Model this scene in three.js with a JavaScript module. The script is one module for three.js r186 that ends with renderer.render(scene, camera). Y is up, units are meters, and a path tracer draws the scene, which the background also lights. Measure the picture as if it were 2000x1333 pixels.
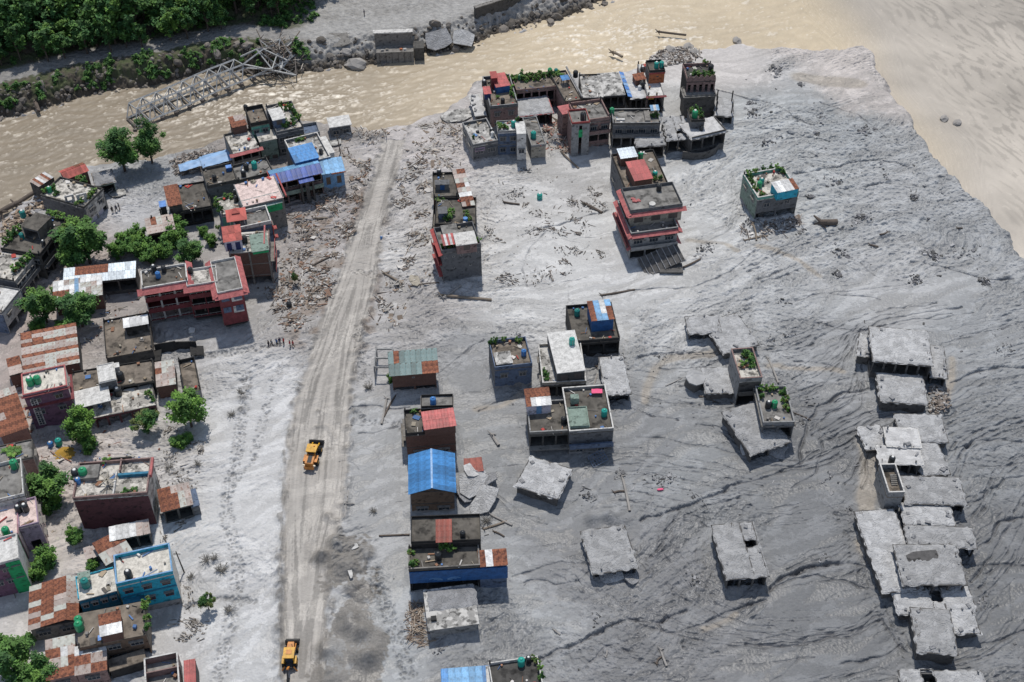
import * as THREE from 'three';
import { mergeGeometries } from 'three/addons/utils/BufferGeometryUtils.js';
import { MarchingCubes } from 'three/addons/objects/MarchingCubes.js';

// ---------- camera, sky, sun, exposure ----------
const scene = new THREE.Scene();
const camera = new THREE.PerspectiveCamera(29.86, 1024 / 682, 1, 4000);
camera.position.set(0, 180, 0);
camera.rotation.x = -44.5 * Math.PI / 180;
const sunDir = new THREE.Vector3(-0.03, Math.sin(1.13), -Math.cos(1.13)).normalize();
const SKY = 0.6;   // strength of the sky
// partly clouded monsoon sky, computed once noise() exists (see below)
const sun = new THREE.DirectionalLight(new THREE.Color(1, 0.94, 0.85), 2.95);
sun.position.copy(sunDir).multiplyScalar(400).add(new THREE.Vector3(0, 0, -200));
sun.target.position.set(0, 0, -200);
sun.castShadow = true;
sun.shadow.radius = 4;
sun.shadow.camera.left = sun.shadow.camera.bottom = -190;
sun.shadow.camera.right = sun.shadow.camera.top = 190;
sun.shadow.camera.far = 900;
sun.shadow.mapSize.set(4096, 4096);
scene.add(sun, sun.target);
const renderer = new THREE.WebGLRenderer({ antialias: true });
renderer.setSize(1024, 682);
renderer.shadowMap.enabled = true;
renderer.toneMapping = THREE.LinearToneMapping;
renderer.toneMappingExposure = 1.08;

// ---------- small helpers ----------
function rng(seed) { let a = seed >>> 0; return () => { a = (a + 0x6D2B79F5) | 0; let t = Math.imul(a ^ (a >>> 15), 1 | a); t = (t + Math.imul(t ^ (t >>> 7), 61 | t)) ^ t; return ((t ^ (t >>> 14)) >>> 0) / 4294967296; }; }
const R = rng(20210616);
const rr = (a, b) => a + (b - a) * R();
const PERM = new Uint8Array(512), GRX = new Float32Array(256), GRY = new Float32Array(256);
{ const q = rng(99); const p = [...Array(256).keys()]; for (let i = 255; i > 0; i--) { const j = Math.floor(q() * (i + 1)); [p[i], p[j]] = [p[j], p[i]]; } for (let i = 0; i < 512; i++) PERM[i] = p[i & 255]; for (let i = 0; i < 256; i++) { const t = q() * 6.28318; GRX[i] = Math.cos(t) * 1.5; GRY[i] = Math.sin(t) * 1.5; } }
function noise(x, y) {   // gradient noise, about -1 .. 1
  const fx = Math.floor(x), fy = Math.floor(y), X = fx & 255, Y = fy & 255; x -= fx; y -= fy;
  const u = x * x * x * (x * (x * 6 - 15) + 10), v = y * y * y * (y * (y * 6 - 15) + 10);
  const a = PERM[PERM[X] + Y], b = PERM[PERM[X + 1] + Y], c = PERM[PERM[X] + Y + 1], d = PERM[PERM[X + 1] + Y + 1];
  const n0 = GRX[a] * x + GRY[a] * y, n1 = GRX[b] * (x - 1) + GRY[b] * y, n2 = GRX[c] * x + GRY[c] * (y - 1), n3 = GRX[d] * (x - 1) + GRY[d] * (y - 1);
  const m = n0 + u * (n1 - n0), n = n2 + u * (n3 - n2); return m + v * (n - m);
}
const fbm = (x, y, o = 4) => { let s = 0, a = .5; for (let i = 0; i < o; i++) { s += a * noise(x, y); x = x * 2.03 + 17.1; y = y * 2.03 + 5.7; a *= .5; } return s; };
const clamp = (v, a = 0, b = 1) => v < a ? a : v > b ? b : v;
const sstep = (a, b, v) => { const t = clamp((v - a) / (b - a)); return t * t * (3 - 2 * t); };
const lerp = (a, b, t) => a + (b - a) * t;
const toS = (v) => v <= .0031308 ? v * 12.92 : 1.055 * Math.pow(v, 1 / 2.4) - .055;
const toL = (v) => v <= .04045 ? v / 12.92 : Math.pow((v + .055) / 1.055, 2.4);
// the sky: pale blue air with broken white cloud all round
{
  const W = 256, H = 128, d = new Float32Array(W * H * 4);
  for (let j = 0; j < H; j++) for (let i = 0; i < W; i++) {
    const el = (j + .5) / H * Math.PI - Math.PI / 2, az = i / W * 2 * Math.PI, y = Math.sin(el), k = Math.pow(1 - clamp(y), 3);
    let c = [lerp(.24, .64, k), lerp(.37, .72, k), lerp(.62, .81, k)];
    const s = 1 / (Math.max(y, 0) + .25), cl = sstep(-.06, .3, fbm(Math.cos(az) * Math.cos(el) * s * 1.3 + 20, Math.sin(az) * Math.cos(el) * s * 1.3 + 7, 5)) * .85;
    c = c.map((v, n) => lerp(v, [.94, .93, .92][n], cl));
    if (y < 0) c = [.34, .34, .34];
    const o = (j * W + i) * 4; d[o] = c[0]; d[o + 1] = c[1]; d[o + 2] = c[2]; d[o + 3] = 1;
  }
  const t = new THREE.DataTexture(d, W, H, THREE.RGBAFormat, THREE.FloatType); t.mapping = THREE.EquirectangularReflectionMapping; t.magFilter = t.minFilter = THREE.LinearFilter; t.wrapS = THREE.RepeatWrapping; t.needsUpdate = true;
  scene.background = t; scene.environment = t; scene.backgroundIntensity = scene.environmentIntensity = SKY;
}
const used = {};
function numbered(n) { if (!used[n]) { used[n] = 1; return n; } return n + '_' + String(used[n]++).padStart(3, '0'); }
function tag(o, label, category, group, kind) { if (label) o.userData.label = label; if (category) o.userData.category = category; if (group) o.userData.group = group; if (kind) o.userData.kind = kind; return o; }
function mesh(name, g, m, parent) { const o = new THREE.Mesh(g, m); o.name = parent ? name : numbered(name); o.castShadow = o.receiveShadow = true; (parent || scene).add(o); return o; }
function thing(name, label, category, x, y, z, turn = 0, group) { const o = new THREE.Group(); o.name = numbered(name); o.position.set(x, y, z); o.rotation.y = turn; scene.add(o); return tag(o, label, category, group); }
function copy(o, label, x, y, z, turn = 0, s = 1, group) { const c = o.clone(); c.name = numbered(o.name.replace(/_\d{3}$/, '')); c.userData = { ...o.userData }; scene.add(c); c.position.set(x, y, z); c.rotation.y = turn; if (Array.isArray(s)) c.scale.set(...s); else c.scale.setScalar(s); if (label) c.userData.label = label; if (group) c.userData.group = group; return c; }

// ---------- the ground: mud flat, cleared road, banks ----------
const GX0 = -152, GZ0 = -352, GW = 304, GD = 260, RN = 1792;   // mapped area in metres, raster size
const nearBank = [[-135.75,-200.15],[-123.83,-210.04],[-114.15,-222.62],[-111.08,-228.11],[-108.17,-232.41],[-105.79,-236.82],[-101.7,-241.91],[-94.88,-243.5],[-87.93,-244.7],[-81.16,-247.12],[-74.79,-248.75],[-69.88,-253.72],[-66.36,-261.4],[-60.7,-265.78],[-55.53,-264.9],[-51.09,-261.4],[-46.15,-259.67],[-38.53,-258.17],[-31.62,-257.1],[-25.52,-258.81],[-21.33,-262.27],[-16.91,-264.9],[-12.17,-271.61],[-9.36,-278.07],[0,-280.42],[13.1,-281.84],[23.54,-280.89],[29.55,-282.79],[33.77,-286.65],[38.22,-292.54],[43.05,-294.04],[49.62,-292.54],[60.66,-295.05],[75.13,-292.79],[85.91,-293.04],[92.75,-295.05],[94.37,-291.06],[94.19,-282.32],[95.36,-272.98],[97.12,-265.78],[98.42,-253.72],[100.65,-243.5],[103.07,-236.82],[104.81,-230.72],[107.5,-225.53],[108.97,-219.58],[109.57,-212.43],[110.7,-206.69],[111.23,-193.83],[111.08,-173.29],[111.06,-152.42]];
const farBank = [[-153.14,-247.94],[-136.17,-255.83],[-125.38,-261.4],[-118.68,-264.46],[-114.14,-266.44],[-107.6,-270.93],[-99.24,-273.66],[-90.72,-276.19],[-85.19,-277.82],[-78.48,-280.4],[-71.07,-283.26],[-62.85,-280.88],[-55.05,-281.35],[-47.46,-283.97],[-39.61,-284.69],[-33.14,-286.63],[-26.65,-289.06],[-20.06,-290.78],[-12.75,-292.52],[-8.91,-295.02],[-6.79,-298.05],[0,-301.65],[8.27,-305.29],[16.73,-310.6],[23.94,-315.47],[28.35,-318.78],[34.52,-326.09],[44.3,-339.57],[61.95,-364.82]];
const river = [...nearBank, [420, -110], [420, -480], [260, -480], ...farBank.slice().reverse()];
function segDist(x, z, P, closed) { let m = 1e9; const n = P.length; for (let i = 0; i < (closed ? n : n - 1); i++) { const a = P[i], b = P[(i + 1) % n], dx = b[0] - a[0], dz = b[1] - a[1]; const t = clamp(((x - a[0]) * dx + (z - a[1]) * dz) / (dx * dx + dz * dz)); const ex = x - a[0] - t * dx, ez = z - a[1] - t * dz; const q = ex * ex + ez * ez; if (q < m) m = q; } return Math.sqrt(m); }
function inside(x, z, P) { let c = false; for (let i = 0, j = P.length - 1; i < P.length; j = i++) if ((P[i][1] > z) !== (P[j][1] > z) && x < (P[j][0] - P[i][0]) * (z - P[i][1]) / (P[j][1] - P[i][1]) + P[i][0]) c = !c; return c; }
const CN = 260; const sdf = new Float32Array(CN * CN), farD = new Float32Array(CN * CN);   // coarse fields
for (let j = 0; j < CN; j++) for (let i = 0; i < CN; i++) {
  const x = GX0 + GW * i / (CN - 1), z = GZ0 + GD * j / (CN - 1);
  const d = segDist(x, z, river, true), isIn = inside(x, z, river);
  sdf[j * CN + i] = isIn ? d : -d;
  const df = segDist(x, z, farBank, false), dn = segDist(x, z, nearBank, false);
  farD[j * CN + i] = !isIn && df < dn ? df : -1;
}
function bil(A, n, u, v) { u = clamp(u, 0, .99999) * (n - 1); v = clamp(v, 0, .99999) * (n - 1); const i = u | 0, j = v | 0, a = u - i, b = v - j, k = j * n + i; return (A[k] * (1 - a) + A[k + 1] * a) * (1 - b) + (A[k + n] * (1 - a) + A[k + n + 1] * a) * b; }
const sdAt = (x, z) => bil(sdf, CN, (x - GX0) / GW, (z - GZ0) / GD);
const farAt = (x, z) => bil(farD, CN, (x - GX0) / GW, (z - GZ0) / GD);

// lines and heaps pressed into the mud, kept in a raster
const gash = new Float32Array(RN * RN), cut = new Float32Array(RN * RN), wet = new Float32Array(RN * RN), tread = new Float32Array(RN * RN);  // wet: dark rill colour, damp silt with painted furrow shade
const ci = (x) => (x - GX0) / GW * RN, cj = (z) => (z - GZ0) / GD * RN;
function blob(A, x, z, r, v, rz = r, turn = 0) { const i0 = Math.max(0, Math.floor(ci(x - Math.max(r, rz)))), i1 = Math.min(RN - 1, Math.ceil(ci(x + Math.max(r, rz)))), j0 = Math.max(0, Math.floor(cj(z - Math.max(r, rz)))), j1 = Math.min(RN - 1, Math.ceil(cj(z + Math.max(r, rz)))); const c = Math.cos(turn), s = Math.sin(turn); for (let j = j0; j <= j1; j++) for (let i = i0; i <= i1; i++) { const dx = GX0 + (i + .5) / RN * GW - x, dz = GZ0 + (j + .5) / RN * GD - z; const a = (dx * c + dz * s) / r, b = (-dx * s + dz * c) / rz, q = a * a + b * b; if (q < 1) A[j * RN + i] += v * (1 - q) * (1 - q); } }
function walk(P, step, fn) { for (let k = 0; k < P.length - 1; k++) { const a = P[k], b = P[k + 1], l = Math.hypot(b[0] - a[0], b[1] - a[1]), n = Math.max(1, Math.round(l / step)); for (let i = 0; i < n; i++) { const t = i / n; fn(lerp(a[0], b[0], t), lerp(a[1], b[1], t), Math.atan2(b[1] - a[1], b[0] - a[0])); } } }
function smooth(P, n = 3) { for (let k = 0; k < n; k++) { const o = [P[0]]; for (let i = 0; i < P.length - 1; i++) { const a = P[i], b = P[i + 1]; o.push([a[0] * .75 + b[0] * .25, a[1] * .75 + b[1] * .25], [a[0] * .25 + b[0] * .75, a[1] * .25 + b[1] * .75]); } o.push(P[P.length - 1]); P = o; } return P; }
function rill(P, w, depth, wetShade = .6) { const s = R() * 99; walk(smooth(P), .12, (x, z) => { const n = .5 + .7 * Math.abs(noise(x * .35 + s, z * .35)); const ox = .5 * noise(x * .3 + s, z * .3 + 9), oz = .5 * noise(x * .3 + 31, z * .3 + s); blob(cut, x + ox, z + oz, w * n * 1.7, -depth * .3 * n); blob(wet, x + ox, z + oz, w * n * .95, wetShade * .5); blob(gash, x + ox, z + oz, w * n * 1.1, .45); blob(cut, x + ox, z + oz - w * 1.5, w * n * 1.4, depth * .12); }); }
const rills = [
  [[[0.4,-106.33],[3.27,-109.36],[7.01,-112.35],[10.75,-112.92],[14.2,-115.8],[17.64,-117.55],[20.61,-117.94],[23.66,-117.16],[26.13,-118.54],[28.73,-119.33]], .35, .5],
  [[[23.66,-117.16],[25.83,-115.22],[28.81,-115.8],[31.94,-117.75],[37.26,-119.92],[42.63,-121.93]], .3, .35], [[[12.27,-109.82],[13.58,-111.69],[15.71,-112.92],[18.66,-113.87],[21.6,-114.35]], .25, .3],
  [[[22.47,-138.1],[29.9,-140.7],[34.68,-143],[40.6,-146.51]], .4, .5], [[[40.6,-146.51],[46.3,-147.7],[52.43,-151.31],[56.71,-154.38]], .3, .3],
  [[[52.43,-151.31],[54.48,-158.15],[56.73,-163.04],[60.88,-167.27],[65.18,-169.29],[69.77,-169.97]], .35, .45], [[[60.52,-165.27],[63.95,-167.94],[69.05,-168.88]], .25, .3], [[[57.79,-160.7],[57.27,-154.38],[55.58,-148.89],[50.56,-145.33]], .25, .3],
  [[[50.88,-179.76],[53.82,-179.04],[56.57,-177.19],[62.53,-176.62],[65.3,-175.22]], .25, .3], [[[54.99,-167.27],[59.49,-170.65],[64.83,-172.71]], .22, .25],
  [[[25.34,-178.33],[29.51,-179.76],[34.6,-179.76],[37.68,-180.05]], .3, .3], [[[54.77,-165.94],[57.17,-168.61],[63.96,-173.4],[69.09,-174.1]], .2, .25],
  [[[85.01,-171.61],[87.84,-172.99],[93.5,-175.5],[100.69,-176.06]], .35, .4], [[[80.81,-154.38],[84.43,-155.63],[87.77,-157.51],[95.15,-156.63]], .3, .4], [[[80.53,-151.31],[84.27,-151.31],[88.62,-150.1],[93.63,-151.31]], .28, .35], [[[80.48,-141.85],[83.51,-143],[88.8,-147.34],[92.77,-148.29]], .3, .35], [[[80.29,-132.38],[83.67,-135.1],[86.21,-137.88],[90.12,-139]], .35, .4],
  [[[79.18,-128.11],[82.81,-128.64],[87.08,-128.32]], .35, .4], [[[42.84,-123.45],[46.83,-127.06],[51.43,-128.64],[55.92,-129.38],[60.08,-128.32]], .4, .5], [[[43.34,-123.96],[48.48,-126.54],[53.62,-126.23],[60.08,-123.96]], .3, .35], [[[62.84,-112.92],[60.83,-111.22],[57.35,-110.29],[52.27,-109.36]], .3, .3], [[[74.68,-112.35],[78.03,-114.07],[80.57,-114.26],[83.5,-115.8]], .3, .35],
  [[[85.58,-207.67],[90.75,-206.33],[94.71,-204.68],[97.47,-202.72],[102.53,-201.42],[106.99,-201.9]], .35, .5], [[[65.59,-212.75],[71.62,-209.35],[75.37,-206],[77.81,-201.9]], .25, .3], [[[58.84,-194.74],[64.1,-197.57],[70.42,-197.1],[76.5,-195.52]], .28, .35], [[[61.52,-188.6],[65.42,-187.1],[70.32,-185.6],[75.96,-187.85]], .28, .35],
  [[[2.24,-216.21],[5.65,-218.85],[10.18,-219.74],[17.13,-223.32],[21.79,-225.14]], .3, .35], [[[19.74,-197.1],[24.61,-198.21],[30.04,-199.17],[35.36,-198.69],[43.17,-201.42],[48.06,-206],[53.17,-211.38]], .3, .3], [[[3.22,-199.49],[2.18,-206],[3.89,-212.75],[7.89,-217.97]], .25, .25],
  [[[0,-126.02],[3.47,-127.59],[6.99,-129.17],[9.61,-129.38],[13.05,-128.11]], .25, .3], [[[1.72,-124.99],[5.19,-126.23],[7.31,-124.47],[10.33,-124.99],[13.01,-127.06]], .25, .3], [[[23.66,-130.23],[26.56,-133.46],[27.74,-136.76],[32.44,-139],[34.84,-136.21]], .25, .3],
  [[[23.37,-157.51],[27.72,-158.15],[31.36,-156.25],[36.93,-155],[41.51,-153.76]], .25, .3], [[[26.75,-135.65],[30.7,-139.57],[36.37,-141.85],[41.07,-143]], .25, .3], [[[-25.13,-190.12],[-20.77,-187.1],[-17.51,-184.12]], .2, .2], [[[-31.18,-164.61],[-27.39,-165.94],[-23.38,-164.61],[-19.52,-165.14]], .35, .25], [[[-28.68,-158.15],[-24.9,-158.78],[-20.23,-160.7]], .25, .2],
  [[[51.37,-273.22],[57.35,-269.81],[64.67,-267.56],[69.78,-259.88],[74.22,-256.67]], .4, .35], [[[59.37,-256.67],[65.4,-255.61],[71.05,-252.46],[79.24,-250.39]], .35, .3], [[[76.08,-267.56],[83.06,-264.24],[87.01,-258.81],[89.42,-252.46]], .3, .3], [[[65.16,-238.35],[73.8,-240.31],[84.11,-244.29],[93.06,-241.3]], .35, .35], [[[74.77,-232.59],[82.08,-234.11],[86.93,-234.88]], .3, .35], [[[-49.75,-140.13],[-51.39,-144.75],[-50.66,-151.92],[-50.85,-159.42]], .2, .15],
];
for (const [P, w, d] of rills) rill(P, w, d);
for (let k = 0; k < 380; k++) {   // short loose rills over the flat, running with the mud
  const x = rr(-34, 128), z = rr(-288, -98); if (sdAt(x, z) > -3) continue;
  let a = .35 + .9 * noise(x * .02 + 50, z * .02); const l = rr(3, 17), bend = rr(-.5, .5), P = []; let px0 = x, pz0 = z; for (let i = 0; i < 6; i++) { P.push([px0, pz0]); px0 += Math.cos(a) * l / 5; pz0 -= Math.sin(a) * l / 5; a += bend * .5 + rr(-.3, .3); }
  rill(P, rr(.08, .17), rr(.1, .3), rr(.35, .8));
}
const roadMask0 = (x, z) => x < lerp(-24, -31, clamp((z + 240) / 142)) + 1 && x > -46;
// long bundles of flow lines: they follow one drift of the mud and part round the buildings
const blocks = [[39.13,-129.84],[16.52,-129.84],[5.69,-146.64],[68.21,-127.73],[73.28,-150.23],[75.95,-170.79],[77.29,-179.19],[45.73,-173.55],[49.05,-158.92],[14.45,-162.78],[6.26,-162.78],[10.57,-177.76],[0,-176.34],[30.21,-217.29],[58.11,-224.46],[-13.66,-144.3],[-12.95,-127.73],[-10.05,-118.59],[69.74,-119.58],[67.94,-113.75],[76.22,-143.14],[41.08,-185.02]];
const drift0 = (x, z) => { let a = .3 + 1.5 * noise(x * .011 + 50, z * .011) + .6 * noise(x * .034, z * .034 + 9), dx = Math.cos(a), dz = -Math.sin(a); for (const [bx, bz] of blocks) { const ex = x - bx, ez = z - bz, r = Math.hypot(ex, ez); if (r < 14) { const k = 1.6 * (1 - r / 14), s = dx * -ez + dz * ex > 0 ? 1 : -1; dx += k * s * -ez / r + .5 * k * ex / r; dz += k * s * ex / r + .5 * k * ez / r; } } const m = Math.hypot(dx, dz); return [dx / m, dz / m]; };
for (let b = 0; b < 210; b++) { const x = b % 3 ? rr(0, 110) : rr(-22, 126), z = b % 3 ? rr(-190, -98) : rr(-262, -98); if (sdAt(x, z) > -4) continue; const n = 1 + Math.floor(R() * 5), len = rr(10, 55), w0 = rr(.09, .28);
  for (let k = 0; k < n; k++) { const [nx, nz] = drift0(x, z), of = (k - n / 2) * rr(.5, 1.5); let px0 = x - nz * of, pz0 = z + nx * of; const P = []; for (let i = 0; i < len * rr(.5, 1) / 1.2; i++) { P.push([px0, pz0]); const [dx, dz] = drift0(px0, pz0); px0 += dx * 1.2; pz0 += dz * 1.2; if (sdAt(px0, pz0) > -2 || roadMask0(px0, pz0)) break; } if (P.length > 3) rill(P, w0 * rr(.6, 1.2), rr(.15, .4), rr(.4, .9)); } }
const silt = new Float32Array(RN * RN);   // thin sheets of brown silt left by the last trickles
for (const [P, w] of [[[[25.68,-166.6],[26.48,-172.02],[29.3,-177.19],[35.58,-179.47],[42.74,-179.76]], 1.5], [[[50.35,-176.06],[56.3,-175.5],[60.32,-175.5],[65.19,-174.66]], 1.1], [[[53.31,-212.4],[57.55,-211.04],[61.44,-207.67],[64.98,-202.72]], 1.2], [[[30.94,-116.19],[34.43,-117.45],[37.2,-119.43]], .9], [[[48.7,-211.04],[44.66,-214.47],[37.96,-214.47]], 1], [[[83.79,-168.61],[85.98,-172.71],[86.95,-178.33]], 1.3], [[[-6.82,-164.61],[-0.98,-165.94],[2.96,-168.61]], 1.2], [[[72.84,-279.02],[80.23,-276.68],[89.06,-275.52]], 3], [[[65.95,-158.15],[64.23,-144.75],[60.67,-131.3]], 2.2]]) walk(smooth(P), .3, (x, z) => blob(silt, x + .6 * noise(x * .2, z * .2), z + .6 * noise(x * .2 + 9, z * .2), w * rr(.6, 1.3), .35));
for (const [x, z, r, h] of [
  [-31.54,-130.23, 3, .9], [-29.56,-132.38, 4, 1.1], [-27.07,-129.17, 4, 1], [-28.57,-126.54, 4.5, .9], [-25.75,-123.96, 4, .8], [-28.23,-118.44, 4, .9], [-25.95,-116.48, 4, 1], [-24.74,-112.16, 5, 1.2], [-27.86,-110.29, 4.5, 1], [-22.72,-112.64, 4, .8], [-25.15,-107.52, 5, 1],
  [-32.44,-139, 2, .5], [-31.48,-179.04, 2, .6], [-36.05,-164.61, 1.6, .5], [-52.24,-168.61, 2.5, .7], [-52.12,-164.61, 2, .5], [54.31,-219.74, 3, .6],
  [16.75,-136.45, 4.5, 1.1], [17.89,-137.56, 3.5, .9], [15.64,-137.34, 3.5, .8], [-38.16,-254.56, 4, .8], [-31.93,-253.51, 3, .8], [-36.66,-251.42, 3, .5], [32.77,-206, 3, .5], [80.83,-168.61, 3, .9], [81.35,-164.61, 3, .7], [-29.4,-252.46, 3, .5], [13.91,-266.45, 4, .8], [9.19,-252.46, 5, 1.2], [11.52,-248.34, 4, 1], [7.39,-254.56, 4, 1.2]]) { for (let k = 0; k < 7; k++) blob(cut, x + rr(-.6, .6) * r, z + rr(-.6, .6) * r, r * rr(.35, .8), h * rr(.2, .55), r * rr(.35, .8)); }
// foot trails: trodden hollows
for (const [P, wd, n] of [[[[-52.17,-173.4],[-51.16,-169.29],[-51.05,-160.7],[-50.47,-151.92],[-50.93,-145.92],[-50.83,-140.13],[-48.69,-134.55],[-46.8,-129.7],[-46.18,-123.96],[-46,-118.93],[-46.48,-114.07],[-46.46,-106.33]], 1.1, 6], [[[-45.53,-176.2],[-46.51,-169.97],[-46.77,-164.61],[-47.31,-158.15],[-47.55,-153.15]], .8, 3], [[[-47.08,-153.15],[-48.42,-149.49],[-50.19,-145.92]], .4, 3], [[[-62.45,-179.04],[-56.93,-179.47],[-51.04,-180.91],[-46.63,-182.37]], .8, 7], [[[-23.93,-128.11],[-21.81,-122.94],[-19.77,-117.94],[-18.2,-113.11],[-16.16,-106.33]], 1.3, 7], [[[-53.86,-120.42],[-51.15,-121.93],[-46.92,-122.13],[-42.55,-121.42]], .4, 4], [[[-30.2,-164.61],[-26.97,-160.7],[-23.2,-162],[-20.15,-159.42]], .6, 3], [[[-31.15,-187.1],[-30.02,-179.76],[-27.71,-169.97]], 1, 3], [[[-33.72,-204.35],[-25.99,-202.72],[-19.41,-201.09],[-14.91,-196.31]], 1, 3], [[[-7.92,-219.74],[-7.23,-212.75],[-5.46,-206]], .8, 4]])
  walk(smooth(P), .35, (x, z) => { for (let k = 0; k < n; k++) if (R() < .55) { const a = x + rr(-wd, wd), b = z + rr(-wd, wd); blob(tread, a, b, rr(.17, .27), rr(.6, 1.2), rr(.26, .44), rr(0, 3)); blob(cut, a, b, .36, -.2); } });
// wheel ruts of the cleared road
for (const [P, w, d] of [[[[-36.12,-106.33],[-38.86,-129.17],[-39.8,-140.13]], .35, -.35], [[[-32.81,-106.33],[-34.01,-118.93],[-35.17,-131.3],[-36.06,-144.75]], .3, -.18], [[[-34.99,-106.33],[-36.36,-120.92],[-37.19,-133.46],[-37.25,-147.1]], .3, -.18], [[[-39.58,-169.97],[-36.78,-181.2],[-33.01,-196.31],[-31.04,-214.47],[-28.57,-240.31],[-27.55,-254.14]], .3, -.14], [[[-35.62,-169.97],[-33.71,-181.2],[-31.3,-196.31],[-29.59,-214.47],[-27.38,-240.31],[-26.32,-254.14]], .3, -.14], [[[-36.46,-159.42],[-34.77,-171.33],[-34.6,-179.76],[-32.73,-193.19]], .3, -.12], [[[-37.52,-151.92],[-34.49,-141.27],[-35.17,-131.3],[-34.67,-120.92]], .3, -.14], [[[-34.28,-156.88],[-32.36,-151.92],[-31.88,-142.42],[-33.2,-133.46]], .35, -.2], [[[-37.01,-160.06],[-34.67,-160.7],[-32.85,-156.88]], .5, .25], [[[-36.52,-106.33],[-38.66,-120.92],[-40.52,-140.13],[-41.96,-154.38]], .45, .28]])
  walk(smooth(P), .15, (x, z) => blob(cut, x + .25 * noise(x * .2, z * .2 + 4), z, w * rr(.8, 1.3), d * .35));
walk(smooth([[-36.45,-103.91],[-38.23,-118.93],[-40.52,-140.13],[-41.58,-154.38],[-41.36,-169.97],[-39.93,-178.33],[-38.48,-191.64],[-36.19,-205.17],[-34.92,-217.97],[-33.14,-230.7],[-31.72,-244.29],[-30.8,-254.98]]), .5, (x, z) => { if (R() < .75) blob(cut, x + rr(-.9, .6), z + rr(-.4, .4), rr(.35, 1.1), rr(.1, .42), rr(.5, 1.5)); });
walk(smooth([[-25.13,-257.1],[-26.07,-244.29],[-27.45,-232.59],[-28.29,-219.74],[-28.73,-206],[-29.01,-195.52],[-30.2,-185.6],[-30.76,-175.5],[-30.79,-164.61],[-30.3,-151.92],[-29.83,-141.85],[-30.77,-131.3],[-30.38,-118.93],[-29.64,-103.91]]), .5, (x, z) => { if (R() < .75) blob(cut, x + rr(-.6, .9), z + rr(-.4, .4), rr(.35, 1.2), rr(.1, .45), rr(.5, 1.5)); });
for (let k = 0; k < 420; k++) { const z = rr(-240, -98), t = (z + 240) / 142; const x = lerp(-27, -33, t) + rr(-9, 9); blob(cut, x, z, rr(.2, .7), rr(-.1, .14), rr(.3, 1.6)); }
// stamped tints: [x, z, radius, r, g, b] seen colours of the mud, mixed by nearness over a warped plane
const tints = [
  [-52.45,-169.97, 205, 205, 209], [-46.9,-151.92, 203, 203, 207], [-48.87,-134.55, 207, 207, 210], [-47.01,-112.16, 200, 201, 206], [-41.2,-123.96, 196, 196, 200], [-24.85,-158.15, 172, 173, 178], [-23.52,-140.13, 168, 169, 174], [-19.09,-114.07, 172, 175, 183], [-28.38,-178.33, 172, 170, 170], [-21.12,-193.19, 170, 166, 163],
  [-25.01,-221.52, 190, 186, 182], [-26.45,-209.35, 205, 203, 201], [-18.46,-254.56, 194, 187, 181], [-39.6,-219.74, 168, 161, 155], [-42.23,-193.19, 166, 162, 158], [0,-226.98, 200, 198, 196], [9.52,-240.31, 184, 182, 180], [11.17,-214.47, 207, 207, 208], [5.37,-199.49, 198, 198, 200], [31.41,-190.12, 190, 191, 195], [44.46,-212.75, 196, 197, 200], [27.08,-202.72, 200, 200, 203], [16.97,-219.74, 204, 204, 205], [51.54,-199.49, 190, 191, 195], [43.78,-226.98, 196, 197, 200],
  [70.75,-236.41, 178, 181, 187], [62.46,-260.96, 182, 185, 191], [80.4,-256.67, 162, 166, 175], [73.54,-267.56, 162, 166, 175], [82.8,-283.77, 205, 196, 184], [55.63,-287.39, 205, 199, 192], [89.21,-269.81, 190, 182, 172], [86.42,-226.98, 172, 174, 181], [95.75,-217.97, 164, 167, 176], [80.88,-201.09, 175, 176, 181], [93.08,-185.6, 155, 158, 167], [58.07,-193.19, 172, 174, 180], [65.92,-184.12, 152, 154, 162],
  [23.9,-158.15, 137, 139, 147], [32.47,-148.29, 148, 151, 159], [8.73,-129.17, 136, 137, 144], [25.75,-123.96, 132, 133, 140], [54.27,-140.13, 128, 130, 138], [50.64,-118.93, 124, 126, 134], [89.12,-151.92, 136, 139, 148], [82.95,-129.17, 122, 124, 132], [24.58,-110.29, 130, 131, 138], [0,-114.07, 142, 144, 152], [-9.56,-158.15, 150, 152, 158], [-3.64,-142.42, 140, 142, 149], [-1.98,-169.97, 152, 153, 159], [53.33,-156.88, 122, 124, 132], [2.57,-122.94, 170, 173, 181], [25.73,-169.97, 160, 162, 168], [38.97,-164.61, 138, 140, 147],
  [-100.94,-184.12, 180, 166, 150], [-100.94,-199.49, 178, 164, 148], [-82.57,-148.29, 196, 183, 166], [-79.97,-134.55, 202, 193, 180], [-66.16,-154.38, 192, 188, 182], [-88.72,-226.98, 190, 190, 197], [-82.54,-236.41, 160, 162, 170], [-64.12,-185.6, 165, 163, 163], [-81.32,-116.97, 202, 197, 190], [-55.62,-114.07, 192, 190, 190], [-79.85,-196.31, 160, 152, 142], [-61.89,-240.31, 150, 142, 130],
];
const churn = [[-30.23,-130.23, 3.5], [-28.14,-131.3, 4], [-28.62,-127.06, 4], [-25.32,-123.96, 4], [-26.97,-128.11, 4], [-26.34,-120.92, 3.5], [-24.98,-115.03, 4.5], [-21.48,-112.64, 3], [-24.58,-110.29, 4.5], [-25.07,-106.61, 5], [-28.13,-117.45, 2.5], [-28.71,-106.61, 4]];
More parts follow.
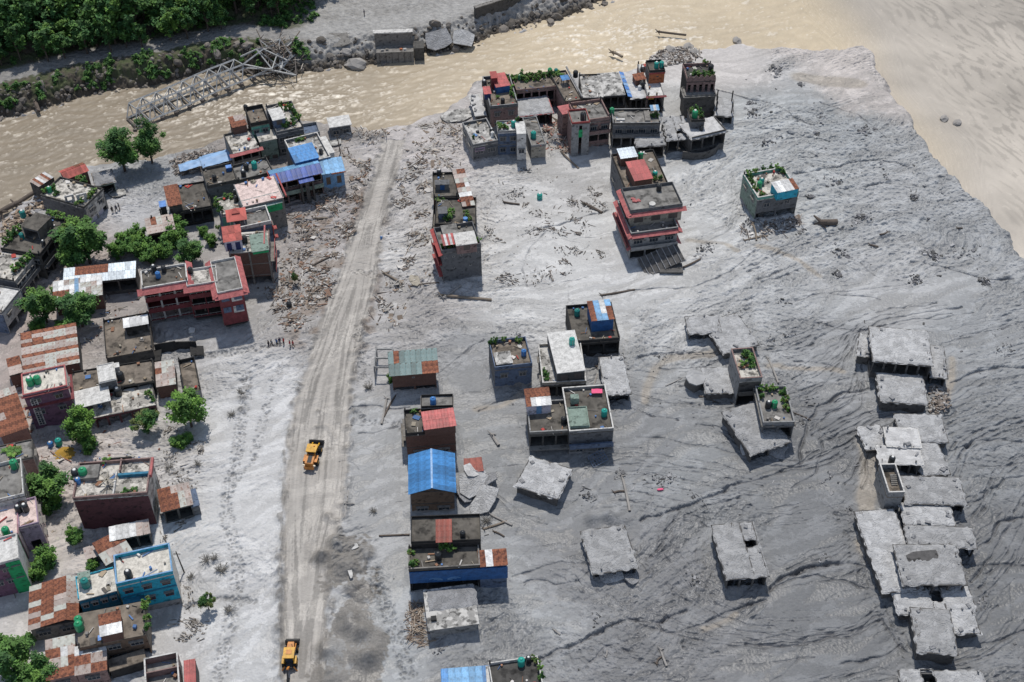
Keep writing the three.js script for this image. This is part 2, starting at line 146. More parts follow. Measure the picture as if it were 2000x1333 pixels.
const roadPoly = smooth([[-36.45,-103.91],[-38.23,-118.93],[-40.52,-140.13],[-41.58,-154.38],[-41.36,-169.97],[-39.93,-178.33],[-38.48,-191.64],[-36.19,-205.17],[-34.92,-217.97],[-33.14,-230.7],[-31.72,-244.29],[-30.8,-254.98],[-25.13,-257.1],[-26.07,-244.29],[-27.45,-232.59],[-28.29,-219.74],[-28.73,-206],[-29.01,-195.52],[-30.2,-185.6],[-30.76,-175.5],[-30.79,-164.61],[-30.3,-151.92],[-29.83,-141.85],[-30.77,-131.3],[-30.38,-118.93],[-29.64,-103.91]], 1);
const HT = new Float32Array(RN * RN), px = new Uint8Array(RN * RN * 4), bp = new Uint8Array(RN * RN * 4), gl8 = new Uint8Array(RN * RN);
const roadMask = (() => { const n = 512, A = new Float32Array(n * n); for (let j = 0; j < n; j++) for (let i = 0; i < n; i++) { const x = GX0 + GW * i / (n - 1), z = GZ0 + GD * j / (n - 1); if (x < -60 || x > -10 || z < -252) { A[j * n + i] = -9; continue; } const d = segDist(x, z, roadPoly, true); A[j * n + i] = inside(x, z, roadPoly) ? d : -d; } return (x, z) => bil(A, n, (x - GX0) / GW, (z - GZ0) / GD); })();
const tintGrid = (() => { const n = 160, A = [0, 1, 2].map(() => new Float32Array(n * n)); for (let j = 0; j < n; j++) for (let i = 0; i < n; i++) { const x = GX0 + GW * i / (n - 1), z = GZ0 + GD * j / (n - 1); let s = 0, c = [0, 0, 0]; for (const [tx, tz, r, g, b] of tints) { const d2 = (x - tx) ** 2 + ((z - tz)) ** 2; const w = 1 / (d2 * d2 + 900); s += w; c[0] += w * r; c[1] += w * g; c[2] += w * b; } for (let k = 0; k < 3; k++) A[k][j * n + i] = c[k] / s / 255; } return (k, x, z) => bil(A[k], n, (x - GX0) / GW, (z - GZ0) / GD); })();
const ALB = 0.85;   // seen mud (linear) to base colour
for (let j = 0; j < RN; j++) {
  const z = GZ0 + (j + .5) / RN * GD;
  for (let i = 0; i < RN; i++) {
    const x = GX0 + (i + .5) / RN * GW, k = j * RN + i;
    if (((i & 3) || (j & 3)) && (Math.abs(x) > 62 - z * .278 || z > -99 || z < -338)) { const e = (j & ~3) * RN + (i & ~3), o = k * 4, f = e * 4; HT[k] = HT[e]; for (let c = 0; c < 4; c++) { px[o + c] = px[f + c]; bp[o + c] = bp[f + c]; } if (!(j & 1) && !(i & 1)) { const a = ((j >> 1) * RN / 2 + (i >> 1)) * 4; gl8.fill(220, a, a + 4); } continue; }   // coarser out of the way
    const sd0 = sdAt(x, z); if (sd0 > 9) { HT[k] = -3.4; continue; }
    const sd = sd0 + 1.1 * noise(x * .16, z * .16) + .45 * noise(x * .6, z * .6), fd = farAt(x, z);
    let h, r, g, b, fine = 0, wetp = 0;
    const n1 = noise(x * .035 + 3, z * .035), n2 = noise(x * .09 + 7, z * .09 + 2), n3 = noise(x * .9, z * .9), n4 = noise(x * 2.3, z * 2.3);
    if (fd > -.5) {   // far bank: broken slope, dirt road, wooded hillside
      const f = Math.max(0, fd + 1.5 * n2 + .8 * n3);
      const gravel = sstep(-62, -50, x + 3 * n2);
      h = -1.6 + 4.9 * sstep(0, lerp(6, 9, gravel), f) + .5 * n2 * sstep(0, 3, f) + .25 * n3 * sstep(.2, 2, f) * (1 - sstep(6, 9, f)) + .1 * n4;
      const hill = Math.max(0, f - lerp(19, 26, gravel)); h += hill * lerp(.5, .28, gravel) + 1.2 * n1 * sstep(0, 8, hill);
      const bed = sstep(8.5, 10, f) * (1 - sstep(14.5, 16.5, f));
      const soil = .75 + .5 * fbm(x * .5, z * .5, 3) + .25 * n4;
      r = .105 * soil; g = .088 * soil; b = .07 * soil;
      const rd = (.9 + .2 * n3) ; r = lerp(r, .27 * rd, bed); g = lerp(g, .265 * rd, bed); b = lerp(b, .26 * rd, bed);
      const gr = gravel * sstep(2.5, 5, f) * (.8 + .3 * fbm(x * .25, z * .25, 3)); const gq = clamp(gr);
      const gl = .36 + .16 * fbm(x * .7, z * .7, 3) + .06 * n4; r = lerp(r, gl, gq); g = lerp(g, gl * .99, gq); b = lerp(b, gl * .97, gq);
      const gs = sstep(-.1, .5, fbm(x * .3 + 5, z * .3, 3) + .25) * (1 - gravel) * (1 - bed) * sstep(1.5, 4, f); r = lerp(r, .06, gs * .8); g = lerp(g, .085, gs * .8); b = lerp(b, .03, gs * .8);
      fine = .5 + .25 * n3 + .2 * n4;
    } else {
      const wx = x + 9 * noise(x * .022, z * .022 + 5) + 3.2 * noise(x * .075 + 3, z * .075), wz = z + 7 * noise(x * .024 + 9, z * .024) + 2.6 * noise(x * .08, z * .08 + 8);
      const u = wx * .93 - wz * .36, v = wx * .36 + wz * .93;   // along and across the run of the mud
      const road = sstep(-.5, .4, roadMask(x, z) + .9 * noise(x * .22, z * .22) + .25 * n3);
      const f1 = noise(u * .05, v * .2), f2 = noise(u * .12 + 4, v * .55), f3 = noise(u * .5, v * 1.25 + 3), f4 = noise(u * 1.5 + 8, v * 2.4);
      const q = fbm(x * .06 + 2, z * .06, 3), wx2 = x + 11 * q + 2.5 * n3, wz2 = z + 9 * noise(x * .05 + 60, z * .05), T0 = tintGrid(0, wx2, wz2), T1 = tintGrid(1, wx2, wz2), T2 = tintGrid(2, wx2, wz2), calm = sstep(.77, .84, T0);   // the palest mud is the smoothest
      const ridge = 1 - Math.abs(f2) * 2.2, crease = 1 - sstep(0, .07, Math.abs(f2 + .25 * f3)), crease2 = 1 - sstep(0, .06, Math.abs(noise(u * .2 + 40, v * .95) + .15 * n3));
      const wild = sstep(55, 75, x + 8 * n2) * sstep(-196, -212, z + 9 * n1); const rough = Math.max(.35 * wild, sstep(-.1, .22, noise(x * .024 + 31, z * .024) + .4 * n2 + .12 * n3 + .35 * wild)) * (1 + .25 * wild);   // patches of ropy mud between smooth ones
      const c1 = 1 - 2.4 * Math.abs(noise(wx * .62 + .5 * n3, wz * .8)), c2 = 1 - 2.4 * Math.abs(noise(wx * 1.55, wz * 1.9 + .6 * n3)), ro = rough * (1 - .8 * calm);
      h = .2 * n1 + (.1 * f1 + ro * (.1 * ridge - .16 * crease - .12 * crease2 + .2 * f3 + .16 * c1 + .09 * c2) + .03 * n4) * (1 - .8 * road) + cut[k] * 1.25 - road * .12;
      const drop = sstep(-1.3, 1.6, sd); h = lerp(h, -3.4, drop);
      const town = sstep(-44, -52, x) ;
      fine = .5 + (ro * (.12 * f3 + .15 * f4 + .16 * c1 + .17 * c2 - .1 * crease - .1 * crease2) + .08 * n4) * (1 - .6 * road) - .3 * clamp(tread[k]) - .5 * clamp(gash[k]) + .09 * noise(x * 4.1, z * 4.1);
      // what the mud is made of: wet tongues, dry crust, silt specks, each from its own noise
      const m2 = noise(u * .22 + 310, v * .8 + 70), m3 = noise(x * 1.3 + 17, z * 1.3 + 90), m4 = noise(x * 3.7 + 5, z * 3.7);
      wetp = sstep(0, .16, noise(u * .07 + 200, v * .26 + 40) + .5 * m2 + .2 * m3 - .04) * (1 - calm);
      const dry = sstep(.06, .2, noise(u * .16 + 500, v * .45 + 20) + .5 * noise(x * .8 + 33, z * .8) + .3 * m4 - .05) * (1 - .8 * calm);
      const t = (1 + .07 * m2 + .08 * m3 + .08 * m4) * (1 - .24 * wetp) * (1 + .22 * dry);
      { const L0 = toL(T0), L1 = toL(T1), L2 = toL(T2), gm = (L0 + L1 + L2) / 3; r = lerp(gm, L0, .8) * t; g = lerp(gm, L1, .8) * t * 1.005; b = lerp(gm, L2, .25) * t; }
      const rm = roadMask(x, z), lane = noise(rm * 1.3, z * .05 + 3), lane2 = noise(rm * 3.1 + 9, z * .11); const tr = .44 * (1 + .1 * n2 + .07 * n3 + .06 * n4 + .16 * lane + .12 * lane2) * (1 - .34 * sstep(.06, .2, noise(rm * 1.1 + 30, z * .045) + .6 * noise(rm * 2.7, z * .1 + 60) + .2 * m3 - .08)); const tr2 = road * .93; r = lerp(r, tr * 1.03, tr2); g = lerp(g, tr * .97, tr2); b = lerp(b, tr * .9, tr2);
      let chq = -9; if (x < -15 && x > -42 && z > -142) for (const [qx, qz, qr] of churn) { const e = 1 - Math.hypot(x - qx, z - qz) / qr; if (e > chq) chq = e; } const heap = Math.max(x < -14 ? sstep(.18, .5, cut[k]) * .6 : 0, chq > -2 ? .85 * sstep(.02, .2, chq * .8 + .9 * fbm(x * .3 + 11, z * .3, 4) + .3 * m3 - .1) : 0); const hp = .21 * (1 + .25 * m4 + .2 * m3); r = lerp(r, hp * 1.05, heap); g = lerp(g, hp * .98, heap); b = lerp(b, hp * .9, heap);
      const junk = x < -49 || x > -24 || z > -175 || z < -241 ? 0 : sstep(-48, -42, x) * (1 - sstep(-30, -25, x)) * sstep(-240, -228, z) * (1 - sstep(-186, -176, z)) * sstep(-.05, .25, fbm(x * .22, z * .22 + 30, 4)) * (1 - road); r = lerp(r, .25 * t, junk * .8); g = lerp(g, .2 * t, junk * .8); b = lerp(b, .165 * t, junk * .8);
      const sl = clamp(silt[k]) * .75; r = lerp(r, .4 * t, sl); g = lerp(g, .36 * t, sl); b = lerp(b, .31 * t, sl);
      const ww = clamp(wet[k]) * .58; if (ww > .1) wetp = 1; r *= 1 - ww; g *= 1 - ww; b *= 1 - ww * .94;  // rills darkened: wet silt, plus the shade of the furrow painted into the colour
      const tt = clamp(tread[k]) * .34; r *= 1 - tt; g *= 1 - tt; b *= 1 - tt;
      r *= ALB; g *= ALB; b *= ALB;
    }
    HT[k] = h; const o = k * 4; if (!(j & 1) && !(i & 1)) { const e = ((j >> 1) * RN / 2 + (i >> 1)) * 4; gl8[e] = gl8[e + 1] = gl8[e + 2] = 255 * lerp(.92, .5, wetp); gl8[e + 3] = 255; }
    px[o] = 255 * clamp(toS(r)); px[o + 1] = 255 * clamp(toS(g)); px[o + 2] = 255 * clamp(toS(b)); px[o + 3] = 255;
    const fb = 255 * clamp(fine); bp[o] = bp[o + 1] = bp[o + 2] = fb; bp[o + 3] = 255;
  }
}
const heightAt = (x, z) => bil(HT, RN, (x - GX0) / GW, (z - GZ0) / GD);
function dataTex(data, w, h, color) { const t = new THREE.DataTexture(data, w, h); t.magFilter = THREE.LinearFilter; t.minFilter = THREE.LinearMipmapLinearFilter; t.wrapS = t.wrapT = THREE.RepeatWrapping; t.generateMipmaps = true; if (color) t.colorSpace = THREE.SRGBColorSpace; t.needsUpdate = true; return t; }
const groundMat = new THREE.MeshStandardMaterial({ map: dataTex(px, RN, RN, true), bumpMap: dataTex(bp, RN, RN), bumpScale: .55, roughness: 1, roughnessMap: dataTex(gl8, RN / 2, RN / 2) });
{
  const nx = 844, nz = 722, sets = { mud_flat: [], cleared_road: [], far_bank: [] };
  const at = (i, j) => [GX0 + .5 + (GW - 1) * i / nx, GZ0 + .5 + (GD - 1) * j / nz];
  for (let j = 0; j < nz; j++) for (let i = 0; i < nx; i++) { const [x, z] = at(i + .5, j + .5); const s = sdAt(x, z); if (s > 7) continue; const set = farAt(x, z) > 0 ? sets.far_bank : roadMask(x, z) > 0 ? sets.cleared_road : sets.mud_flat; const a = j * (nx + 1) + i; set.push(a, a + nx + 1, a + 1, a + 1, a + nx + 1, a + nx + 2); }
  for (const name in sets) {
    const map = new Map(), pos = [], uv = [], idx = [];
    for (const v of sets[name]) { let m = map.get(v); if (m === undefined) { m = map.size; map.set(v, m); const [x, z] = at(v % (nx + 1), Math.floor(v / (nx + 1))); pos.push(x, heightAt(x, z), z); uv.push((x - GX0) / GW, (z - GZ0) / GD); } idx.push(m); }
    const g = new THREE.BufferGeometry(); g.setAttribute('position', new THREE.Float32BufferAttribute(pos, 3)); g.setAttribute('uv', new THREE.Float32BufferAttribute(uv, 2)); g.setIndex(idx); g.computeVertexNormals();
    tag(mesh(name, g, groundMat), null, null, null, 'structure');
  }
}
// the land beyond the mapped area
{
  const m = new THREE.MeshStandardMaterial({ color: new THREE.Color(.3, .29, .28), roughness: .95 });
  const g = new THREE.PlaneGeometry(3600, 3600, 8, 8); g.rotateX(-Math.PI / 2); g.translate(0, -4.2, -250);
  tag(mesh('ground', g, m), null, null, null, 'structure');
}
// ---------- the silt-laden river ----------
const waterY = -1.15;
{
  const W = 2048, Hh = 1024, WX = -160, WZ = -352, WW = 320, WD = 260, d = new Uint8Array(W * Hh * 4), hb = new Float32Array(W * Hh);
  for (let j = 0; j < Hh; j++) for (let i = 0; i < W; i++) {
    const x = WX + (i + .5) / W * WW, z = WZ + (j + .5) / Hh * WD, k = j * W + i;
    if (sdAt(x, z) < -5) continue;
    const side = sstep(82, 104, x + 5 * noise(x * .03, z * .03) - (z + 290) * .1);   // the broad sheet on the right
    const a = lerp(.33, -1.15, side), c = Math.cos(a), s = Math.sin(a);
    const wx = x + 4 * noise(x * .05, z * .05 + 4), wz = z + 4 * noise(x * .05 + 9, z * .05);
    const u = wx * c - wz * s, v = wx * s + wz * c;
    const calm = sstep(.0, .5, noise(x * .02 + 8, z * .03 + 3) + .3 * side) * .5;
    let rapid = Math.max(0, 1 - Math.hypot((x - 30) / 28, (z + 295) / 22)) + Math.max(0, 1 - Math.hypot((x + 62) / 40, (z + 270) / 14)) * 1.1 + .42 * (1 - side); rapid = clamp(rapid);
    const w1 = noise(u * .12, v * .5), w2 = noise(u * .35 + 5, v * 1.1), w3 = noise(u * .9, v * 2.2 + 7), w4 = noise(x * 2.2, z * 2.2);
    const tb = noise(x * .55 + 3 * w1, z * .6), tb2 = noise(x * 1.2, z * 1.3 + 2 * w1); hb[k] = (.12 * w1 + .08 * w2 + .05 * w3 + .1 * tb + .07 * tb2) * lerp(.22, 1, rapid) * lerp(1, .45, side) + .02 * w4;
    const foam = sstep(lerp(.55, .06, rapid), lerp(.8, .5, rapid), w2 * .45 + w1 * .4 + .5 * tb + .4 * tb2 + .25 * w3 + .2 * w4) * lerp(.25, .95, rapid);
    const left = sstep(20, -70, x + 8 * noise(x * .03, z * .03));
    const mixq = (.16 * side + .09) * fbm(x * .03 + 90, z * .04, 3) + .05 * noise(u * .18 + 44, v * .5) + .02 * w4;
    let r = lerp(lerp(.52, .25, left), .44, side) * (1 + mixq * 2), g = lerp(lerp(.435, .208, left), .4, side) * (1 + mixq * 2), b = lerp(lerp(.31, .155, left), .35, side) * (1 + mixq * 2);
    const bar = side * sstep(.12, .4, noise(u * .25, v * .8) + .3 * w4 + .4 * noise(x * .05 + 7, z * .06)) * sstep(98, 118, x - (z + 290) * .1); r *= 1 - .25 * bar; g *= 1 - .25 * bar; b *= 1 - .25 * bar;
    r = lerp(r, .72, foam); g = lerp(g, .66, foam); b = lerp(b, .57, foam);
    const o = k * 4; d[o] = 255 * toS(r); d[o + 1] = 255 * toS(g); d[o + 2] = 255 * toS(b); d[o + 3] = 255;
  }
  const wm = new THREE.MeshStandardMaterial({ map: dataTex(d, W, Hh, true), roughness: .42 });
  const hAt = (x, z) => { const u = clamp((x - WX) / WW, 0, .9999) * (W - 1), v = clamp((z - WZ) / WD, 0, .9999) * (Hh - 1); return hb[(v | 0) * W + (u | 0)]; };
  const nx = 640, nz = 520, pos = [], uv = [], idx = [], ids = new Int32Array((nx + 1) * (nz + 1)).fill(-1);
  const pt = (i, j) => { const k = j * (nx + 1) + i; if (ids[k] < 0) { const x = WX + .2 + (WW - .4) * i / nx, z = WZ + .2 + (WD - .4) * j / nz; ids[k] = pos.length / 3; pos.push(x, waterY + 1.7 * hAt(x, z), z); uv.push((x - WX) / WW, (z - WZ) / WD); } return ids[k]; };
  for (let j = 0; j < nz; j++) for (let i = 0; i < nx; i++) { const x = WX + WW * (i + .5) / nx, z = WZ + WD * (j + .5) / nz; if (sdAt(x, z) < -4) continue; const a = pt(i, j), b = pt(i + 1, j), c = pt(i, j + 1), e = pt(i + 1, j + 1); idx.push(a, c, b, b, c, e); }
  const g = new THREE.BufferGeometry(); g.setAttribute('position', new THREE.Float32BufferAttribute(pos, 3)); g.setAttribute('uv', new THREE.Float32BufferAttribute(uv, 2)); g.setIndex(idx); g.computeVertexNormals();
  tag(mesh('river_water', g, wm), null, null, null, 'structure');
  const og = new THREE.PlaneGeometry(700, 700); og.rotateX(-Math.PI / 2); og.translate(500, waterY - .5, -350);
  tag(mesh('river_water', og, new THREE.MeshStandardMaterial({ color: new THREE.Color(.5, .43, .345), roughness: .42 })), null, null, null, 'structure');
}

// ---------- materials ----------
function makeTex(n, metres, fn, color = true) { const d = new Uint8Array(n * n * 4); for (let j = 0; j < n; j++) for (let i = 0; i < n; i++) { const c = fn(i / n, j / n); const o = (j * n + i) * 4; for (let k = 0; k < 3; k++) d[o + k] = 255 * clamp(color ? toS(Array.isArray(c) ? c[k] : c) : c); d[o + 3] = 255; } const t = dataTex(d, n, n, color); t.repeat.set(1 / metres, 1 / metres); return t; }
function per(u, v, s, o = 0) {   // noise that closes on itself over the tile
  s = Math.round(s); o |= 0; let x = u * s, y = v * s; const fx = Math.floor(x), fy = Math.floor(y); x -= fx; y -= fy; const X0 = ((fx % s) + s) % s + o & 255, X1 = (((fx + 1) % s) + s) % s + o & 255, Y0 = ((fy % s) + s) % s + o * 3 & 255, Y1 = (((fy + 1) % s) + s) % s + o * 3 & 255;
  const p = x * x * x * (x * (x * 6 - 15) + 10), q = y * y * y * (y * (y * 6 - 15) + 10), a = PERM[PERM[X0] + Y0], b = PERM[PERM[X1] + Y0], c = PERM[PERM[X0] + Y1], d = PERM[PERM[X1] + Y1];
  const n0 = GRX[a] * x + GRY[a] * y, n1 = GRX[b] * (x - 1) + GRY[b] * y, n2 = GRX[c] * x + GRY[c] * (y - 1), n3 = GRX[d] * (x - 1) + GRY[d] * (y - 1); const m = n0 + p * (n1 - n0), n = n2 + p * (n3 - n2); return m + q * (n - m); }
const perf = (u, v, s, o, n = 4) => { let r = 0, a = .5; for (let i = 0; i < n; i++) { r += a * per(u, v, s, o + i * 13); s *= 2.1; a *= .55; } return r; };
const tex = {
  stain: makeTex(512, 17, (u, v) => { const a = perf(u, v, 5, 1, 5), b = perf(u, v, 16, 40, 3), c = sstep(.05, .3, perf(u, v, 7, 90, 4)); return clamp(.62 + .42 * a + .3 * b - .3 * c, .12, 1); }),
  plaster: makeTex(512, 9, (u, v) => { const s = perf(u, v, 14, 5, 4), b = perf(u, v, 9, 22, 4), d = sstep(.12, .4, perf(u, v, 9, 60, 4)); return clamp(.78 + .3 * s + .2 * b - .42 * d, .14, 1); }),
  patch: makeTex(512, 13, (u, v) => { const a = sstep(-.05, .12, perf(u, v, 6, 3, 5)), b = sstep(.08, .2, perf(u, v, 10, 73, 4)), c = perf(u, v, 30, 12, 2); return clamp(.93 - .4 * (1 - a) - .34 * b + .16 * c, .15, 1); }),
  brick: makeTex(256, 4.6, (u, v) => { const row = Math.floor(v * 60), col = Math.floor(u * 20 + (row & 1) * .5); const mort = (v * 60) % 1 < .16 || (u * 20 + (row & 1) * .5) % 1 < .06; const q = .75 + .35 * (PERM[(col * 7 + row * 31) & 255] / 255) + .3 * perf(u, v, 4, 8, 3); return mort ? [.3, .27, .25].map(x => x * (.8 + .3 * q)) : [.3 * q, .15 * q, .115 * q]; }),
  rust: makeTex(512, 7, (u, v) => { const a = perf(u, v, 8, 5, 4), b = perf(u, v, 26, 31, 3), c = sstep(.02, .25, perf(u, v, 11, 55, 4)); const q = .85 + .7 * a + .5 * b; return [lerp(.3, .16, c) * q, lerp(.115, .06, c) * q, lerp(.065, .04, c) * q]; }),
  zinc: makeTex(512, 7, (u, v) => { const a = perf(u, v, 9, 15, 4), c = sstep(.16, .4, perf(u, v, 10, 65, 4)) * .7; const q = .9 + .35 * a; return [lerp(.52, .26, c) * q, lerp(.53, .15, c) * q, lerp(.54, .11, c) * q]; }),
  paint: makeTex(512, 8, (u, v) => { const a = perf(u, v, 8, 25, 4), b = perf(u, v, 24, 9, 3); return clamp(.8 + .45 * a + .28 * b, .25, 1); }),
  mud: makeTex(1024, 14, (u, v) => { const c = per(u, v, 90, 5); return clamp(.8 + .28 * perf(u, v, 6, 77, 3) + .22 * sstep(0, .2, perf(u, v, 8, 120, 3)) + .07 * c, .15, 1); }),
  mudB: makeTex(1024, 14, (u, v) => { const w = perf(u, v, 4, 3, 3) * .12, w2 = perf(u, v, 5, 33, 3) * .12; const f = Math.abs(per(u + w * 1.6, v + w2, 17, 21)), g = Math.abs(per(u + w2, v + w * 1.5, 31, 51)), c = per(u, v, 90, 5); return clamp(.2 + 1.1 * f + .6 * g + .12 * c); }, false),
  grit: makeTex(256, 3, (u, v) => .5 + .6 * perf(u, v, 12, 4, 4), false),
};
const lin = (r, g, b) => new THREE.Color().setRGB(r, g, b);
function mat(c, t, rough = .9, o = {}) { return new THREE.MeshStandardMaterial({ color: lin(...c), map: t || null, roughness: rough, ...o }); }
const gb = { bumpMap: tex.grit, bumpScale: .012 };
const M = {
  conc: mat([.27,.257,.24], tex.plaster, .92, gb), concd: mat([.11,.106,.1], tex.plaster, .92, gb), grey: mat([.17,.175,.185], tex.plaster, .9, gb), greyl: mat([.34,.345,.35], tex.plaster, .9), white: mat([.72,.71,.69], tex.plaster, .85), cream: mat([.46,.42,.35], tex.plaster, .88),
  roofd: mat([.185, .17, .15], tex.stain, .95, gb), roofb: mat([.3, .255, .21], tex.stain, .95, gb), roofg: mat([.34, .33, .315], tex.stain, .95, gb), roofk: mat([.12, .115, .11], tex.stain, .95, gb), roofp: mat([.64, .61, .56], tex.patch, .92, gb), roofw: mat([.72, .715, .7], tex.paint, .85), roofs: mat([.58, .57, .55], tex.patch, .92, gb), roofc: mat([.74, .7, .63], tex.paint, .9, gb), pinkr: mat([.82, .66, .62], tex.paint, .9),
  brick: mat([1, 1, 1], tex.brick, .93), brickd: mat([.46,.44,.43], tex.brick, .93), maroon: mat([.13,.045,.052], tex.plaster, .85), mudwall: mat([.14,.136,.134], tex.plaster, .95, gb),
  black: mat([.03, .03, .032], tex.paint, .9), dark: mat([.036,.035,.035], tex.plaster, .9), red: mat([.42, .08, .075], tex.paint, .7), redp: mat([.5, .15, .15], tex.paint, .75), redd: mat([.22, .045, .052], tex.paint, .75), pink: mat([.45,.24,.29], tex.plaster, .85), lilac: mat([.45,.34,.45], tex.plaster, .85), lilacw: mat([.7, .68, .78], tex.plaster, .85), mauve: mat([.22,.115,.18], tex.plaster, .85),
  teal: mat([.02, .43, .62], tex.plaster, .7), teald: mat([.02, .2, .34], tex.plaster, .7), blue: mat([.03, .13, .36], tex.paint, .6), bluel: mat([.2, .4, .66], tex.paint, .7), navy: mat([.03, .045, .16], tex.paint, .6), green: mat([.015, .42, .15], tex.plaster, .75), mint: mat([.27,.36,.31], tex.plaster, .85), jade: mat([.16, .42, .34], tex.plaster, .8), orange: mat([.55, .18, .075], tex.plaster, .8), ochre: mat([.5, .3, .05], tex.plaster, .9), bluew: mat([.14,.19,.29], tex.plaster, .85), pinkw: mat([.31,.21,.195], tex.plaster, .88),
  mud: mat([.45,.455,.465], tex.mud, .85, { bumpMap: tex.mudB, bumpScale: .15 }), mudd: mat([.3,.305,.32], tex.mud, .8, { bumpMap: tex.mudB, bumpScale: .15 }), mudw: mat([.6,.6,.605], tex.mud, .85, { bumpMap: tex.mudB, bumpScale: .08 }),
  glass: mat([.035, .045, .06], null, .15), frame: mat([.4,.385,.365], null, .7), framed: mat([.12, .1, .09], null, .7), wood: mat([.2, .14, .1], tex.plaster, .9), steel: mat([.5, .52, .54], tex.paint, .45, { metalness: .6 }),
  cloth: mat([.8, .12, .25], null, .9), tarp: mat([.12, .3, .72], tex.paint, .55), tarpl: mat([.3, .5, .8], tex.paint, .55),
};
// roofing sheets: a few tones of each kind
const tone = (base, t, n, rough, met = 0) => [...Array(n)].map((_, i) => { const q = .8 + .4 * i / Math.max(1, n - 1); return mat(base.map(x => Math.min(1, x * q)), t, rough, { metalness: met }); });
const S = {
  rust: tone([1, 1, 1], tex.rust, 4, .85), zinc: tone([1, 1, 1], tex.zinc, 4, .5, .25), white: tone([.82, .83, .84], tex.paint, 3, .6), pale: tone([1, .84, .76], tex.zinc, 3, .7), blue: tone([.06, .26, .6], tex.paint, 3, .5), sky: tone([.2, .45, .75], tex.paint, 3, .55), red: tone([.5, .1, .1], tex.paint, 3, .55), brown: tone([.3, .07, .05], tex.paint, 3, .6), teal: tone([.28, .42, .42], tex.zinc, 3, .6), silver: tone([.62, .7, .78], tex.paint, 3, .5, .15), royal: tone([.03, .1, .45], tex.paint, 3, .5), tile: tone([.5, .12, .1], tex.paint, 3, .75),
};
// ---------- geometry kit ----------
const uvo = () => [R() * 16, R() * 16];
function boxG(w, h, d, x = 0, y = 0, z = 0) { const g = new THREE.BoxGeometry(w, h, d), uv = g.attributes.uv, [a, b] = uvo(); const sc = [[d, h], [d, h], [w, d], [w, d], [w, h], [w, h]]; for (let f = 0; f < 6; f++) for (let k = 0; k < 4; k++) { const i = f * 4 + k; uv.setXY(i, uv.getX(i) * sc[f][0] + a + f * 1.7, uv.getY(i) * sc[f][1] + b); } g.translate(x, y + h / 2, z); return g; }
const merge = (a) => mergeGeometries(a.map(g => g.index ? g.toNonIndexed() : g));
function beamG(a, b, t, t2 = t) { const A = new THREE.Vector3(...a), Bv = new THREE.Vector3(...b), d = Bv.clone().sub(A), l = d.length(); const g = boxG(t, l, t2, 0, -l / 2, 0); g.applyQuaternion(new THREE.Quaternion().setFromUnitVectors(new THREE.Vector3(0, 1, 0), d.normalize())); const c = A.add(Bv).multiplyScalar(.5); g.translate(c.x, c.y, c.z); return g; }
function wallG(len, h, holes, t) { const s = new THREE.Shape(); s.moveTo(-len / 2, 0); s.lineTo(len / 2, 0); s.lineTo(len / 2, h); s.lineTo(-len / 2, h); s.closePath(); for (const o of holes) { const p = new THREE.Path(); p.moveTo(o.x, o.y); p.lineTo(o.x, o.y + o.h); p.lineTo(o.x + o.w, o.y + o.h); p.lineTo(o.x + o.w, o.y); p.closePath(); s.holes.push(p); } const g = new THREE.ExtrudeGeometry(s, { depth: t, bevelEnabled: false }); const [a, b] = uvo(), uv = g.attributes.uv; for (let i = 0; i < uv.count; i++) uv.setXY(i, uv.getX(i) + a, uv.getY(i) + b); return g; }
const winCache = {};
function winG(w, h) { const k = w.toFixed(2) + h.toFixed(2); if (!winCache[k]) { const t = .07, a = [boxG(w, t, .09, 0, 0, 0), boxG(w, t, .09, 0, h - t, 0), boxG(t, h - 2 * t, .09, -w / 2 + t / 2, t, 0), boxG(t, h - 2 * t, .09, w / 2 - t / 2, t, 0)]; if (w > .8) for (let q = 1; q < Math.round(w / .6); q++) a.push(boxG(.05, h - 2 * t, .07, -w / 2 + w * q / Math.round(w / .6), t, 0)); winCache[k] = [merge(a), boxG(w - .06, h - .06, .02, 0, .03, -.02)]; } return winCache[k]; }
const shadeCache = {}; function shadeG(w, h) { const k = w.toFixed(2) + h.toFixed(2); return shadeCache[k] || (shadeCache[k] = boxG(w + .3, .08, .5, 0, h + .05, .28)); }
function holesFor(code, len, y0, fh) {   // code: kind + count
  const kind = code[0], n = +code.slice(1) || 1, out = [], pitch = len / n;
  const size = { w: [1.35, 1.35, .85], W: [Math.min(2, pitch * .62), 1.35, .85], o: [pitch - .35, fh - .55, .05], b: [pitch - .3, fh - 1.35, .95], g: [pitch - .16, fh - 1.15, .85], s: [.55, .4, 1.7], d: [1, 2.05, .05], v: [.7, fh - .6, .2], a: [pitch * .5, fh - 1, .3] }[kind];
  if (!size) return out;
  for (let i = 0; i < n; i++) { let [w, h, s] = size; if (kind !== 'g' && w > pitch - .3) w = Math.max(.4, pitch - .3); const c = -len / 2 + pitch * (i + .5) + (kind === 's' ? rr(-.3, .3) : 0); out.push({ x: c - w / 2, y: y0 + s, w, h, kind }); }
  return out;
}
function toLocal(b, x, z) { const c = Math.cos(b.rotation.y), s = Math.sin(b.rotation.y), dx = x - b.position.x, dz = z - b.position.z; return [dx * c - dz * s, dx * s + dz * c]; }
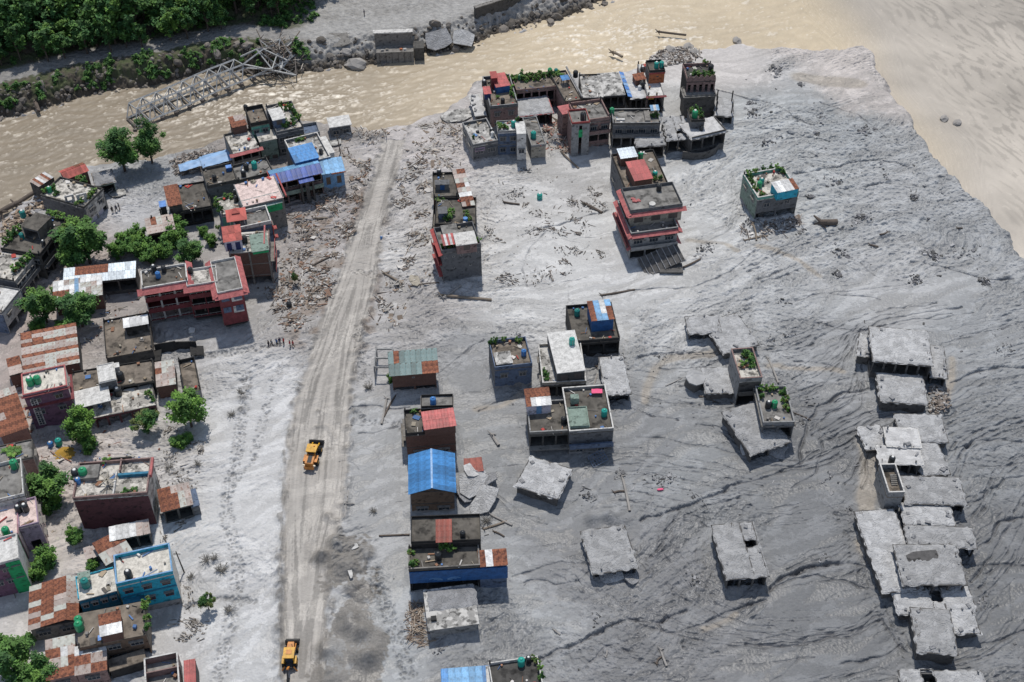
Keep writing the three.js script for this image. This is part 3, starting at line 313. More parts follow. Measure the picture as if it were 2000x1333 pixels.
function walls(b, w, d, y0, y1, o) {   // four walls with real openings, floors inside; floors are listed from the top one down
  const t = .22, fh = o.fh || 3.1, m = M[o.wc || 'conc'], nf = Math.max(1, Math.ceil((y1 - Math.max(y0, -.6)) / fh));
  const sides = [['f', w, 0, 0, d / 2 - t], ['b', w, Math.PI, 0, -d / 2 + t], ['r', d - 2 * t, Math.PI / 2, w / 2 - t, 0], ['l', d - 2 * t, -Math.PI / 2, -w / 2 + t, 0]];
  for (const [k, len, turn, x, z] of sides) {
    const hl = []; (o[k] || []).forEach((code, i) => { const fy = y1 - fh * (i + 1); if (code !== '-') for (const q of holesFor(code, len, fy - y0, fh)) { if (q.y + q.h < .9) continue; q.h = Math.min(q.h, y1 - y0 - .25 - q.y); if (q.y < .02) { q.h += q.y - .02; q.y = .02; } hl.push(q); } });
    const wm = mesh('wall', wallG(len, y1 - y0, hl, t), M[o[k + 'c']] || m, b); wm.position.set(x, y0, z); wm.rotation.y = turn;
    const put = (m, lx, y, lz) => { const c = Math.cos(turn), sn = Math.sin(turn); m.rotation.y = turn; m.position.set(x + lx * c + lz * sn, y0 + y, z - lx * sn + lz * c); };
    for (const q of hl) if ('wWsd'.includes(q.kind)) { const [fg, pg] = winG(q.w, q.h); const f = mesh(q.kind === 'd' ? 'door' : 'window', fg, M[o.wf || (q.kind === 'd' ? 'framed' : 'frame')], b); put(f, q.x + q.w / 2, q.y, t - .07); if (q.kind === 'w' || q.kind === 'W') mesh('sunshade', shadeG(q.w, q.h), M.conc, f); mesh(q.kind === 'd' ? 'door_leaf' : 'pane', pg, q.kind === 'd' ? M[o.dc || 'wood'] : M.glass, f); }
    else if ((q.kind === 'b' || q.kind === 'g') && o.rail) put(mesh('railing', mergeGeometries([...(q.kind === 'g' ? [boxG(.2, q.h, .1, -q.w / 2, 0, .1), boxG(.2, q.h, .1, q.w / 2, 0, .1)] : []), boxG(q.w, .07, .06, 0, .32, 0), ...[-.42, -.14, .14, .42].map(e => boxG(.05, .34, .05, q.w * e, -.02, 0))]), M[o.rail], b), q.x + q.w / 2, q.y, t - .08);
  }
  for (let i = 1; i < nf + 1; i++) { const y = y1 - fh * i; if (y < y0 + .3) break; const e = o.band ? o.bandw || .1 : -.5; mesh('floor_slab', boxG(w + e, .16, d + e, 0, y - .16, 0), M[o.band || 'concd'], b); }
}
function mudcapG(w, d, cx, cz, amp = .13) {   // a crust of dried mud with a ragged, sagging rim
  const nx = Math.max(5, Math.round(w / .28)), nz = Math.max(5, Math.round(d / .28)); const g = new THREE.PlaneGeometry(w, d, nx, nz); g.rotateX(-Math.PI / 2); const p = g.attributes.position, uv = g.attributes.uv, [a, b] = uvo(), fl = R() * 3.1;
  for (let i = 0; i < p.count; i++) { let x = p.getX(i), z = p.getZ(i); const ed = Math.min(w / 2 - Math.abs(x), d / 2 - Math.abs(z)), X = x + cx, Z = z + cz, u = X * Math.cos(fl) + Z * Math.sin(fl), v = -X * Math.sin(fl) + Z * Math.cos(fl); const q = noise(X * .3, Z * .3), wv = q * 1.6, q2 = 1 - 2 * Math.abs(noise(u * .5 + wv, v * 1.5 + wv)), q3 = noise(X * 2.6, Z * 2.6), q4 = 1 - 2 * Math.abs(noise(u * 1.3 - wv, v * 2.4)); const e = sstep(0, .6, ed);
    if (ed < .02) { const k = .08 + .3 * noise(X * .9 + 4, Z * .9); if (w / 2 - Math.abs(x) < .02) x += Math.sign(x) * k; if (d / 2 - Math.abs(z) < .02) z += Math.sign(z) * k; p.setXYZ(i, x, -.1 + .14 * noise(X * 1.3, Z * 1.3 + 8), z); } else p.setY(i, .05 + e * amp * (.8 + .7 * q + .4 * q2 + .22 * q4) + .035 * q3);
    uv.setXY(i, x + a, z + b); } g.computeVertexNormals(); return g; }
const sheetCache = {};
function sheetG(u, v) { const k = u.toFixed(2) + '_' + v.toFixed(2); if (!sheetCache[k]) { const n = 12, g = new THREE.PlaneGeometry(u + .05, v + .08, n, 1); g.rotateX(-Math.PI / 2); const p = g.attributes.position, uv = g.attributes.uv, [a, b] = uvo(); for (let i = 0; i < p.count; i++) { const c = i % (n + 1); p.setY(i, (c % 2) * .055 + .05 * noise(i * 1.7 + u * 9, v * 3)); uv.setXY(i, p.getX(i) + a, p.getZ(i) + b); } g.computeVertexNormals(); sheetCache[k] = g; } return sheetCache[k]; }
// tin: corrugated sheets laid one by one; x0..x0+U along the eave, from the front edge z0 back by V, rising by rise
function tin(b, x0, y0, z0, U, V, rise, tones, o = {}) {
  const nu = Math.max(1, Math.round(U / (o.su || 1.1))), L = Math.hypot(V, rise), nv = Math.max(1, Math.round(L / (o.sv || 2.4))), su = U / nu, sv = L / nv, pitch = Math.atan2(rise, V), sd = R() * 50, name = o.name || 'roofing_sheet';
  const q = new THREE.Quaternion().setFromAxisAngle(new THREE.Vector3(1, 0, 0), pitch);
  for (let i = 0; i < nu; i++) for (let j = 0; j < nv; j++) {
    if (o.gap && R() < o.gap) continue;
    const band = o.stripe ? (j % 2) : 0, n = .5 + .75 * noise(sd + i * (o.nu || .13), j * (o.nv || .7)) + rr(-.1, .1); let ts = Array.isArray(tones) ? tones[o.stripe ? (R() < .15 ? R() * tones.length | 0 : (o.stripe === 'u' ? i : j) % tones.length) : clamp(Math.floor(n * tones.length), 0, tones.length - 1)] : tones;
    const list = S[ts]; const m = mesh(name, sheetG(su, sv), list[Math.floor(R() * list.length)], b);
    const lp = new THREE.Vector3(su * (i + .5), .012 * (i % 2) + .02 * (j % 2), -sv * (j + .5)).applyQuaternion(q); m.position.set(x0 + lp.x, y0 + lp.y, z0 + lp.z); m.quaternion.copy(q); if (o.mess) { m.rotateY(rr(-1, 1) * o.mess * .3); m.rotateX(rr(-1, 1) * o.mess * .2); m.position.y += R() * o.mess * .2; }
  }
}
function parapet(b, w, d, y, ph, mt, sides = 'FRBL', t = .17, cope) { const o = .03, W = w + 2 * o, D = d + 2 * o, hs = [], cs = []; const add = (l, x, z, ax) => { hs.push(ax ? boxG(t, ph, l, x, y, z) : boxG(l, ph, t, x, y, z)); cs.push(ax ? boxG(t + .08, .07, l, x, y + ph, z) : boxG(l + .08, .07, t + .08, x, y + ph, z)); };
  if (sides.includes('F')) add(W, 0, D / 2 - t / 2, 0); if (sides.includes('B')) add(W, 0, -D / 2 + t / 2, 0); if (sides.includes('R')) add(D - 2 * t - .1, W / 2 - t / 2, 0, 1); if (sides.includes('L')) add(D - 2 * t - .1, -W / 2 + t / 2, 0, 1);
  for (const g of hs) mesh('parapet', g, M[mt], b); if (cope) mesh('coping', mergeGeometries(cs), M[cope], b); }
// B: a flat-roofed building from its roof corners [cx, cz, width, depth, turn, height]
function B(name, label, category, q, o = {}) {
  const [cx, cz, w, d, a, h] = q; const b = thing(name, label, category, cx, 0, cz, a, o.group); block(b, w, d, h, o); b.S = o.s || label; drift(b, w, d, cx > -42 ? 1 : .45); if (cx > -20) { b.rotation.x = rr(-.012, .012); b.rotation.z = rr(-.014, .014); } if (cx > -42 && h > 4) coat(b, w, d, o.coat || rr(.8, 1.7)); if (!o.mud && o.ph !== 0 && w * d > 18) { clutter(b, w, d, h - (o.ph === undefined ? .8 : o.ph)); if (R() < .55) for (const [sx, sz] of [[-1, -1], [1, -1], [1, 1], [-1, 1]]) if (R() < .7) { const y = h - .02, c = mesh('starter_column', boxG(.26, rr(.3, .9), .26, sx * (w / 2 - .2), y, sz * (d / 2 - .2)), M.concd, b); } } return b;
}
function block(b, w, d, h, o) {
  const ph = o.ph === undefined ? .8 : o.ph, ov = o.ov === undefined ? .05 : o.ov, y1 = h - ph, y0 = o.y0 === undefined ? -1.6 : o.y0; b.roofY = y1;
  walls(b, w, d, y0, y1 - .2, o);
  if (o.hole) { const [hx, hz, hw, hd] = o.hole, W = w / 2 + ov, D = d / 2 + ov, x0 = hx - hw / 2, x1 = hx + hw / 2, z0 = hz - hd / 2, z1 = hz + hd / 2; const gs = [boxG(x0 + W, .2, 2 * D, (x0 - W) / 2, y1 - .2, 0), boxG(W - x1, .2, 2 * D, (x1 + W) / 2, y1 - .2, 0), boxG(hw, .2, z0 + D, hx, y1 - .2, (z0 - D) / 2), boxG(hw, .2, D - z1, hx, y1 - .2, (z1 + D) / 2)]; mesh('roof_slab', mergeGeometries(gs), M[o.rc || 'roofg'], b);
    if (o.mud) for (const [mw, md, mx, mz] of [[x0 + W, 2 * D, (x0 - W) / 2, 0], [W - x1, 2 * D, (x1 + W) / 2, 0], [hw, z0 + D, hx, (z0 - D) / 2], [hw, D - z1, hx, (z1 + D) / 2]]) { const m = mesh('mud_cover', mudcapG(mw - .02, md - .02, mx + b.position.x, mz + b.position.z, o.amp), M[o.mud], b); m.position.set(mx, y1, mz); } }
  else { mesh('roof_slab', boxG(w + 2 * ov, .2, d + 2 * ov, 0, y1 - .2, 0), M[o.rc || 'roofg'], b);
    if (o.mud) { const m = mesh('mud_cover', mudcapG(w + 2 * ov - .06, d + 2 * ov - .06, b.position.x, b.position.z, o.amp), M[o.mud], b); m.position.y = y1; } }
  if (ph > 0) parapet(b, w, d, y1, ph, o.pc || o.wc || 'conc', o.ps, .17, o.cope);
  if (o.eave) for (const [y, out, drop, mt, sides] of o.eave) for (const s of sides) { const fr = s === 'F' || s === 'B', len = (fr ? w : d) + 2 * out, sg = s === 'F' || s === 'R' ? 1 : -1; const e = mesh('eave', boxG(len, .1, Math.hypot(out, drop) + .1, 0, -.05, 0), M[mt], b); const off = (fr ? d : w) / 2 + out / 2; e.position.set(fr ? 0 : sg * off, y - drop / 2, fr ? sg * off : 0); e.rotation.order = 'YXZ'; e.rotation.y = fr ? (sg > 0 ? 0 : Math.PI) : sg * Math.PI / 2; e.rotation.x = Math.atan2(drop, out); }
  if (o.bal) for (const [s, y, out, mt, rail] of o.bal) { const fr = s === 'F', len = fr ? w : d - .1, x = fr ? 0 : (s === 'R' ? 1 : -1) * (w / 2 + out / 2), z = fr ? d / 2 + out / 2 : 0; const bx = mesh('balcony', fr ? boxG(len, .16, out, x, y, z) : boxG(out, .16, len, x, y, z), M[mt], b); if (rail) { const g = fr ? [boxG(len, .9, .1, x, y + .16, z + out / 2 - .06)] : [boxG(.1, .9, len, x + (s === 'R' ? 1 : -1) * (out / 2 - .06), y + .16, z)]; mesh('balcony_wall', g[0], M[rail], bx); } }
  return b;
}
// drift: mud banked up against a wall foot, in the ground's own mud
function drift(b, w, d, k = 1) { b.updateMatrixWorld(true); const P = [], per = [[-w / 2, d / 2, 1, 0, w, 0, 1], [w / 2, d / 2, 0, -1, d, 1, 0], [w / 2, -d / 2, -1, 0, w, 0, -1], [-w / 2, -d / 2, 0, 1, d, -1, 0]]; for (const [x, z, dx, dz, l, nx, nz] of per) { const n = Math.max(3, Math.round(l / .55)); for (let i = 0; i < n; i++) { const t = i / n; const e = t === 0 ? .7 : 1; P.push([x + dx * l * t, z + dz * l * t, nx, nz, e]); } }
  for (let i = 0; i < P.length; i++) { const a = P[(i + P.length - 1) % P.length], c = P[i], e = P[(i + 1) % P.length]; let nx = a[2] + 2 * c[2] + e[2], nz = a[3] + 2 * c[3] + e[3]; const m = Math.hypot(nx, nz); c[5] = nx / m; c[6] = nz / m; }
  const pos = [], uv = [], idx = [], v = new THREE.Vector3(), rows = [[-.3, 1.05], [.06, 1], [.45, .5], [1, .2], [1.9, -.18]], N = P.length; for (const [x, z, , , , nx, nz] of P) { v.set(x, 0, z).applyMatrix4(b.matrixWorld); const f = .55 + .8 * noise(v.x * .35 + 3, v.z * .35), hb = k * (.16 + .5 * Math.max(0, f)); for (const [o, hh] of rows) { const out = o * (.7 + .6 * Math.max(0, f)); const lx = x + nx * out, lz = z + nz * out; v.set(lx, 0, lz).applyMatrix4(b.matrixWorld); const gy = heightAt(v.x, v.z); pos.push(lx, (hh < 0 ? gy - .15 : Math.min(gy, .3) + hb * hh + .06 * noise(v.x * 2, v.z * 2)), lz); uv.push((v.x - GX0) / GW, (v.z - GZ0) / GD); } } for (let i = 0; i < N; i++) for (let r = 0; r < 4; r++) { const a = i * 5 + r, c = ((i + 1) % N) * 5 + r; idx.push(a, a + 1, c, c, a + 1, c + 1); } const g = new THREE.BufferGeometry(); g.setAttribute('position', new THREE.Float32BufferAttribute(pos, 3)); g.setAttribute('uv', new THREE.Float32BufferAttribute(uv, 2)); g.setIndex(idx); g.computeVertexNormals(); mesh('mud_drift', g, groundMat, b); }
// coat: dried mud stuck to the lower wall, with a ragged tide line
function coat(b, w, d, top) { for (const [len, turn, x, z] of [[w, 0, 0, d / 2], [d - .1, Math.PI / 2, w / 2, 0], [d - .1, -Math.PI / 2, -w / 2, 0]]) { const s = new THREE.Shape(), n = Math.max(4, Math.round(len / .35)), sd = R() * 50; s.moveTo(-len / 2, -1); s.lineTo(len / 2, -1); for (let i = n; i >= 0; i--) s.lineTo(-len / 2 + len * i / n, Math.max(.05, top * (.75 + .5 * noise(sd + i * .22, 3) + .22 * noise(sd + i * .9, 8)))); s.closePath(); const g = new THREE.ExtrudeGeometry(s, { depth: .03, bevelEnabled: false }); const m = mesh('mud_coat', g, M.mudd, b); m.position.set(x + .005 * Math.sin(turn), 0, z); m.rotation.y = turn; } }
const clutM = new THREE.MeshStandardMaterial({ color: 0xffffff, vertexColors: true, roughness: .9 }), clutC = [[.5, .48, .45], [.3, .16, .1], [.12, .11, .1], [.62, .6, .58], [.1, .2, .42], [.35, .28, .2], [.45, .07, .06], [.2, .19, .18], [.28, .25, .2]];
function clutter(b, w, d, y) { const n = Math.round(clamp(w * d / 5, 5, 20)), gs = []; for (let i = 0; i < n; i++) { const t = R(); const g = t < .3 ? boxG(rr(.8, 2.2), .08, rr(.08, .22)) : t < .55 ? boxG(rr(.3, .6), rr(.2, .5), rr(.3, .6)) : t < .75 ? new THREE.CylinderGeometry(.18, .15, rr(.3, .5), 8) : t < .88 ? boxG(rr(.8, 1.4), .04, rr(.5, 1)) : new THREE.CylinderGeometry(.05, .05, rr(1.4, 3), 6).rotateZ(1.57); g.rotateY(R() * 6); const ed = R() < .6; g.translate(rr(-.45, .45) * (w - 1), .2, ed ? (R() < .5 ? -1 : 1) * (d / 2 - .6) : rr(-.4, .4) * (d - 1)); const c = clutC[Math.floor(R() * clutC.length)], q = rr(.7, 1.2), col = []; for (let k = 0; k < g.attributes.position.count; k++) col.push(c[0] * q, c[1] * q, c[2] * q); g.setAttribute('color', new THREE.Float32BufferAttribute(col, 3)); gs.push(g); } const m = mesh('roof_clutter', merge(gs), clutM); m.position.set(b.position.x, y - .06, b.position.z); m.rotation.y = b.rotation.y; tag(m, `odds and ends lying about on ${b.S}`.split(' ').slice(0, 16).join(' '), 'clutter', null, 'stuff'); }
// room: a smaller block standing on or against a building, part of it
function room(b, name, q, y0, o = {}) { const [cx, cz, w, d, a, h] = q, g = new THREE.Group(); g.name = name; const [lx, lz] = toLocal(b, cx, cz); g.position.set(lx, 0, lz); g.rotation.y = a - b.rotation.y; b.add(g);
  if (!o.noWalls) { const H = h - (o.tin ? .06 : .15), t = .15; const hole = o.open ? [{ x: -w / 2 + .25, y: .1, w: w - .5, h: H - y0 - .4, kind: 'o' }] : []; for (const [k, len, turn, x, z] of [['f', w, 0, 0, d / 2 - t], ['b', w, Math.PI, 0, -d / 2 + t], ['r', d - 2 * t, Math.PI / 2, w / 2 - t, 0], ['l', d - 2 * t, -Math.PI / 2, -w / 2 + t, 0]]) { const n = k === 'f' ? o.f : o[k]; const hl = k === 'f' && o.open ? hole : n ? holesFor(n, len, .0, Math.max(2.4, H - y0)).map(e => ({ ...e, h: Math.min(e.h, H - y0 - e.y - .15) })) : []; const wm = mesh('wall', wallG(len, H - y0, hl, t), M[o[k + 'c']] || M[o.wc || 'conc'], g); wm.position.set(x, y0, z); wm.rotation.y = turn; for (const e of hl) if ('wWsd'.includes(e.kind)) { const [fg, pg] = winG(e.w, e.h); const gl = mesh(e.kind === 'd' ? 'door' : 'window', merge([fg, pg]), M[e.kind === 'd' ? (o.dc || 'wood') : 'framed'], g); gl.rotation.y = turn; const c = Math.cos(turn), s = Math.sin(turn), lx2 = e.x + e.w / 2, lz2 = t - .06; gl.position.set(x + lx2 * c + lz2 * s, y0 + e.y, z - lx2 * s + lz2 * c); } } }
  else { const ps = []; for (const [sx, sz] of [[-1, 1], [1, 1], [-1, -1], [1, -1]]) mesh('post', boxG(.14, h - y0, .14, sx * (w / 2 - .2), y0, sz * (d / 2 - .2)), M[o.wc || 'framed'], g); }
  const ov = o.ov === undefined ? .15 : o.ov;
  if (o.tin) tin(g, -w / 2 - ov, h, d / 2 + ov, w + 2 * ov, d + 2 * ov, o.rise || .35, o.tin, o); else if (!o.noRoof) mesh('roof', boxG(w + 2 * ov, .15, d + 2 * ov, 0, h - .15, 0), M[o.rc || 'roofg'], g);
  if (o.ph) parapet(g, w, d, h, o.ph, o.pc || 'white', 'FRBL', .12);
  g.S = b.S; g.top = h; g.W = w; g.D = d; return g; }
// ---------- water tanks ----------
const tankG = (() => { const P = []; const r = .58, h = 1.25; P.push([0, 0], [r * .97, 0]); for (let i = 0; i <= 10; i++) { const y = .04 + h * i / 10; P.push([r * (i % 2 ? 1 : .955), y]); } P.push([r * .9, h + .16], [r * .62, h + .3], [r * .36, h + .34]); const g = new THREE.LatheGeometry(P.map(p => new THREE.Vector2(...p)), 18); const l = new THREE.LatheGeometry([[0, h + .5], [.2, h + .48], [.24, h + .42], [.24, h + .3]].map(p => new THREE.Vector2(...p)), 14); return [g, l]; })();
const tankM = { g: mat([.02, .3, .13], null, .45), t: mat([.02, .36, .3], null, .45), k: mat([.025, .028, .032], null, .45), u: mat([.05, .2, .5], null, .45), w: mat([.75, .75, .73], null, .5), c: mat([.015, .22, .2], null, .45) };
const tankN = { g: 'green', t: 'turquoise', k: 'black', u: 'blue', w: 'white', c: 'dark green' };
const tankSeen = {};
function tank(x, z, y, c, where, extra = '', s = 1) { const key = c + where; tankSeen[key] = (tankSeen[key] || 0) + 1; const t = thing('water_tank', `${tankN[c]} plastic water tank ${where}${extra}`, 'water tank', x, y, z, R() * 6, 'plastic water tanks'); t.scale.setScalar(s); mesh('tank_body', tankG[0], tankM[c], t); mesh('tank_lid', tankG[1], c === 'w' || R() < .5 ? tankM.w : tankM[c], t); if (extra !== ' ') mesh('inlet_pipe', boxG(.05, 1.5, .05, .62, 0, .1), M.frame, t); return t; }

// ---------- leaves, plants and trees ----------
const leafM = new THREE.MeshStandardMaterial({ color: 0xffffff, vertexColors: true, roughness: .75, side: THREE.DoubleSide });
const barkM = mat([.13, .1, .08], tex.plaster, .95);
const greens = { mid: [.09, .2, .04], dark: [.045, .125, .03], lime: [.14, .28, .045], deep: [.055, .145, .04], olive: [.14, .18, .055] };
// crown: clumps of small leaf faces spread through a lumpy volume
function crownG(seed, r, hgt, y, nc, nl, ls, pal) {
  const q = rng(seed), pos = [], nor = [], col = [], idx = []; const g3 = () => (q() + q() + q() - 1.5) / 1.5;
  const cl = []; for (let i = 0; i < nc; i++) { let a = q() * 6.283, c = 2 * q() - 1, e = Math.pow(q(), .45); const s = Math.sqrt(1 - c * c); const lump = .86 + .36 * noise(a * 1.1 + seed, c * 1.7); cl.push([Math.cos(a) * s * e * r * lump, y + c * e * hgt * lump, Math.sin(a) * s * e * r * lump, r * (.22 + .18 * q())]); }
  for (const [cx, cy, cz, cr] of cl) { const tq = pal[Math.floor(q() * pal.length)], tv = .75 + .5 * q();
    for (let k = 0; k < nl; k++) { const px = cx + g3() * cr, py = cy + g3() * cr * .8, pz = cz + g3() * cr; const a = q() * 6.283, t = (q() - .5) * 1.7, s = ls * (.6 + .8 * q()); const ux = Math.cos(a) * s, uz = Math.sin(a) * s, uy = (q() - .6) * s, vx = -Math.sin(a) * s * Math.cos(t), vz = Math.cos(a) * s * Math.cos(t), vy = Math.sin(t) * s; const b = pos.length / 3; pos.push(px - ux, py - uy, pz - uz, px + vx * .55, py + vy * .55 + s * .12, pz + vz * .55, px + ux, py + uy, pz + uz, px - vx * .55, py - vy * .55 + s * .12, pz - vz * .55); const z = tv * (.7 + .6 * q()); for (let m = 0; m < 4; m++) col.push(tq[0] * z, tq[1] * z, tq[2] * z); idx.push(b, b + 1, b + 2, b, b + 2, b + 3); } }
  const g = new THREE.BufferGeometry(); g.setAttribute('position', new THREE.Float32BufferAttribute(pos, 3)); g.setAttribute('color', new THREE.Float32BufferAttribute(col, 3)); g.setIndex(idx); g.computeVertexNormals(); return [g, cl];
}
function limbG(a, b, r0, r1) { const d = new THREE.Vector3(b[0] - a[0], b[1] - a[1], b[2] - a[2]), l = d.length(); const g = new THREE.CylinderGeometry(r1, r0, l, 7, 1); g.translate(0, l / 2, 0); g.applyQuaternion(new THREE.Quaternion().setFromUnitVectors(new THREE.Vector3(0, 1, 0), d.normalize())); g.translate(...a); return g; }
const treeProtos = {};
function treeParts(kind) {
  if (treeProtos[kind]) return treeProtos[kind];
  const P = { broad: [11, 3, 2.5, 4.2, 70, 120, .2, [greens.mid, greens.mid, greens.dark, greens.lime]], round: [23, 3, 2.7, 4, 80, 120, .17, [greens.mid, greens.deep, greens.dark]], bright: [37, 3, 2.6, 3.9, 52, 120, .21, [greens.lime, greens.mid, greens.lime]], small: [41, 3, 2.4, 3.6, 36, 100, .24, [greens.mid, greens.olive, greens.dark]], bush: [53, 3, 1.9, 1.7, 40, 100, .24, [greens.mid, greens.dark, greens.lime]], wildA: [61, 3, 3.4, 4.6, 36, 48, .31, [greens.dark, greens.mid, greens.deep]], wildB: [71, 3, 3, 4.3, 34, 50, .32, [greens.deep, greens.mid, greens.lime]], wildC: [83, 3, 3.8, 5, 38, 48, .31, [greens.dark, greens.deep, greens.mid]] }[kind];
  const [cg, cl] = crownG(...P), y = P[3]; const gs = [limbG([0, -.6, 0], [.1, y * .55, .05], .22, .15)]; const q = rng(P[0] + 1); for (let i = 0; i < 9; i++) { const c = cl[Math.floor(q() * cl.length)]; gs.push(limbG([.1, y * (.3 + .25 * q()), .05], [c[0] * .85, c[1], c[2] * .85], .09, .03)); }
  return treeProtos[kind] = [cg, mergeGeometries(gs)];
}
function tree(kind, label, x, z, r, o = {}) { const [cg, tg] = treeParts(kind); const y = o.y === undefined ? Math.min(heightAt(x, z), 30) : o.y; const t = thing(o.name || (kind === 'bush' ? 'leafy_bush' : 'leafy_tree'), label, kind === 'bush' ? 'bush' : 'tree', x, y, z, o.turn === undefined ? R() * 6.28 : o.turn, o.group); const s = r / 3 * (kind.startsWith('wild') ? 1 : 1.06); t.scale.set(s * (o.w || 1), s * (o.h || 1), s); mesh('crown', cg, leafM, t); mesh('trunk', tg, barkM, t); if (o.lean) t.rotation.z = o.lean; return t; }
const plantP = [3, 5, 9].map((s, i) => crownG(100 + s, 1, .75, .62, 14 + i, 30, .19, [[greens.mid, greens.lime], [greens.mid, greens.dark], [greens.lime, greens.olive, greens.mid]][i])[0]);
const potG = new THREE.CylinderGeometry(.26, .2, .36, 10); potG.translate(0, .18, 0);
const potM = mat([.36, .16, .1], tex.plaster, .9);
function plants(b, list, label) { for (const [x, z, r, h] of list) { const t = thing('rooftop_plant', label, 'plant', x, b.roofY, z, R() * 6, label); t.scale.set(r, Math.max(.5, h), r); mesh('foliage', plantP[Math.floor(R() * 3)], leafM, t); mesh('pot', potG, potM, t); } }

// ---------- buildings sunk in the mud flat ----------
M.mud2 = M.mud.clone(); M.mud2.color.multiplyScalar(.84); M.mud3 = M.mud.clone(); M.mud3.color.multiplyScalar(1.14);
const mudH = { ph: 0, ov: .35, mud: 'mud', rc: 'mudwall', wc: 'mudwall', fh: 3.2, f: ['-'] };
const slabs = [];
function mudHouse(label, q, o = {}) { const b = B('mud_buried_house', label, 'house', q, { ...mudH, mud: ['mud', 'mud2', 'mud3'][Math.floor(R() * 3)], group: 'flat roofs left standing out of the mud', ...o }); slabs.push(b); const w = q[2], d = q[3], n = 4 + Math.floor(R() * 5); for (let i = 0; i < n; i++) { const sd = R() < .5, x = sd ? (R() < .5 ? -1 : 1) * w * .47 : rr(-.45, .45) * w, z = sd ? rr(-.45, .45) * d : (R() < .5 ? -1 : 1) * d * .47; if (R() < .25) { const g = []; for (let r = 0; r < 4; r++) g.push(limbG([(r % 2 - .5) * .2, 0, (r > 1 ? .1 : -.1)], [(r % 2 - .5) * .2 + rr(-.3, .3), rr(.5, 1.1), rr(-.3, .3)], .025, .02)); const m = mesh('bent_rebar', mergeGeometries(g), M.wood, b); m.position.set(x, q[5], z); } else if (R() < .5) mesh('column_stub', boxG(.25, rr(.3, .8), .25, x, q[5] - .02, z), M.mudd, b); else { const m = mesh('loose_chunk', boxG(rr(.4, 1.1), rr(.2, .4), rr(.3, .7), 0, 0, 0), M.mudd, b); m.position.set(x * .9, q[5] + .12, z * .9); m.rotation.set(rr(-.2, .2), R() * 3, rr(-.2, .2)); } } return b; }
// the row at the right edge, far to near
mudHouse('largest mud coated flat roof at the far end of the right hand row', [75.27,-176.26,10.87,9.16,-0.114,5.5], { f: ['o5', '-'], l: ['o2', '-'] });
mudHouse('low mud coated annex on the right side of the far end roof', [82.58,-174.46,2.78,8.4,-0.147,3], { f: ['o1'] });
mudHouse('small mud coated outbuilding left of the far end roof', [69.46,-178.97,2.07,5.77,-0.276,3]);
mudHouse('square mud coated roof in front of the far end house', [74.12,-167.26,8.34,7.16,-0.094,3], { f: ['-'], l: ['-'] });
mudHouse('back slab of the broken mud roof cluster with a jagged corner', [75.88,-157.96,8.22,6.24,-0.030,2.2]);
mudHouse('long narrow mud slab along the right of the white roof', [75.88,-151.4,4.79,8.38,0.074,1.8], { f: ['-'] });
mudHouse('clean whitish roof slab with a ledge on its right side', [71.24,-154.04,5.68,4.12,-0.065,4], { mud: 'mudw', rc: 'white', amp: .03, f: ['-'] });
mudHouse('white roof slab with a black tank at its front corner', [69.98,-150.17,7.18,3.65,-0.050,3.6], { mud: 'mudw', rc: 'white', amp: .03, f: ['o4'] });
mudHouse('low mud slab sticking out left of the white roofs', [66.72,-155.92,3.97,5.22,0.124,1.8]);
{ const b = B('stair_tower', 'narrow open topped stair tower with pale rim in the right hand row', 'tower', [66.5,-142.91,2.77,6.32,0.041,6], { ph: 1.3, wc: 'greyl', pc: 'greyl', rc: 'roofb', cope: 'white', f: ['-', 'o1'], l: ['-', '-'] }); tank(67.98,-148.32, 3.7, 'k', 'behind the open stair tower'); mesh('stair_flight', merge([...Array(6)].map((_, i) => boxG(1.1, .18, .3, .5, b.roofY + .02 + i * .16, .6 - i * .3))), M.conc, b); }
mudHouse('wide mud coated roof to the right of the stair tower', [74.16,-142.38,10.14,5.65,-0.022,3.2], { f: ['o4'] });
mudHouse('narrow mud coated roof strip below the wide roof of the tower', [72.24,-137.41,8.19,4.25,-0.013,2.6], { f: ['-'] });
mudHouse('long sunken mud roof on the left flank of the right hand row', [63.9,-130.05,6.58,16.44,0.092,2.6], { f: ['-'], l: ['-'] });
mudHouse('mud roof with a stepped right edge above the ribbed roof', [72.99,-132.14,11.08,3.89,-0.038,3.4], { f: ['o4'], r: ['o1'] });
mudHouse('highest ribbed mud roof near the middle of the right hand row', [69.5,-125.64,9.99,7.62,-0.000,4.4], { f: ['o4'] , r: ['o2'] });
mudHouse('low mud roof with a dark square shaft open in it', [69.41,-120.24,12.26,4.55,0.048,2.2], { f: ['-'], hole: [.6, -.7, 1.9, 2.4] });
mudHouse('rippled mud roof nearest the bottom right of the row', [67.56,-113.65,5.81,7.82,-0.080,3.2], { f: ['-'] });
mudHouse('crumbling mud roof right of the rippled roof', [73.15,-116.17,3.9,4.25,0.024,2.2]);
mudHouse('mud roof cut by the bottom edge below the right hand row', [67.08,-104.93,12.44,3.4,-0.000,2.4], { f: ['-'], hole: [-2, -1, 2, 2.4] });
mudHouse('square mud roof with a notch cut from its right side', [38.45,-129.21,6.75,10.82,0.106,3.5], { f: ['o3'], l: ['-'], hole: [2.35, -1.2, 2.3, 1.5] });
mudHouse('tilted mud roof with a broken front lip standing alone', [16.45,-130.28,7.35,8.6,0.199,2.3], { f: ['o2'] }).rotation.z = -.03;
mudHouse('crooked mud roof turned at an angle beside the rubble heap', [5.78,-145.74,7.62,6.96,-0.404,2.6], { f: ['-'], r: ['o2'] }).rotation.z = .03;
mudHouse('ragged mud roof behind the tall narrow grey house', [43.54,-182.96,7.28,9.3,0.340,2.4]);
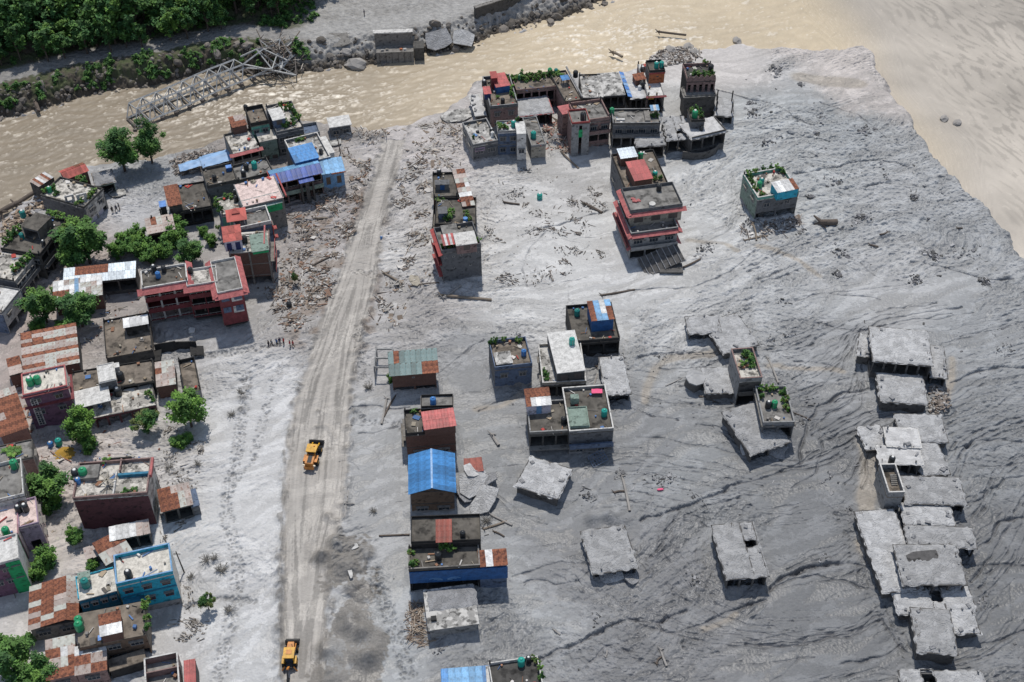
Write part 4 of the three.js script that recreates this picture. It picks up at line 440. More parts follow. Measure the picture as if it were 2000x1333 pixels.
mudHouse('left wing of the ragged mud roof with a dark open front', [38.34,-185.27,6.16,4.41,0.048,2.6], { f: ['o2'] });
mudHouse('mud roof left of the tall narrow grey house', [39.6,-170.15,5.09,6.26,0.026,2.2]);
{ const t = thing('mud_cistern', 'octagonal mud covered cistern beside the mud roof', 'cistern', 0, 0, 0); const p = [35.17,-170.82]; t.position.set(p[0], 0, p[1]); const g = new THREE.CylinderGeometry(1.8, 1.9, 3.2, 8); g.translate(0, .8, 0); mesh('cistern_wall', g, M.mudwall, t); const l = new THREE.CylinderGeometry(1.95, 2, .25, 8); l.translate(0, 2.5, 0); mesh('cistern_lid', l, M.mud, t); t.rotation.x = .1; t.rotation.z = -.06; drift(t, 2.8, 2.8, 1.2); }
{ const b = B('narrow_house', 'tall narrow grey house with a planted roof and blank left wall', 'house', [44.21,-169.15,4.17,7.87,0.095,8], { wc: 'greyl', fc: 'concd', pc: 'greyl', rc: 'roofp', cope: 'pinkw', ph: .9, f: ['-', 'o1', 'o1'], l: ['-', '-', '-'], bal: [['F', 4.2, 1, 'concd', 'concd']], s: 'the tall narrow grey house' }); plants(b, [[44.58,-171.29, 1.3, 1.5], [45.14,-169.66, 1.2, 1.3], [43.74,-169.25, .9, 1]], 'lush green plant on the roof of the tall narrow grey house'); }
{ const b = B('garden_roof_house', 'grey house with a planted terrace roof and a washed out porch', 'house', [48.63,-160.46,5.71,9.11,0.022,6], { wc: 'grey', pc: 'greyl', rc: 'roofg', cope: 'greyl', ph: .8, ov: .3, f: ['o2', '-'], l: ['-', '-'], s: 'the grey house with the washed out porch' }); plants(b, [[46.73,-164.53, .8, 1], [48.01,-164.79, .9, 1.1], [49.16,-164.79, .8, 1], [50.73,-163.74, .8, 1], [50.72,-161.79, .9, 1.2], [50.71,-159.86, .8, .9], [46.57,-162.7, .7, .9]], 'green shrub in the roof garden of the porch house');
  tank(47.38,-160.37, 5.2, 'k', 'on the grey house with the washed out porch'); tank(48.54,-160.5, 5.2, 'g', 'on the grey house with the washed out porch');
  mudHouse('broken porch slab hanging below the planted terrace house', [45,-157.62,7.72,10.44,0.392,3], { l: ['-'], f: ['o2'] }).rotation.x = .05; }
// ---------- houses in the middle of the flat ----------
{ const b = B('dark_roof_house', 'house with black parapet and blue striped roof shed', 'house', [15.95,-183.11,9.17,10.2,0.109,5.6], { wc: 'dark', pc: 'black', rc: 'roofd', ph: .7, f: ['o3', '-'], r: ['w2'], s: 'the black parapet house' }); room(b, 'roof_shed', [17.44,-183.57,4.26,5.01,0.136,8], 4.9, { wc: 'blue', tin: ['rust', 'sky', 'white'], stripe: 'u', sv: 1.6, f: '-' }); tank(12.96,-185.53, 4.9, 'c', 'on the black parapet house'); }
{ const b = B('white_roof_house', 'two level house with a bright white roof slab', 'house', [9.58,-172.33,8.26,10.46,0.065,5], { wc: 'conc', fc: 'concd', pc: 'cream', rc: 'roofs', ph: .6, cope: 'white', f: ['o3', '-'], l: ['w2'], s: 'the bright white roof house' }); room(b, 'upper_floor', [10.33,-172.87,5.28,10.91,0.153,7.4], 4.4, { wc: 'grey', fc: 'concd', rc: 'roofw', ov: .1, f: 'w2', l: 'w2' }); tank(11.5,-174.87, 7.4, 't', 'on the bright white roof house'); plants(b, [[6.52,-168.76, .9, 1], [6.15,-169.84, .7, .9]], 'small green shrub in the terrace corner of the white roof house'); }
mudHouse('mud streaked slab just right of the bright white roof house', [19.74,-170.9,4.31,9.73,0.093,2.8], { f: ['o1'] });
{ const b = B('terrace_house', 'house with a lilac roof room under rusty sheets', 'house', [6.57,-157.88,7.18,7.61,0.069,5.6], { wc: 'concd', pc: 'conc', rc: 'roofd', ph: .6, cope: 'greyl', f: ['o3', '-'], l: ['-', '-'], s: 'the lilac roof room house', bal: [['F', 1.6, 1.1, 'conc']] }); room(b, 'roof_room', [4.74,-160.79,4.35,3.88,0.117,7.4], 5, { wc: 'lilacw', tin: ['rust', 'rust', 'white'], f: 'd1', dc: 'bluel', su: 1 }); tank(9.47,-156.74, 5, 'k', 'on the lilac roof room house', '', .9); }
{ const b = B('grey_block_house', 'grey house with mint stair cabin and pink blanket on its roof', 'house', [13.93,-159.06,8.02,10.78,0.092,6.6], { wc: 'grey', pc: 'greyl', rc: 'roofd', ph: .7, cope: 'white', f: ['-', 'w2'], r: ['w2', '-'], s: 'the mint cabin house', bal: [['F', 2.8, 1.2, 'bluew', 'bluew']] }); room(b, 'stair_cabin', [12.14,-156.57,3.35,4.64,0.074,6.8], 5.9, { wc: 'mint', rc: 'mint', ph: .25, pc: 'mint' }); mesh('chimney', boxG(1.5, 1.5, 1.2, 0, 0, 0), M.mint, b).position.set(-2.2, 6.4, -1.8);
  tank(16.88,-157.69, 5.9, 't', 'on the mint cabin house'); tag(mesh('pink_blanket', (() => { const g = new THREE.PlaneGeometry(2, 1.1, 10, 6); g.rotateX(-Math.PI / 2); const p = g.attributes.position; for (let i = 0; i < p.count; i++) p.setY(i, .1 + .08 * noise(p.getX(i) * 2, p.getZ(i) * 3)); g.computeVertexNormals(); return g; })(), M.cloth), 'bright pink blanket drying on the mint cabin house', 'blanket').position.set(...((p) => [p[0], 6.62, p[1]])([15.79,-163.08])); }
{ const b = B('blue_front_house', 'weathered house with pale blue front parapet and roof plants', 'house', [-0.38,-173.76,7.2,7.34,0.171,6.4], { wc: 'grey', fc: 'bluew', pc: 'bluew', rc: 'roofb', ph: .8, f: ['w2', '-'], l: ['-', '-'], s: 'the pale blue front house' }); tank(2.26,-173.61, 5.6, 'u', 'on the pale blue front house', '', .9); plants(b, [[-4.16,-176.13, .7, 1.4], [-3.18,-176.69, .6, 1.6], [-1.49,-177.26, .7, 1.2], [1.19,-177.26, .8, 1]], 'spindly plant on the roof edge of the pale blue front house'); room(b, 'roof_pens', [-1.74,-172.1,2.97,3.01,0.185,6.4], 5.6, { wc: 'greyl', rc: 'roofs' }); }
{ const b = B('brick_house', 'brick house under a patchy tin roof beside a bare frame', 'house', [-18.91,-171.37,8.36,4.35,0.114,5.4], { ph: 0, wc: 'brickd', rc: 'concd', f: ['s1', 'o2'], s: 'the patchy tin roof house' }); tin(b, -4.7, 5.55, 2.9, 9.4, 5.8, .8, ['rust', 'teal', 'teal', 'teal']); mesh('roof_gable', boxG(8.4, .5, .2, 0, 5.4, -2.2), M.brickd, b); plants(b, [], ''); }
{ const t = thing('unfinished_house', 'bare white concrete frame left of the patchy tin roof house', 'house', 0, 0, 0); const [fx, fz] = [-24.91,-175.22]; t.position.set(fx, 0, fz); for (const [x, z] of [[-1.7, -2.5], [1.5, -2.5], [-1.7, 2.5], [1.5, 2.5], [-1.7, 0], [1.5, 0]]) mesh('post', boxG(.28, 3.4, .28, x, -.4, z), M.greyl, t); for (const z of [-2.5, 0, 2.5]) mesh('beam', boxG(2.9, .28, .24, -.1, 3, z), M.greyl, t); for (const x of [-1.7, 1.5]) mesh('beam', boxG(.24, .26, 5.4, x, 3.29, 0), M.greyl, t); }
{ const b = B('brick_house', 'tall brick house with a red sheet roof in the roadside row', 'house', [-15,-155.82,8.95,5.72,0.110,7], { wc: 'brickd', pc: 'dark', rc: 'roofd', ph: .7, band: 'concd', f: ['-', 'W2', 'o2'], l: ['w2', '-'], s: 'the red sheet roof house', bal: [['L', 3.2, .9, 'conc', 'greyl']] }); room(b, 'roof_room', [-13.16,-154.53,5.55,3.69,0.177,8.4], 6.3, { wc: 'brickd', tin: 'red', f: '-', rise: .4 }); room(b, 'rear_block', [-13.68,-159.3,5.78,2.81,0.044,7.9], 0, { wc: 'dark', rc: 'roofg', ph: .5, pc: 'dark' }); tank(-14.41,-158.78, 7.9, 'u', 'on the rear block of the red sheet roof house'); plants(b, [[-18.01,-158.09, .9, .6]], 'mossy plant clump behind the red sheet roof'); }
{ const q = [-14.09,-143.66,7.52,7.98,0.060,6.3], b = B('gable_house', 'brown house with a bright blue gabled metal roof', 'house', q, { ph: 0, wc: 'brickd', fc: 'wood', rc: 'concd', f: ['-', 'W2', '-'], r: ['W2', '-'], s: 'the blue gabled house', band: 'concd' }); const [, , w, d] = q; const g1 = new THREE.Shape(); g1.moveTo(-w / 2, 0); g1.lineTo(w / 2, 0); g1.lineTo(0, 1.3); g1.closePath(); for (const z of [d / 2 - .25, -d / 2 + .05]) { const g = new THREE.ExtrudeGeometry(g1, { depth: .2, bevelEnabled: false }); g.translate(0, 6.3, z); mesh('gable', g, M.wood, b); }
  for (const s of [-1, 1]) { const side = new THREE.Group(); side.name = 'roof_slope'; side.rotation.y = s * Math.PI / 2; side.position.set(0, 0, 0); b.add(side); tin(side, -d / 2 - .5, 6.2, w / 2 + .35, d + 1, w / 2 + .35, 1.45, 'blue', { sv: 5 }); } mesh('ridge_cap', boxG(.35, .08, d + 1, 0, 7.66, 0), M.tarpl, b); }
{ const b = B('long_dark_house', 'long roadside house with a tall blue painted front fascia', 'house', [-11.24,-125.58,11.63,4.51,0.070,7], { wc: 'dark', pc: 'concd', rc: 'roofd', ph: .4, f: ['-', 'o4', 'o4'], s: 'the blue fascia house', cope: 'conc' }); room(b, 'rear_block', [-11.03,-130.12,11.5,5.29,0.045,8], -1, { wc: 'dark', rc: 'roofd', ph: .6, pc: 'dark', ov: 0, f: '-' }); const w = 12.6; mesh('fascia', boxG(16.2, 3, .18, 2.3, 3.2, 2.42), M.blue, b); room(b, 'side_wing', [-3.19,-125.3,4.46,2.77,0.091,6.6], -1, { wc: 'bluew', tin: ['rust', 'white', 'rust'], stripe: 'u', f: '-' });
  room(b, 'roof_shed', [-11.27,-128.84,2.35,4.1,0.044,9.2], 8, { noWalls: 1, tin: 'brown', wc: 'framed', su: 1 }); tank(-12.15,-125.25, 6.6, 'k', 'on the front roof of the blue fascia house'); tank(-8.16,-128.78, 8, 'k', 'on the rear block of the blue fascia house', '', .8);
  plants(b, [[-16.37,-123.82, .8, 1], [-15.79,-124.02, .7, .9], [-16.67,-126.28, .7, .7], [-11.46,-127.11, 1, 1.3], [-10.6,-126.69, .8, 1], [-9.76,-127.11, .7, .8], [-5.85,-128.36, .6, .8], [-8.23,-128.26, .5, .6]], 'weedy green plant on the blue fascia house roof');
  // the painted flourish on the fascia
  mesh('painted_flourish', mergeGeometries([-1, 1].flatMap(s => [0, 1, 2].map(k => { const c = new THREE.QuadraticBezierCurve3(new THREE.Vector3(s * .4, 4 - k * .15, 2.53), new THREE.Vector3(s * 1.4, 4.7 - k * .4, 2.53), new THREE.Vector3(s * (2.6 - k * .7), 4.1 - k * .2, 2.53)); return new THREE.TubeGeometry(c, 10, .05, 4); }))), M.bluel, b); }
{ const b = B('grey_hut', 'pale single storey house with a half muddy slab roof', 'house', [-9.92,-118.24,7.62,7.23,0.151,3.1], { ph: 0, ov: .35, wc: 'greyl', rc: 'roofs', fh: 2.9, f: ['-'], l: ['-'] }); const m = mesh('mud_cover', mudcapG(8, 4.2, 3, 9, .1), M.mudd, b); m.position.set(.3, 3.1, -1.6); mesh('roof_hatch', boxG(.9, .5, .8, 0, 0, 0), M.dark, b).position.set(-3, 3.1, 2); mesh('front_step', boxG(8, .5, .7, .2, -.2, 3.6), M.conc, b); }
{ const b = B('blue_shed', 'shed with a flat sky blue metal roof at the bottom edge', 'shed', [-6.67,-104.43,7.71,3.9,0.080,4.2], { ph: 0, wc: 'conc', rc: 'concd', f: ['-'] }); tin(b, -4.2, 4.4, 2.1, 8.5, 4, .1, ['sky', 'blue'], { sv: 4 }); mesh('peeling_strip', boxG(1.3, .03, 3.6, 3.4, 4.56, 0), M.white, b); }
{ const b = B('dark_roof_house', 'dark roofed house with white parapet at the bottom edge', 'house', [0.67,-103.65,7.69,6.32,0.158,6], { wc: 'greyl', pc: 'white', rc: 'roofk', ph: .6, f: ['w2'], s: 'the white parapet house at the bottom edge' }); tank(1.43,-106.17, 5.4, 't', 'on the white parapet house at the bottom edge'); tank(2.54,-106.71, 5.4, 'k', 'on the white parapet house at the bottom edge', '', .8); plants(b, [[4.34,-105.18, .6, 1], [4.56,-103.85, .6, 1], [3.97,-106.44, .6, .8], [3.18,-107.16, .5, .7]], 'green plant along the right parapet at the bottom edge'); }
// the pair standing in the open beyond the road
{ const b = B('tall_grey_house', 'tall grey house with blank front wall and red side stripe', 'house', [-11.3,-204.99,8.32,7.44,0.257,9.4], { wc: 'grey', pc: 'grey', rc: 'roofg', ph: .9, fh: 3.1, f: ['s5', 's2', '-'], l: ['W2', 'W2', 'o2'], r: ['-', '-'], s: 'the tall grey house', bal: [['L', 5.3, .8, 'red', 'red'], ['L', 2.2, .8, 'red']], eave: [[8.7, .7, .3, 'red', 'L']] }); room(b, 'roof_cabin', [-9.51,-202.3,4.14,3.72,0.197,11], 8.5, { wc: 'pinkw', rc: 'white', f: 'w1' }); room(b, 'roof_pergola', [-13.05,-202.41,2.24,2.85,0.219,10.4], 8.5, { noWalls: 1, tin: ['red', 'white'], stripe: 'u', su: .5 }); plants(b, [[-13.95,-201.89, 1, 1], [-13.01,-202.21, 1, 1.1], [-11.96,-202.54, .9, 1], [-6.8,-204.01, .7, .8]], 'green hedge plant on the front parapet of the tall grey house'); room(b, 'flat_canopy', [-12.96,-206.86,3.03,2.77,0.221,9.6], 8.5, { noWalls: 1, rc: 'roofg' }); }
{ const b = B('long_brick_house', 'dark roofed brick house directly behind the tall grey house', 'house', [-12.23,-216.77,8.73,9.15,-0.000,6.6], { wc: 'brickd', pc: 'dark', rc: 'roofd', ph: .6, f: ['-', '-'], l: ['o2', 'o2'], r: ['-'], s: 'the dark brick house behind the tall grey house', bal: [['L', 3, .7, 'conc', 'dark']] }); plants(b, [[-14.54,-215.18, 1.3, 1.3], [-13.24,-215.88, 1.2, 1.3], [-13.51,-214.14, 1, 1], [-9.82,-215.71, .9, 1], [-9.23,-214.14, .7, .8], [-15.66,-221.2, 1.2, .6]], 'leafy shrub on the dark brick house behind the tall grey house'); room(b, 'roof_shed', [-14.98,-215.3,1.75,2.09,0.099,7.8], 6, { wc: 'bluew', rc: 'grey' }); tag(mesh('blue_drum', new THREE.CylinderGeometry(.5, .5, 1, 16), tankM.u), 'blue drum on the dark brick house roof', 'drum').position.set(...((p) => [p[0], 6.5, p[1]])([-9.99,-213.62])); }
{ const b = B('narrow_brick_house', 'narrow brick house with a rust patched lean-to roof', 'house', [-14.88,-225.75,5.25,8.62,0.069,6.8], { wc: 'brickd', pc: 'dark', rc: 'roofd', ph: .5, f: ['o1', '-'], l: ['w2', '-'], s: 'the rust patched lean-to house' }); room(b, 'roof_box', [-15.41,-224.89,2.92,1.47,0.063,8], 6.3, { wc: 'grey', rc: 'grey', f: 'd1', dc: 'blue' }); tank(-16.22,-229.64, 6.3, 'k', 'on the rust patched lean-to house', '', .9); room(b, 'lean_to', [-10.75,-224.57,2.49,12.29,0.216,6.6], -1, { wc: 'brickd', tin: ['rust', 'pale', 'rust', 'white'], su: .9, sv: 1.5, rise: .5 }); }
// the red trimmed house and what stands behind it
{ const b = B('red_trim_house', 'multi storey house with red eaves and broken lower front', 'house', [29.04,-214.37,10.29,11.08,0.198,7.6], { wc: 'greyl', pc: 'grey', rc: 'roofg', ph: .8, cope: 'greyl', f: ['W3', 'o3'], l: ['W4', 'W4'], r: ['o3', 'o3'], s: 'the red eaved house', eave: [[7.1, .8, .4, 'redp', 'FLR'], [3.9, .8, .4, 'redp', 'LR']], bal: [['L', 3.6, .9, 'conc', 'redd'], ['F', 3.2, .9, 'conc', 'greyl']] }); room(b, 'top_floor', [29.78,-215.89,11.31,7.63,0.199,10.6], 6.8, { wc: 'cream', fc: 'cream', rc: 'roofg', ov: .15, ph: .7, pc: 'grey', f: 'W3', l: 'W2' });
  const g = b.children[b.children.length - 1]; for (const [z, turn, len, x] of [[1, 0, 12.4, 0]]) { const e = mesh('eave', boxG(g.W + 1.6, .12, 1.1, 0, 0, 0), M.redp, g); e.position.set(0, 10.2, g.D / 2 + .45); e.rotation.x = .45; } { const e = mesh('eave', boxG(g.D + 1.4, .12, 1.1, 0, 0, 0), M.redp, g); e.position.set(-g.W / 2 - .45, 10.2, 0); e.rotation.set(0, -Math.PI / 2, 0); e.rotation.order = 'YXZ'; e.rotation.x = .45; }
  tag(mesh('round_planter', new THREE.CylinderGeometry(.7, .6, .9, 16), M.white, b), null).position.set(.4, 10.9, 1.2); tank(31.52,-218.53, 10.6, 'k', 'on the red eaved house'); tag(mesh('scrap_heap', (() => { const a = []; for (let i = 0; i < 10; i++) a.push(boxG(rr(.3, 1), rr(.08, .2), rr(.2, .6), rr(-.8, .8), rr(0, .2), rr(-.6, .6))); return mergeGeometries(a); })(), M.redp), 'heap of red scrap on the red eaved house roof', 'scrap', null, 'stuff').position.set(...((p) => [p[0], 10.6, p[1]])([26.45,-215.01])); }
{ const t = thing('collapsed_slab', 'dark collapsed slab leaning against the red eaved house', 'slab', 0, 0, 0); const [x, z] = [31.76,-206.41]; t.position.set(x, 0, z); const m = mesh('slab', boxG(9, .35, 4.6, 0, 0, 0), M.mudwall, t); m.position.y = 1.4; m.rotation.set(.5, .42, .1); for (let i = 0; i < 7; i++) { const rb = mesh('rib', boxG(.18, .14, 4.7, 0, 0, 0), M.mudd, t); rb.position.set(-3.8 + i * 1.25, 1.62, 0).applyEuler(new THREE.Euler(0, 0, 0)); rb.rotation.copy(m.rotation); rb.position.set(-3.8 + i * 1.25, .42, 0).applyEuler(m.rotation).add(new THREE.Vector3(0, 1.4, 0)); } mesh('slab', boxG(5, .3, 3, 0, 0, 0), M.mudwall, t).position.set(2, .3, 1.6); }
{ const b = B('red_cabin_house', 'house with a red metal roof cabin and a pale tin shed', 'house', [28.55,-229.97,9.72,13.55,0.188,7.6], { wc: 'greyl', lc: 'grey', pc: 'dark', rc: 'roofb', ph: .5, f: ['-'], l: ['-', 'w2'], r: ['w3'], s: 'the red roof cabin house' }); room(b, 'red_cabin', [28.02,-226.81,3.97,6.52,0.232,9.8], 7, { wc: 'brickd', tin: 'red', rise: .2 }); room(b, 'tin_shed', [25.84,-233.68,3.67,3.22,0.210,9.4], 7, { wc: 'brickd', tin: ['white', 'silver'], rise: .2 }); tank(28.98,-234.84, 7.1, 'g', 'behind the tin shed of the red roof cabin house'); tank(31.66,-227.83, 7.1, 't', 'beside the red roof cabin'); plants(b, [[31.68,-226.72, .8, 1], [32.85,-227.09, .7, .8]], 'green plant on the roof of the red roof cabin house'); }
{ const b = B('green_roof_house', 'lone pale house ringed by roof plants with wreckage at its foot', 'house', [57.18,-226.07,9.58,8.77,0.247,7], { wc: 'mint', lc: 'mint', fc: 'grey', pc: 'jade', rc: 'roofp', ph: .7, cope: 'white', f: ['w2', 'o2'], l: ['w2', '-'], s: 'the lone planted roof house' }); room(b, 'tin_room', [59.55,-222.65,4.89,3.2,0.299,8.6], 6.3, { wc: 'teal', tin: ['rust', 'white', 'pale'], rise: .3 }); tank(54.55,-225.18, 6.3, 'g', 'nearest the front on the lone planted roof house'); tank(55.16,-226.29, 6.3, 'c', 'on the lone planted roof house'); plants(b, [[52.54,-229.64, .9, 1.1], [53.02,-228.14, .8, 1], [54.35,-230.39, .9, 1], [56.15,-230.95, .8, 1], [57.95,-231.52, .8, 1], [59.64,-231.33, 1, 1.2], [60.59,-230.01, .8, 1], [53.5,-224.08, .8, 1], [54.71,-222.26, .8, 1], [53.23,-226.29, .7, .9], [57.51,-222.99, .6, .9]], 'green shrub on the edge of the lone planted roof'); }

// ---------- the cluster by the river at the top ----------
{ const b = B('brick_corner_house', 'big brick house with red roof sheets at the river corner', 'house', [-2.84,-262.49,6.65,12.75,0.161,7], { wc: 'brickd', lc: 'concd', fc: 'pinkw', pc: 'grey', rc: 'roofb', ph: .7, f: ['w2', 'w2'], l: ['-', '-'], cope: 'greyl', s: 'the big brick river corner house' }); room(b, 'red_canopy', [-2.78,-264.82,3.31,5.21,0.269,8.2], 6.3, { wc: 'blue', tin: 'red', rise: .2 }); room(b, 'red_cabin', [-4.34,-265.14,1.37,2.71,0.163,9.6], 6.3, { wc: 'redd', rc: 'red' }); room(b, 'blue_hut', [-5.94,-260.78,1.48,2.71,0.147,8], 6.3, { wc: 'navy', tin: 'red', rise: .15, su: .8 }); tank(-6.71,-264.99, 6.3, 'k', 'on the big brick river corner house', '', 1.1); tank(-2.2,-257.77, 6.3, 'k', 'near the front parapet of the big brick river corner house', '', .9); plants(b, [[-1.86,-264.1, 1.1, .7], [-2.73,-263.66, 1, .6], [0,-260.8, 1, 1], [-0.12,-263.43, 1, 1], [-3.44,-259.93, .6, .6]], 'green plant on the big brick river corner house'); }
{ const b = B('river_terrace_house', 'long house on the river edge with a green roof garden', 'house', [5.95,-267.65,11.42,6.64,0.195,6.4], { wc: 'pinkw', fc: 'pinkw', pc: 'pinkw', rc: 'roofb', ph: .5, f: ['o6', 'o6'], s: 'the green roof garden house' }); plants(b, [...Array(14)].map((_, i) => [lerp(-1.2, 11.5, i / 13) + rr(-.5, .5), lerp(-268.4, -270.2, i / 13) + rr(-.6, .9), rr(.8, 1.4), rr(.8, 1.5)]), 'garden plant on the green roof garden house'); tank(1.88,-268.74, 5.9, 'g', 'at the left of the green roof garden house', '', .8); tank(9.34,-271.24, 5.9, 'g', 'on stilts at the green roof garden house'); tank(10.85,-271.24, 5.9, 'c', 'beside the stilts at the green roof garden house', '', .9); }
{ const b = B('plain_roof_house', 'house with a bare brown roof and long grey roof beam', 'house', [12.9,-264.96,4.1,12.65,0.267,6.8], { wc: 'pinkw', pc: 'concd', rc: 'roofb', ph: .4, f: ['-', '-'], ps: 'BRL', s: 'the bare brown roof house' }); mesh('roof_beam', beamG([2.3, 7, 6.5], [2.4, 7.2, -7], .35), M.greyl, b); room(b, 'blue_tank_shed', [12.84,-266.12,1.68,1.75,0.268,8], 6.4, { noWalls: 1, tin: 'blue', rise: .1 }); }
{ const b = B('stained_roof_house', 'house with a black and white stained roof by the river', 'house', [19.27,-265.86,5.19,9.61,0.042,6.2], { wc: 'concd', pc: 'dark', rc: 'roofs', ph: .35, ps: 'BL', f: ['o3', 'o3'], s: 'the black and white stained roof house' }); tank(15.6,-269.87, 5.9, 'k', 'behind the black and white stained roof', '', 1.1); }
{ const b = B('patched_roof_house', 'house with a long grey patched roof and blue side awning', 'house', [24.21,-266.67,5.26,9.83,0.125,6], { wc: 'dark', rc: 'roofs', ph: 0, f: ['o3', 'o3'] }); for (let i = 0; i < 7; i++) { const m = mesh('awning_panel', boxG(1.2, .05, 1.35, 0, 0, 0), i % 2 ? M.tarpl : M.tarp, b); m.position.set(3.4 + i * .06, 5.95 - i * .1, -4.2 + i * 1.45); m.rotation.z = -.35; } }
{ const b = B('rubble_roof_house', 'low house with white rubble strewn on its roof', 'house', [30.18,-266.44,4.18,9.02,0.158,5], { wc: 'dark', rc: 'roofp', ph: 0, mud: 'mudw', f: ['o3'], s: 'the white rubble roof house' }); room(b, 'rusty_shed', [31.19,-268.4,2.51,2.41,0.272,6.8], 5, { wc: 'brickd', tin: ['rust', 'pale'], rise: .2 }); tank(31.76,-266.3, 5, 'k', 'in front of the small rusty shed', '', 1.2); tank(31.07,-265.41, 5, 'w', 'on the white rubble roof house', '', .8); tank(32.36,-272.87, 5, 'k', 'behind the small rusty shed', '', 1.2); }
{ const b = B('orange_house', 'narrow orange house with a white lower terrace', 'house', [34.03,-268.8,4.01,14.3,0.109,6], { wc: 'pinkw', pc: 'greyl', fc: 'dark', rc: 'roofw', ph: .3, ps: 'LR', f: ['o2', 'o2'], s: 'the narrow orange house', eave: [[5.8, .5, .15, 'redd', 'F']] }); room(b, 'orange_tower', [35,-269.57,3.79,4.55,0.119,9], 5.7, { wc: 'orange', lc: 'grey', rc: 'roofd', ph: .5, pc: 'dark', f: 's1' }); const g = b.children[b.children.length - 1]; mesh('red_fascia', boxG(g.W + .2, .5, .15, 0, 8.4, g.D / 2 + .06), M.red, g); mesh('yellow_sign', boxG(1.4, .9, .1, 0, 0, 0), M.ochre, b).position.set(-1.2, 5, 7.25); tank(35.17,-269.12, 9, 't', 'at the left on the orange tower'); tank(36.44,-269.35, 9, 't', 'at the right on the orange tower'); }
{ const b = B('ornate_house', 'tall dark house with arched pink facade and roof greenery', 'house', [45.26,-266.06,6.93,6.87,0.064,10], { wc: 'dark', fc: 'pinkw', pc: 'pinkw', rc: 'roofk', ph: .8, f: ['a5', '-', 'o3'], l: ['-', '-'], r: ['-', '-'], s: 'the tall arched facade house' }); for (let i = -2; i <= 2; i++) { const s = new THREE.Shape(); s.moveTo(-.75, 0); s.lineTo(.75, 0); s.lineTo(0, .9); s.closePath(); const g = new THREE.ExtrudeGeometry(s, { depth: .14, bevelEnabled: false }); mesh('gablet', g, M.pinkw, b).position.set(i * 1.3, 10, 3.3); } room(b, 'front_wing', [45.15,-262.77,7.49,3.88,0.088,6.2], -1, { wc: 'concd', rc: 'roofg', ph: .3, pc: 'conc', f: 'W3', ov: .4 }); tank(48.16,-267.22, 9.2, 'k', 'on the tall arched facade house', '', 1.2); plants(b, [[46.31,-264.98, .9, 1.1], [47.32,-265.2, .9, 1], [48.43,-265.2, .8, 1], [45.22,-265.2, .8, 1], [47.14,-270.4, .9, 1.1], [44.05,-265.87, .9, .8]], 'plant on the tall arched facade house roof'); }
{ const b = B('pillared_slab_house', 'muddy slab with bare dark columns right of the arched facade', 'house', [51.42,-261.2,4.04,7.07,-0.106,3], { ...mudH, f: ['o2'], amp: .06 }); for (const [x, z] of [[-1.7, -2.6], [-1.9, 2.2], [1.9, -2.6], [1.8, 2.4], [-1.8, 0]]) mesh('column', boxG(.28, 3, .28, x, 3, z), M.dark, b); }
{ const b = B('curved_front_house', 'muddy house with a curved broken front at the cluster corner', 'house', [44.73,-248.84,8.83,5.95,0.377,6], { ...mudH, ph: .5, pc: 'mudwall', ps: 'FR', f: ['o3', '-'], mud: 'mudw', s: 'the curved front house' }); room(b, 'roof_garden', [43.08,-250.69,3.13,4.77,0.066,7.8], -1, { wc: 'grey', rc: 'roofd', ph: .4, pc: 'dark' }); const g = b.children[b.children.length - 1]; b.roofY = 7.8; plants(b, [[42.32,-252.16, .9, 1], [43.3,-252.37, .9, 1.1], [44.15,-251.32, .8, .9], [44.22,-249.66, .7, .8]], 'green plant in the roof garden of the curved front house'); tank(42.68,-249.86, 7.8, 'g', 'in the roof garden of the curved front house', '', 1.2); tank(44.26,-247.8, 5.5, 'k', 'on the muddy deck of the curved front house', '', .8);
  const c = new THREE.CatmullRomCurve3([[-6.2, 0, 2.6], [-3, 0, 4.4], [1, 0, 4.2], [4.6, 0, 1.6]].map(p => new THREE.Vector3(...p))); const gs = []; const P = c.getPoints(12); for (let i = 0; i < 12; i++) { const dx = P[i + 1].x - P[i].x, dz = P[i + 1].z - P[i].z, l = Math.hypot(dx, dz); const q = boxG(l + .1, 3.1, .22, 0, -.9, 0); q.rotateY(-Math.atan2(dz, dx)); q.translate((P[i].x + P[i + 1].x) / 2, 0, (P[i].z + P[i + 1].z) / 2); gs.push(q); } mesh('curved_wall', mergeGeometries(gs), M.mudwall, b); }
mudHouse('muddy roof with a dark hole beside the curved front house', [38.57,-250.43,4.83,8.71,0.084,4.4], { f: ['o2'], l: ['-'], hole: [1, 1.6, 2, 1.3] });
mudHouse('lower mud roof in front of the long concrete house', [32.05,-245.91,6.33,5.04,0.063,4.6], { f: ['o2'] });
{ const b = B('long_concrete_house', 'long concrete house with a plain roof and ground floor bays', 'house', [28.92,-250.11,10.94,5.81,0.019,8], { wc: 'grey', pc: 'concd', rc: 'roofg', ph: .5, cope: 'greyl', band: 'conc', f: ['W4', 'o5', 'o5'], s: 'the long concrete house', bal: [['F', 4.4, 1, 'conc', 'grey']] }); tank(23.44,-251.76, 7.5, 'g', 'on the long concrete house'); room(b, 'blue_awning', [33.3,-251.06,1.7,1.45,0.123,9.4], 7.5, { noWalls: 1, tin: ['sky', 'white'], stripe: 'u', su: .6 }); plants(b, [[33.19,-250.51, .9, .8], [33.93,-250.71, .8, .8]], 'green plant at the right end of the long concrete house'); mesh('roof_duct', boxG(1.2, .8, 4, 2.6, 7.5, .4), M.conc, b); mesh('skylight', boxG(2, .3, .7, 0, 0, 0), M.white, b).position.set(-3.6, 7.5, 1); tag(mesh('water_basin', boxG(1.8, .3, 1, 0, 0, 0), M.conc, b), null).position.set(-1, 7.5, -1); }
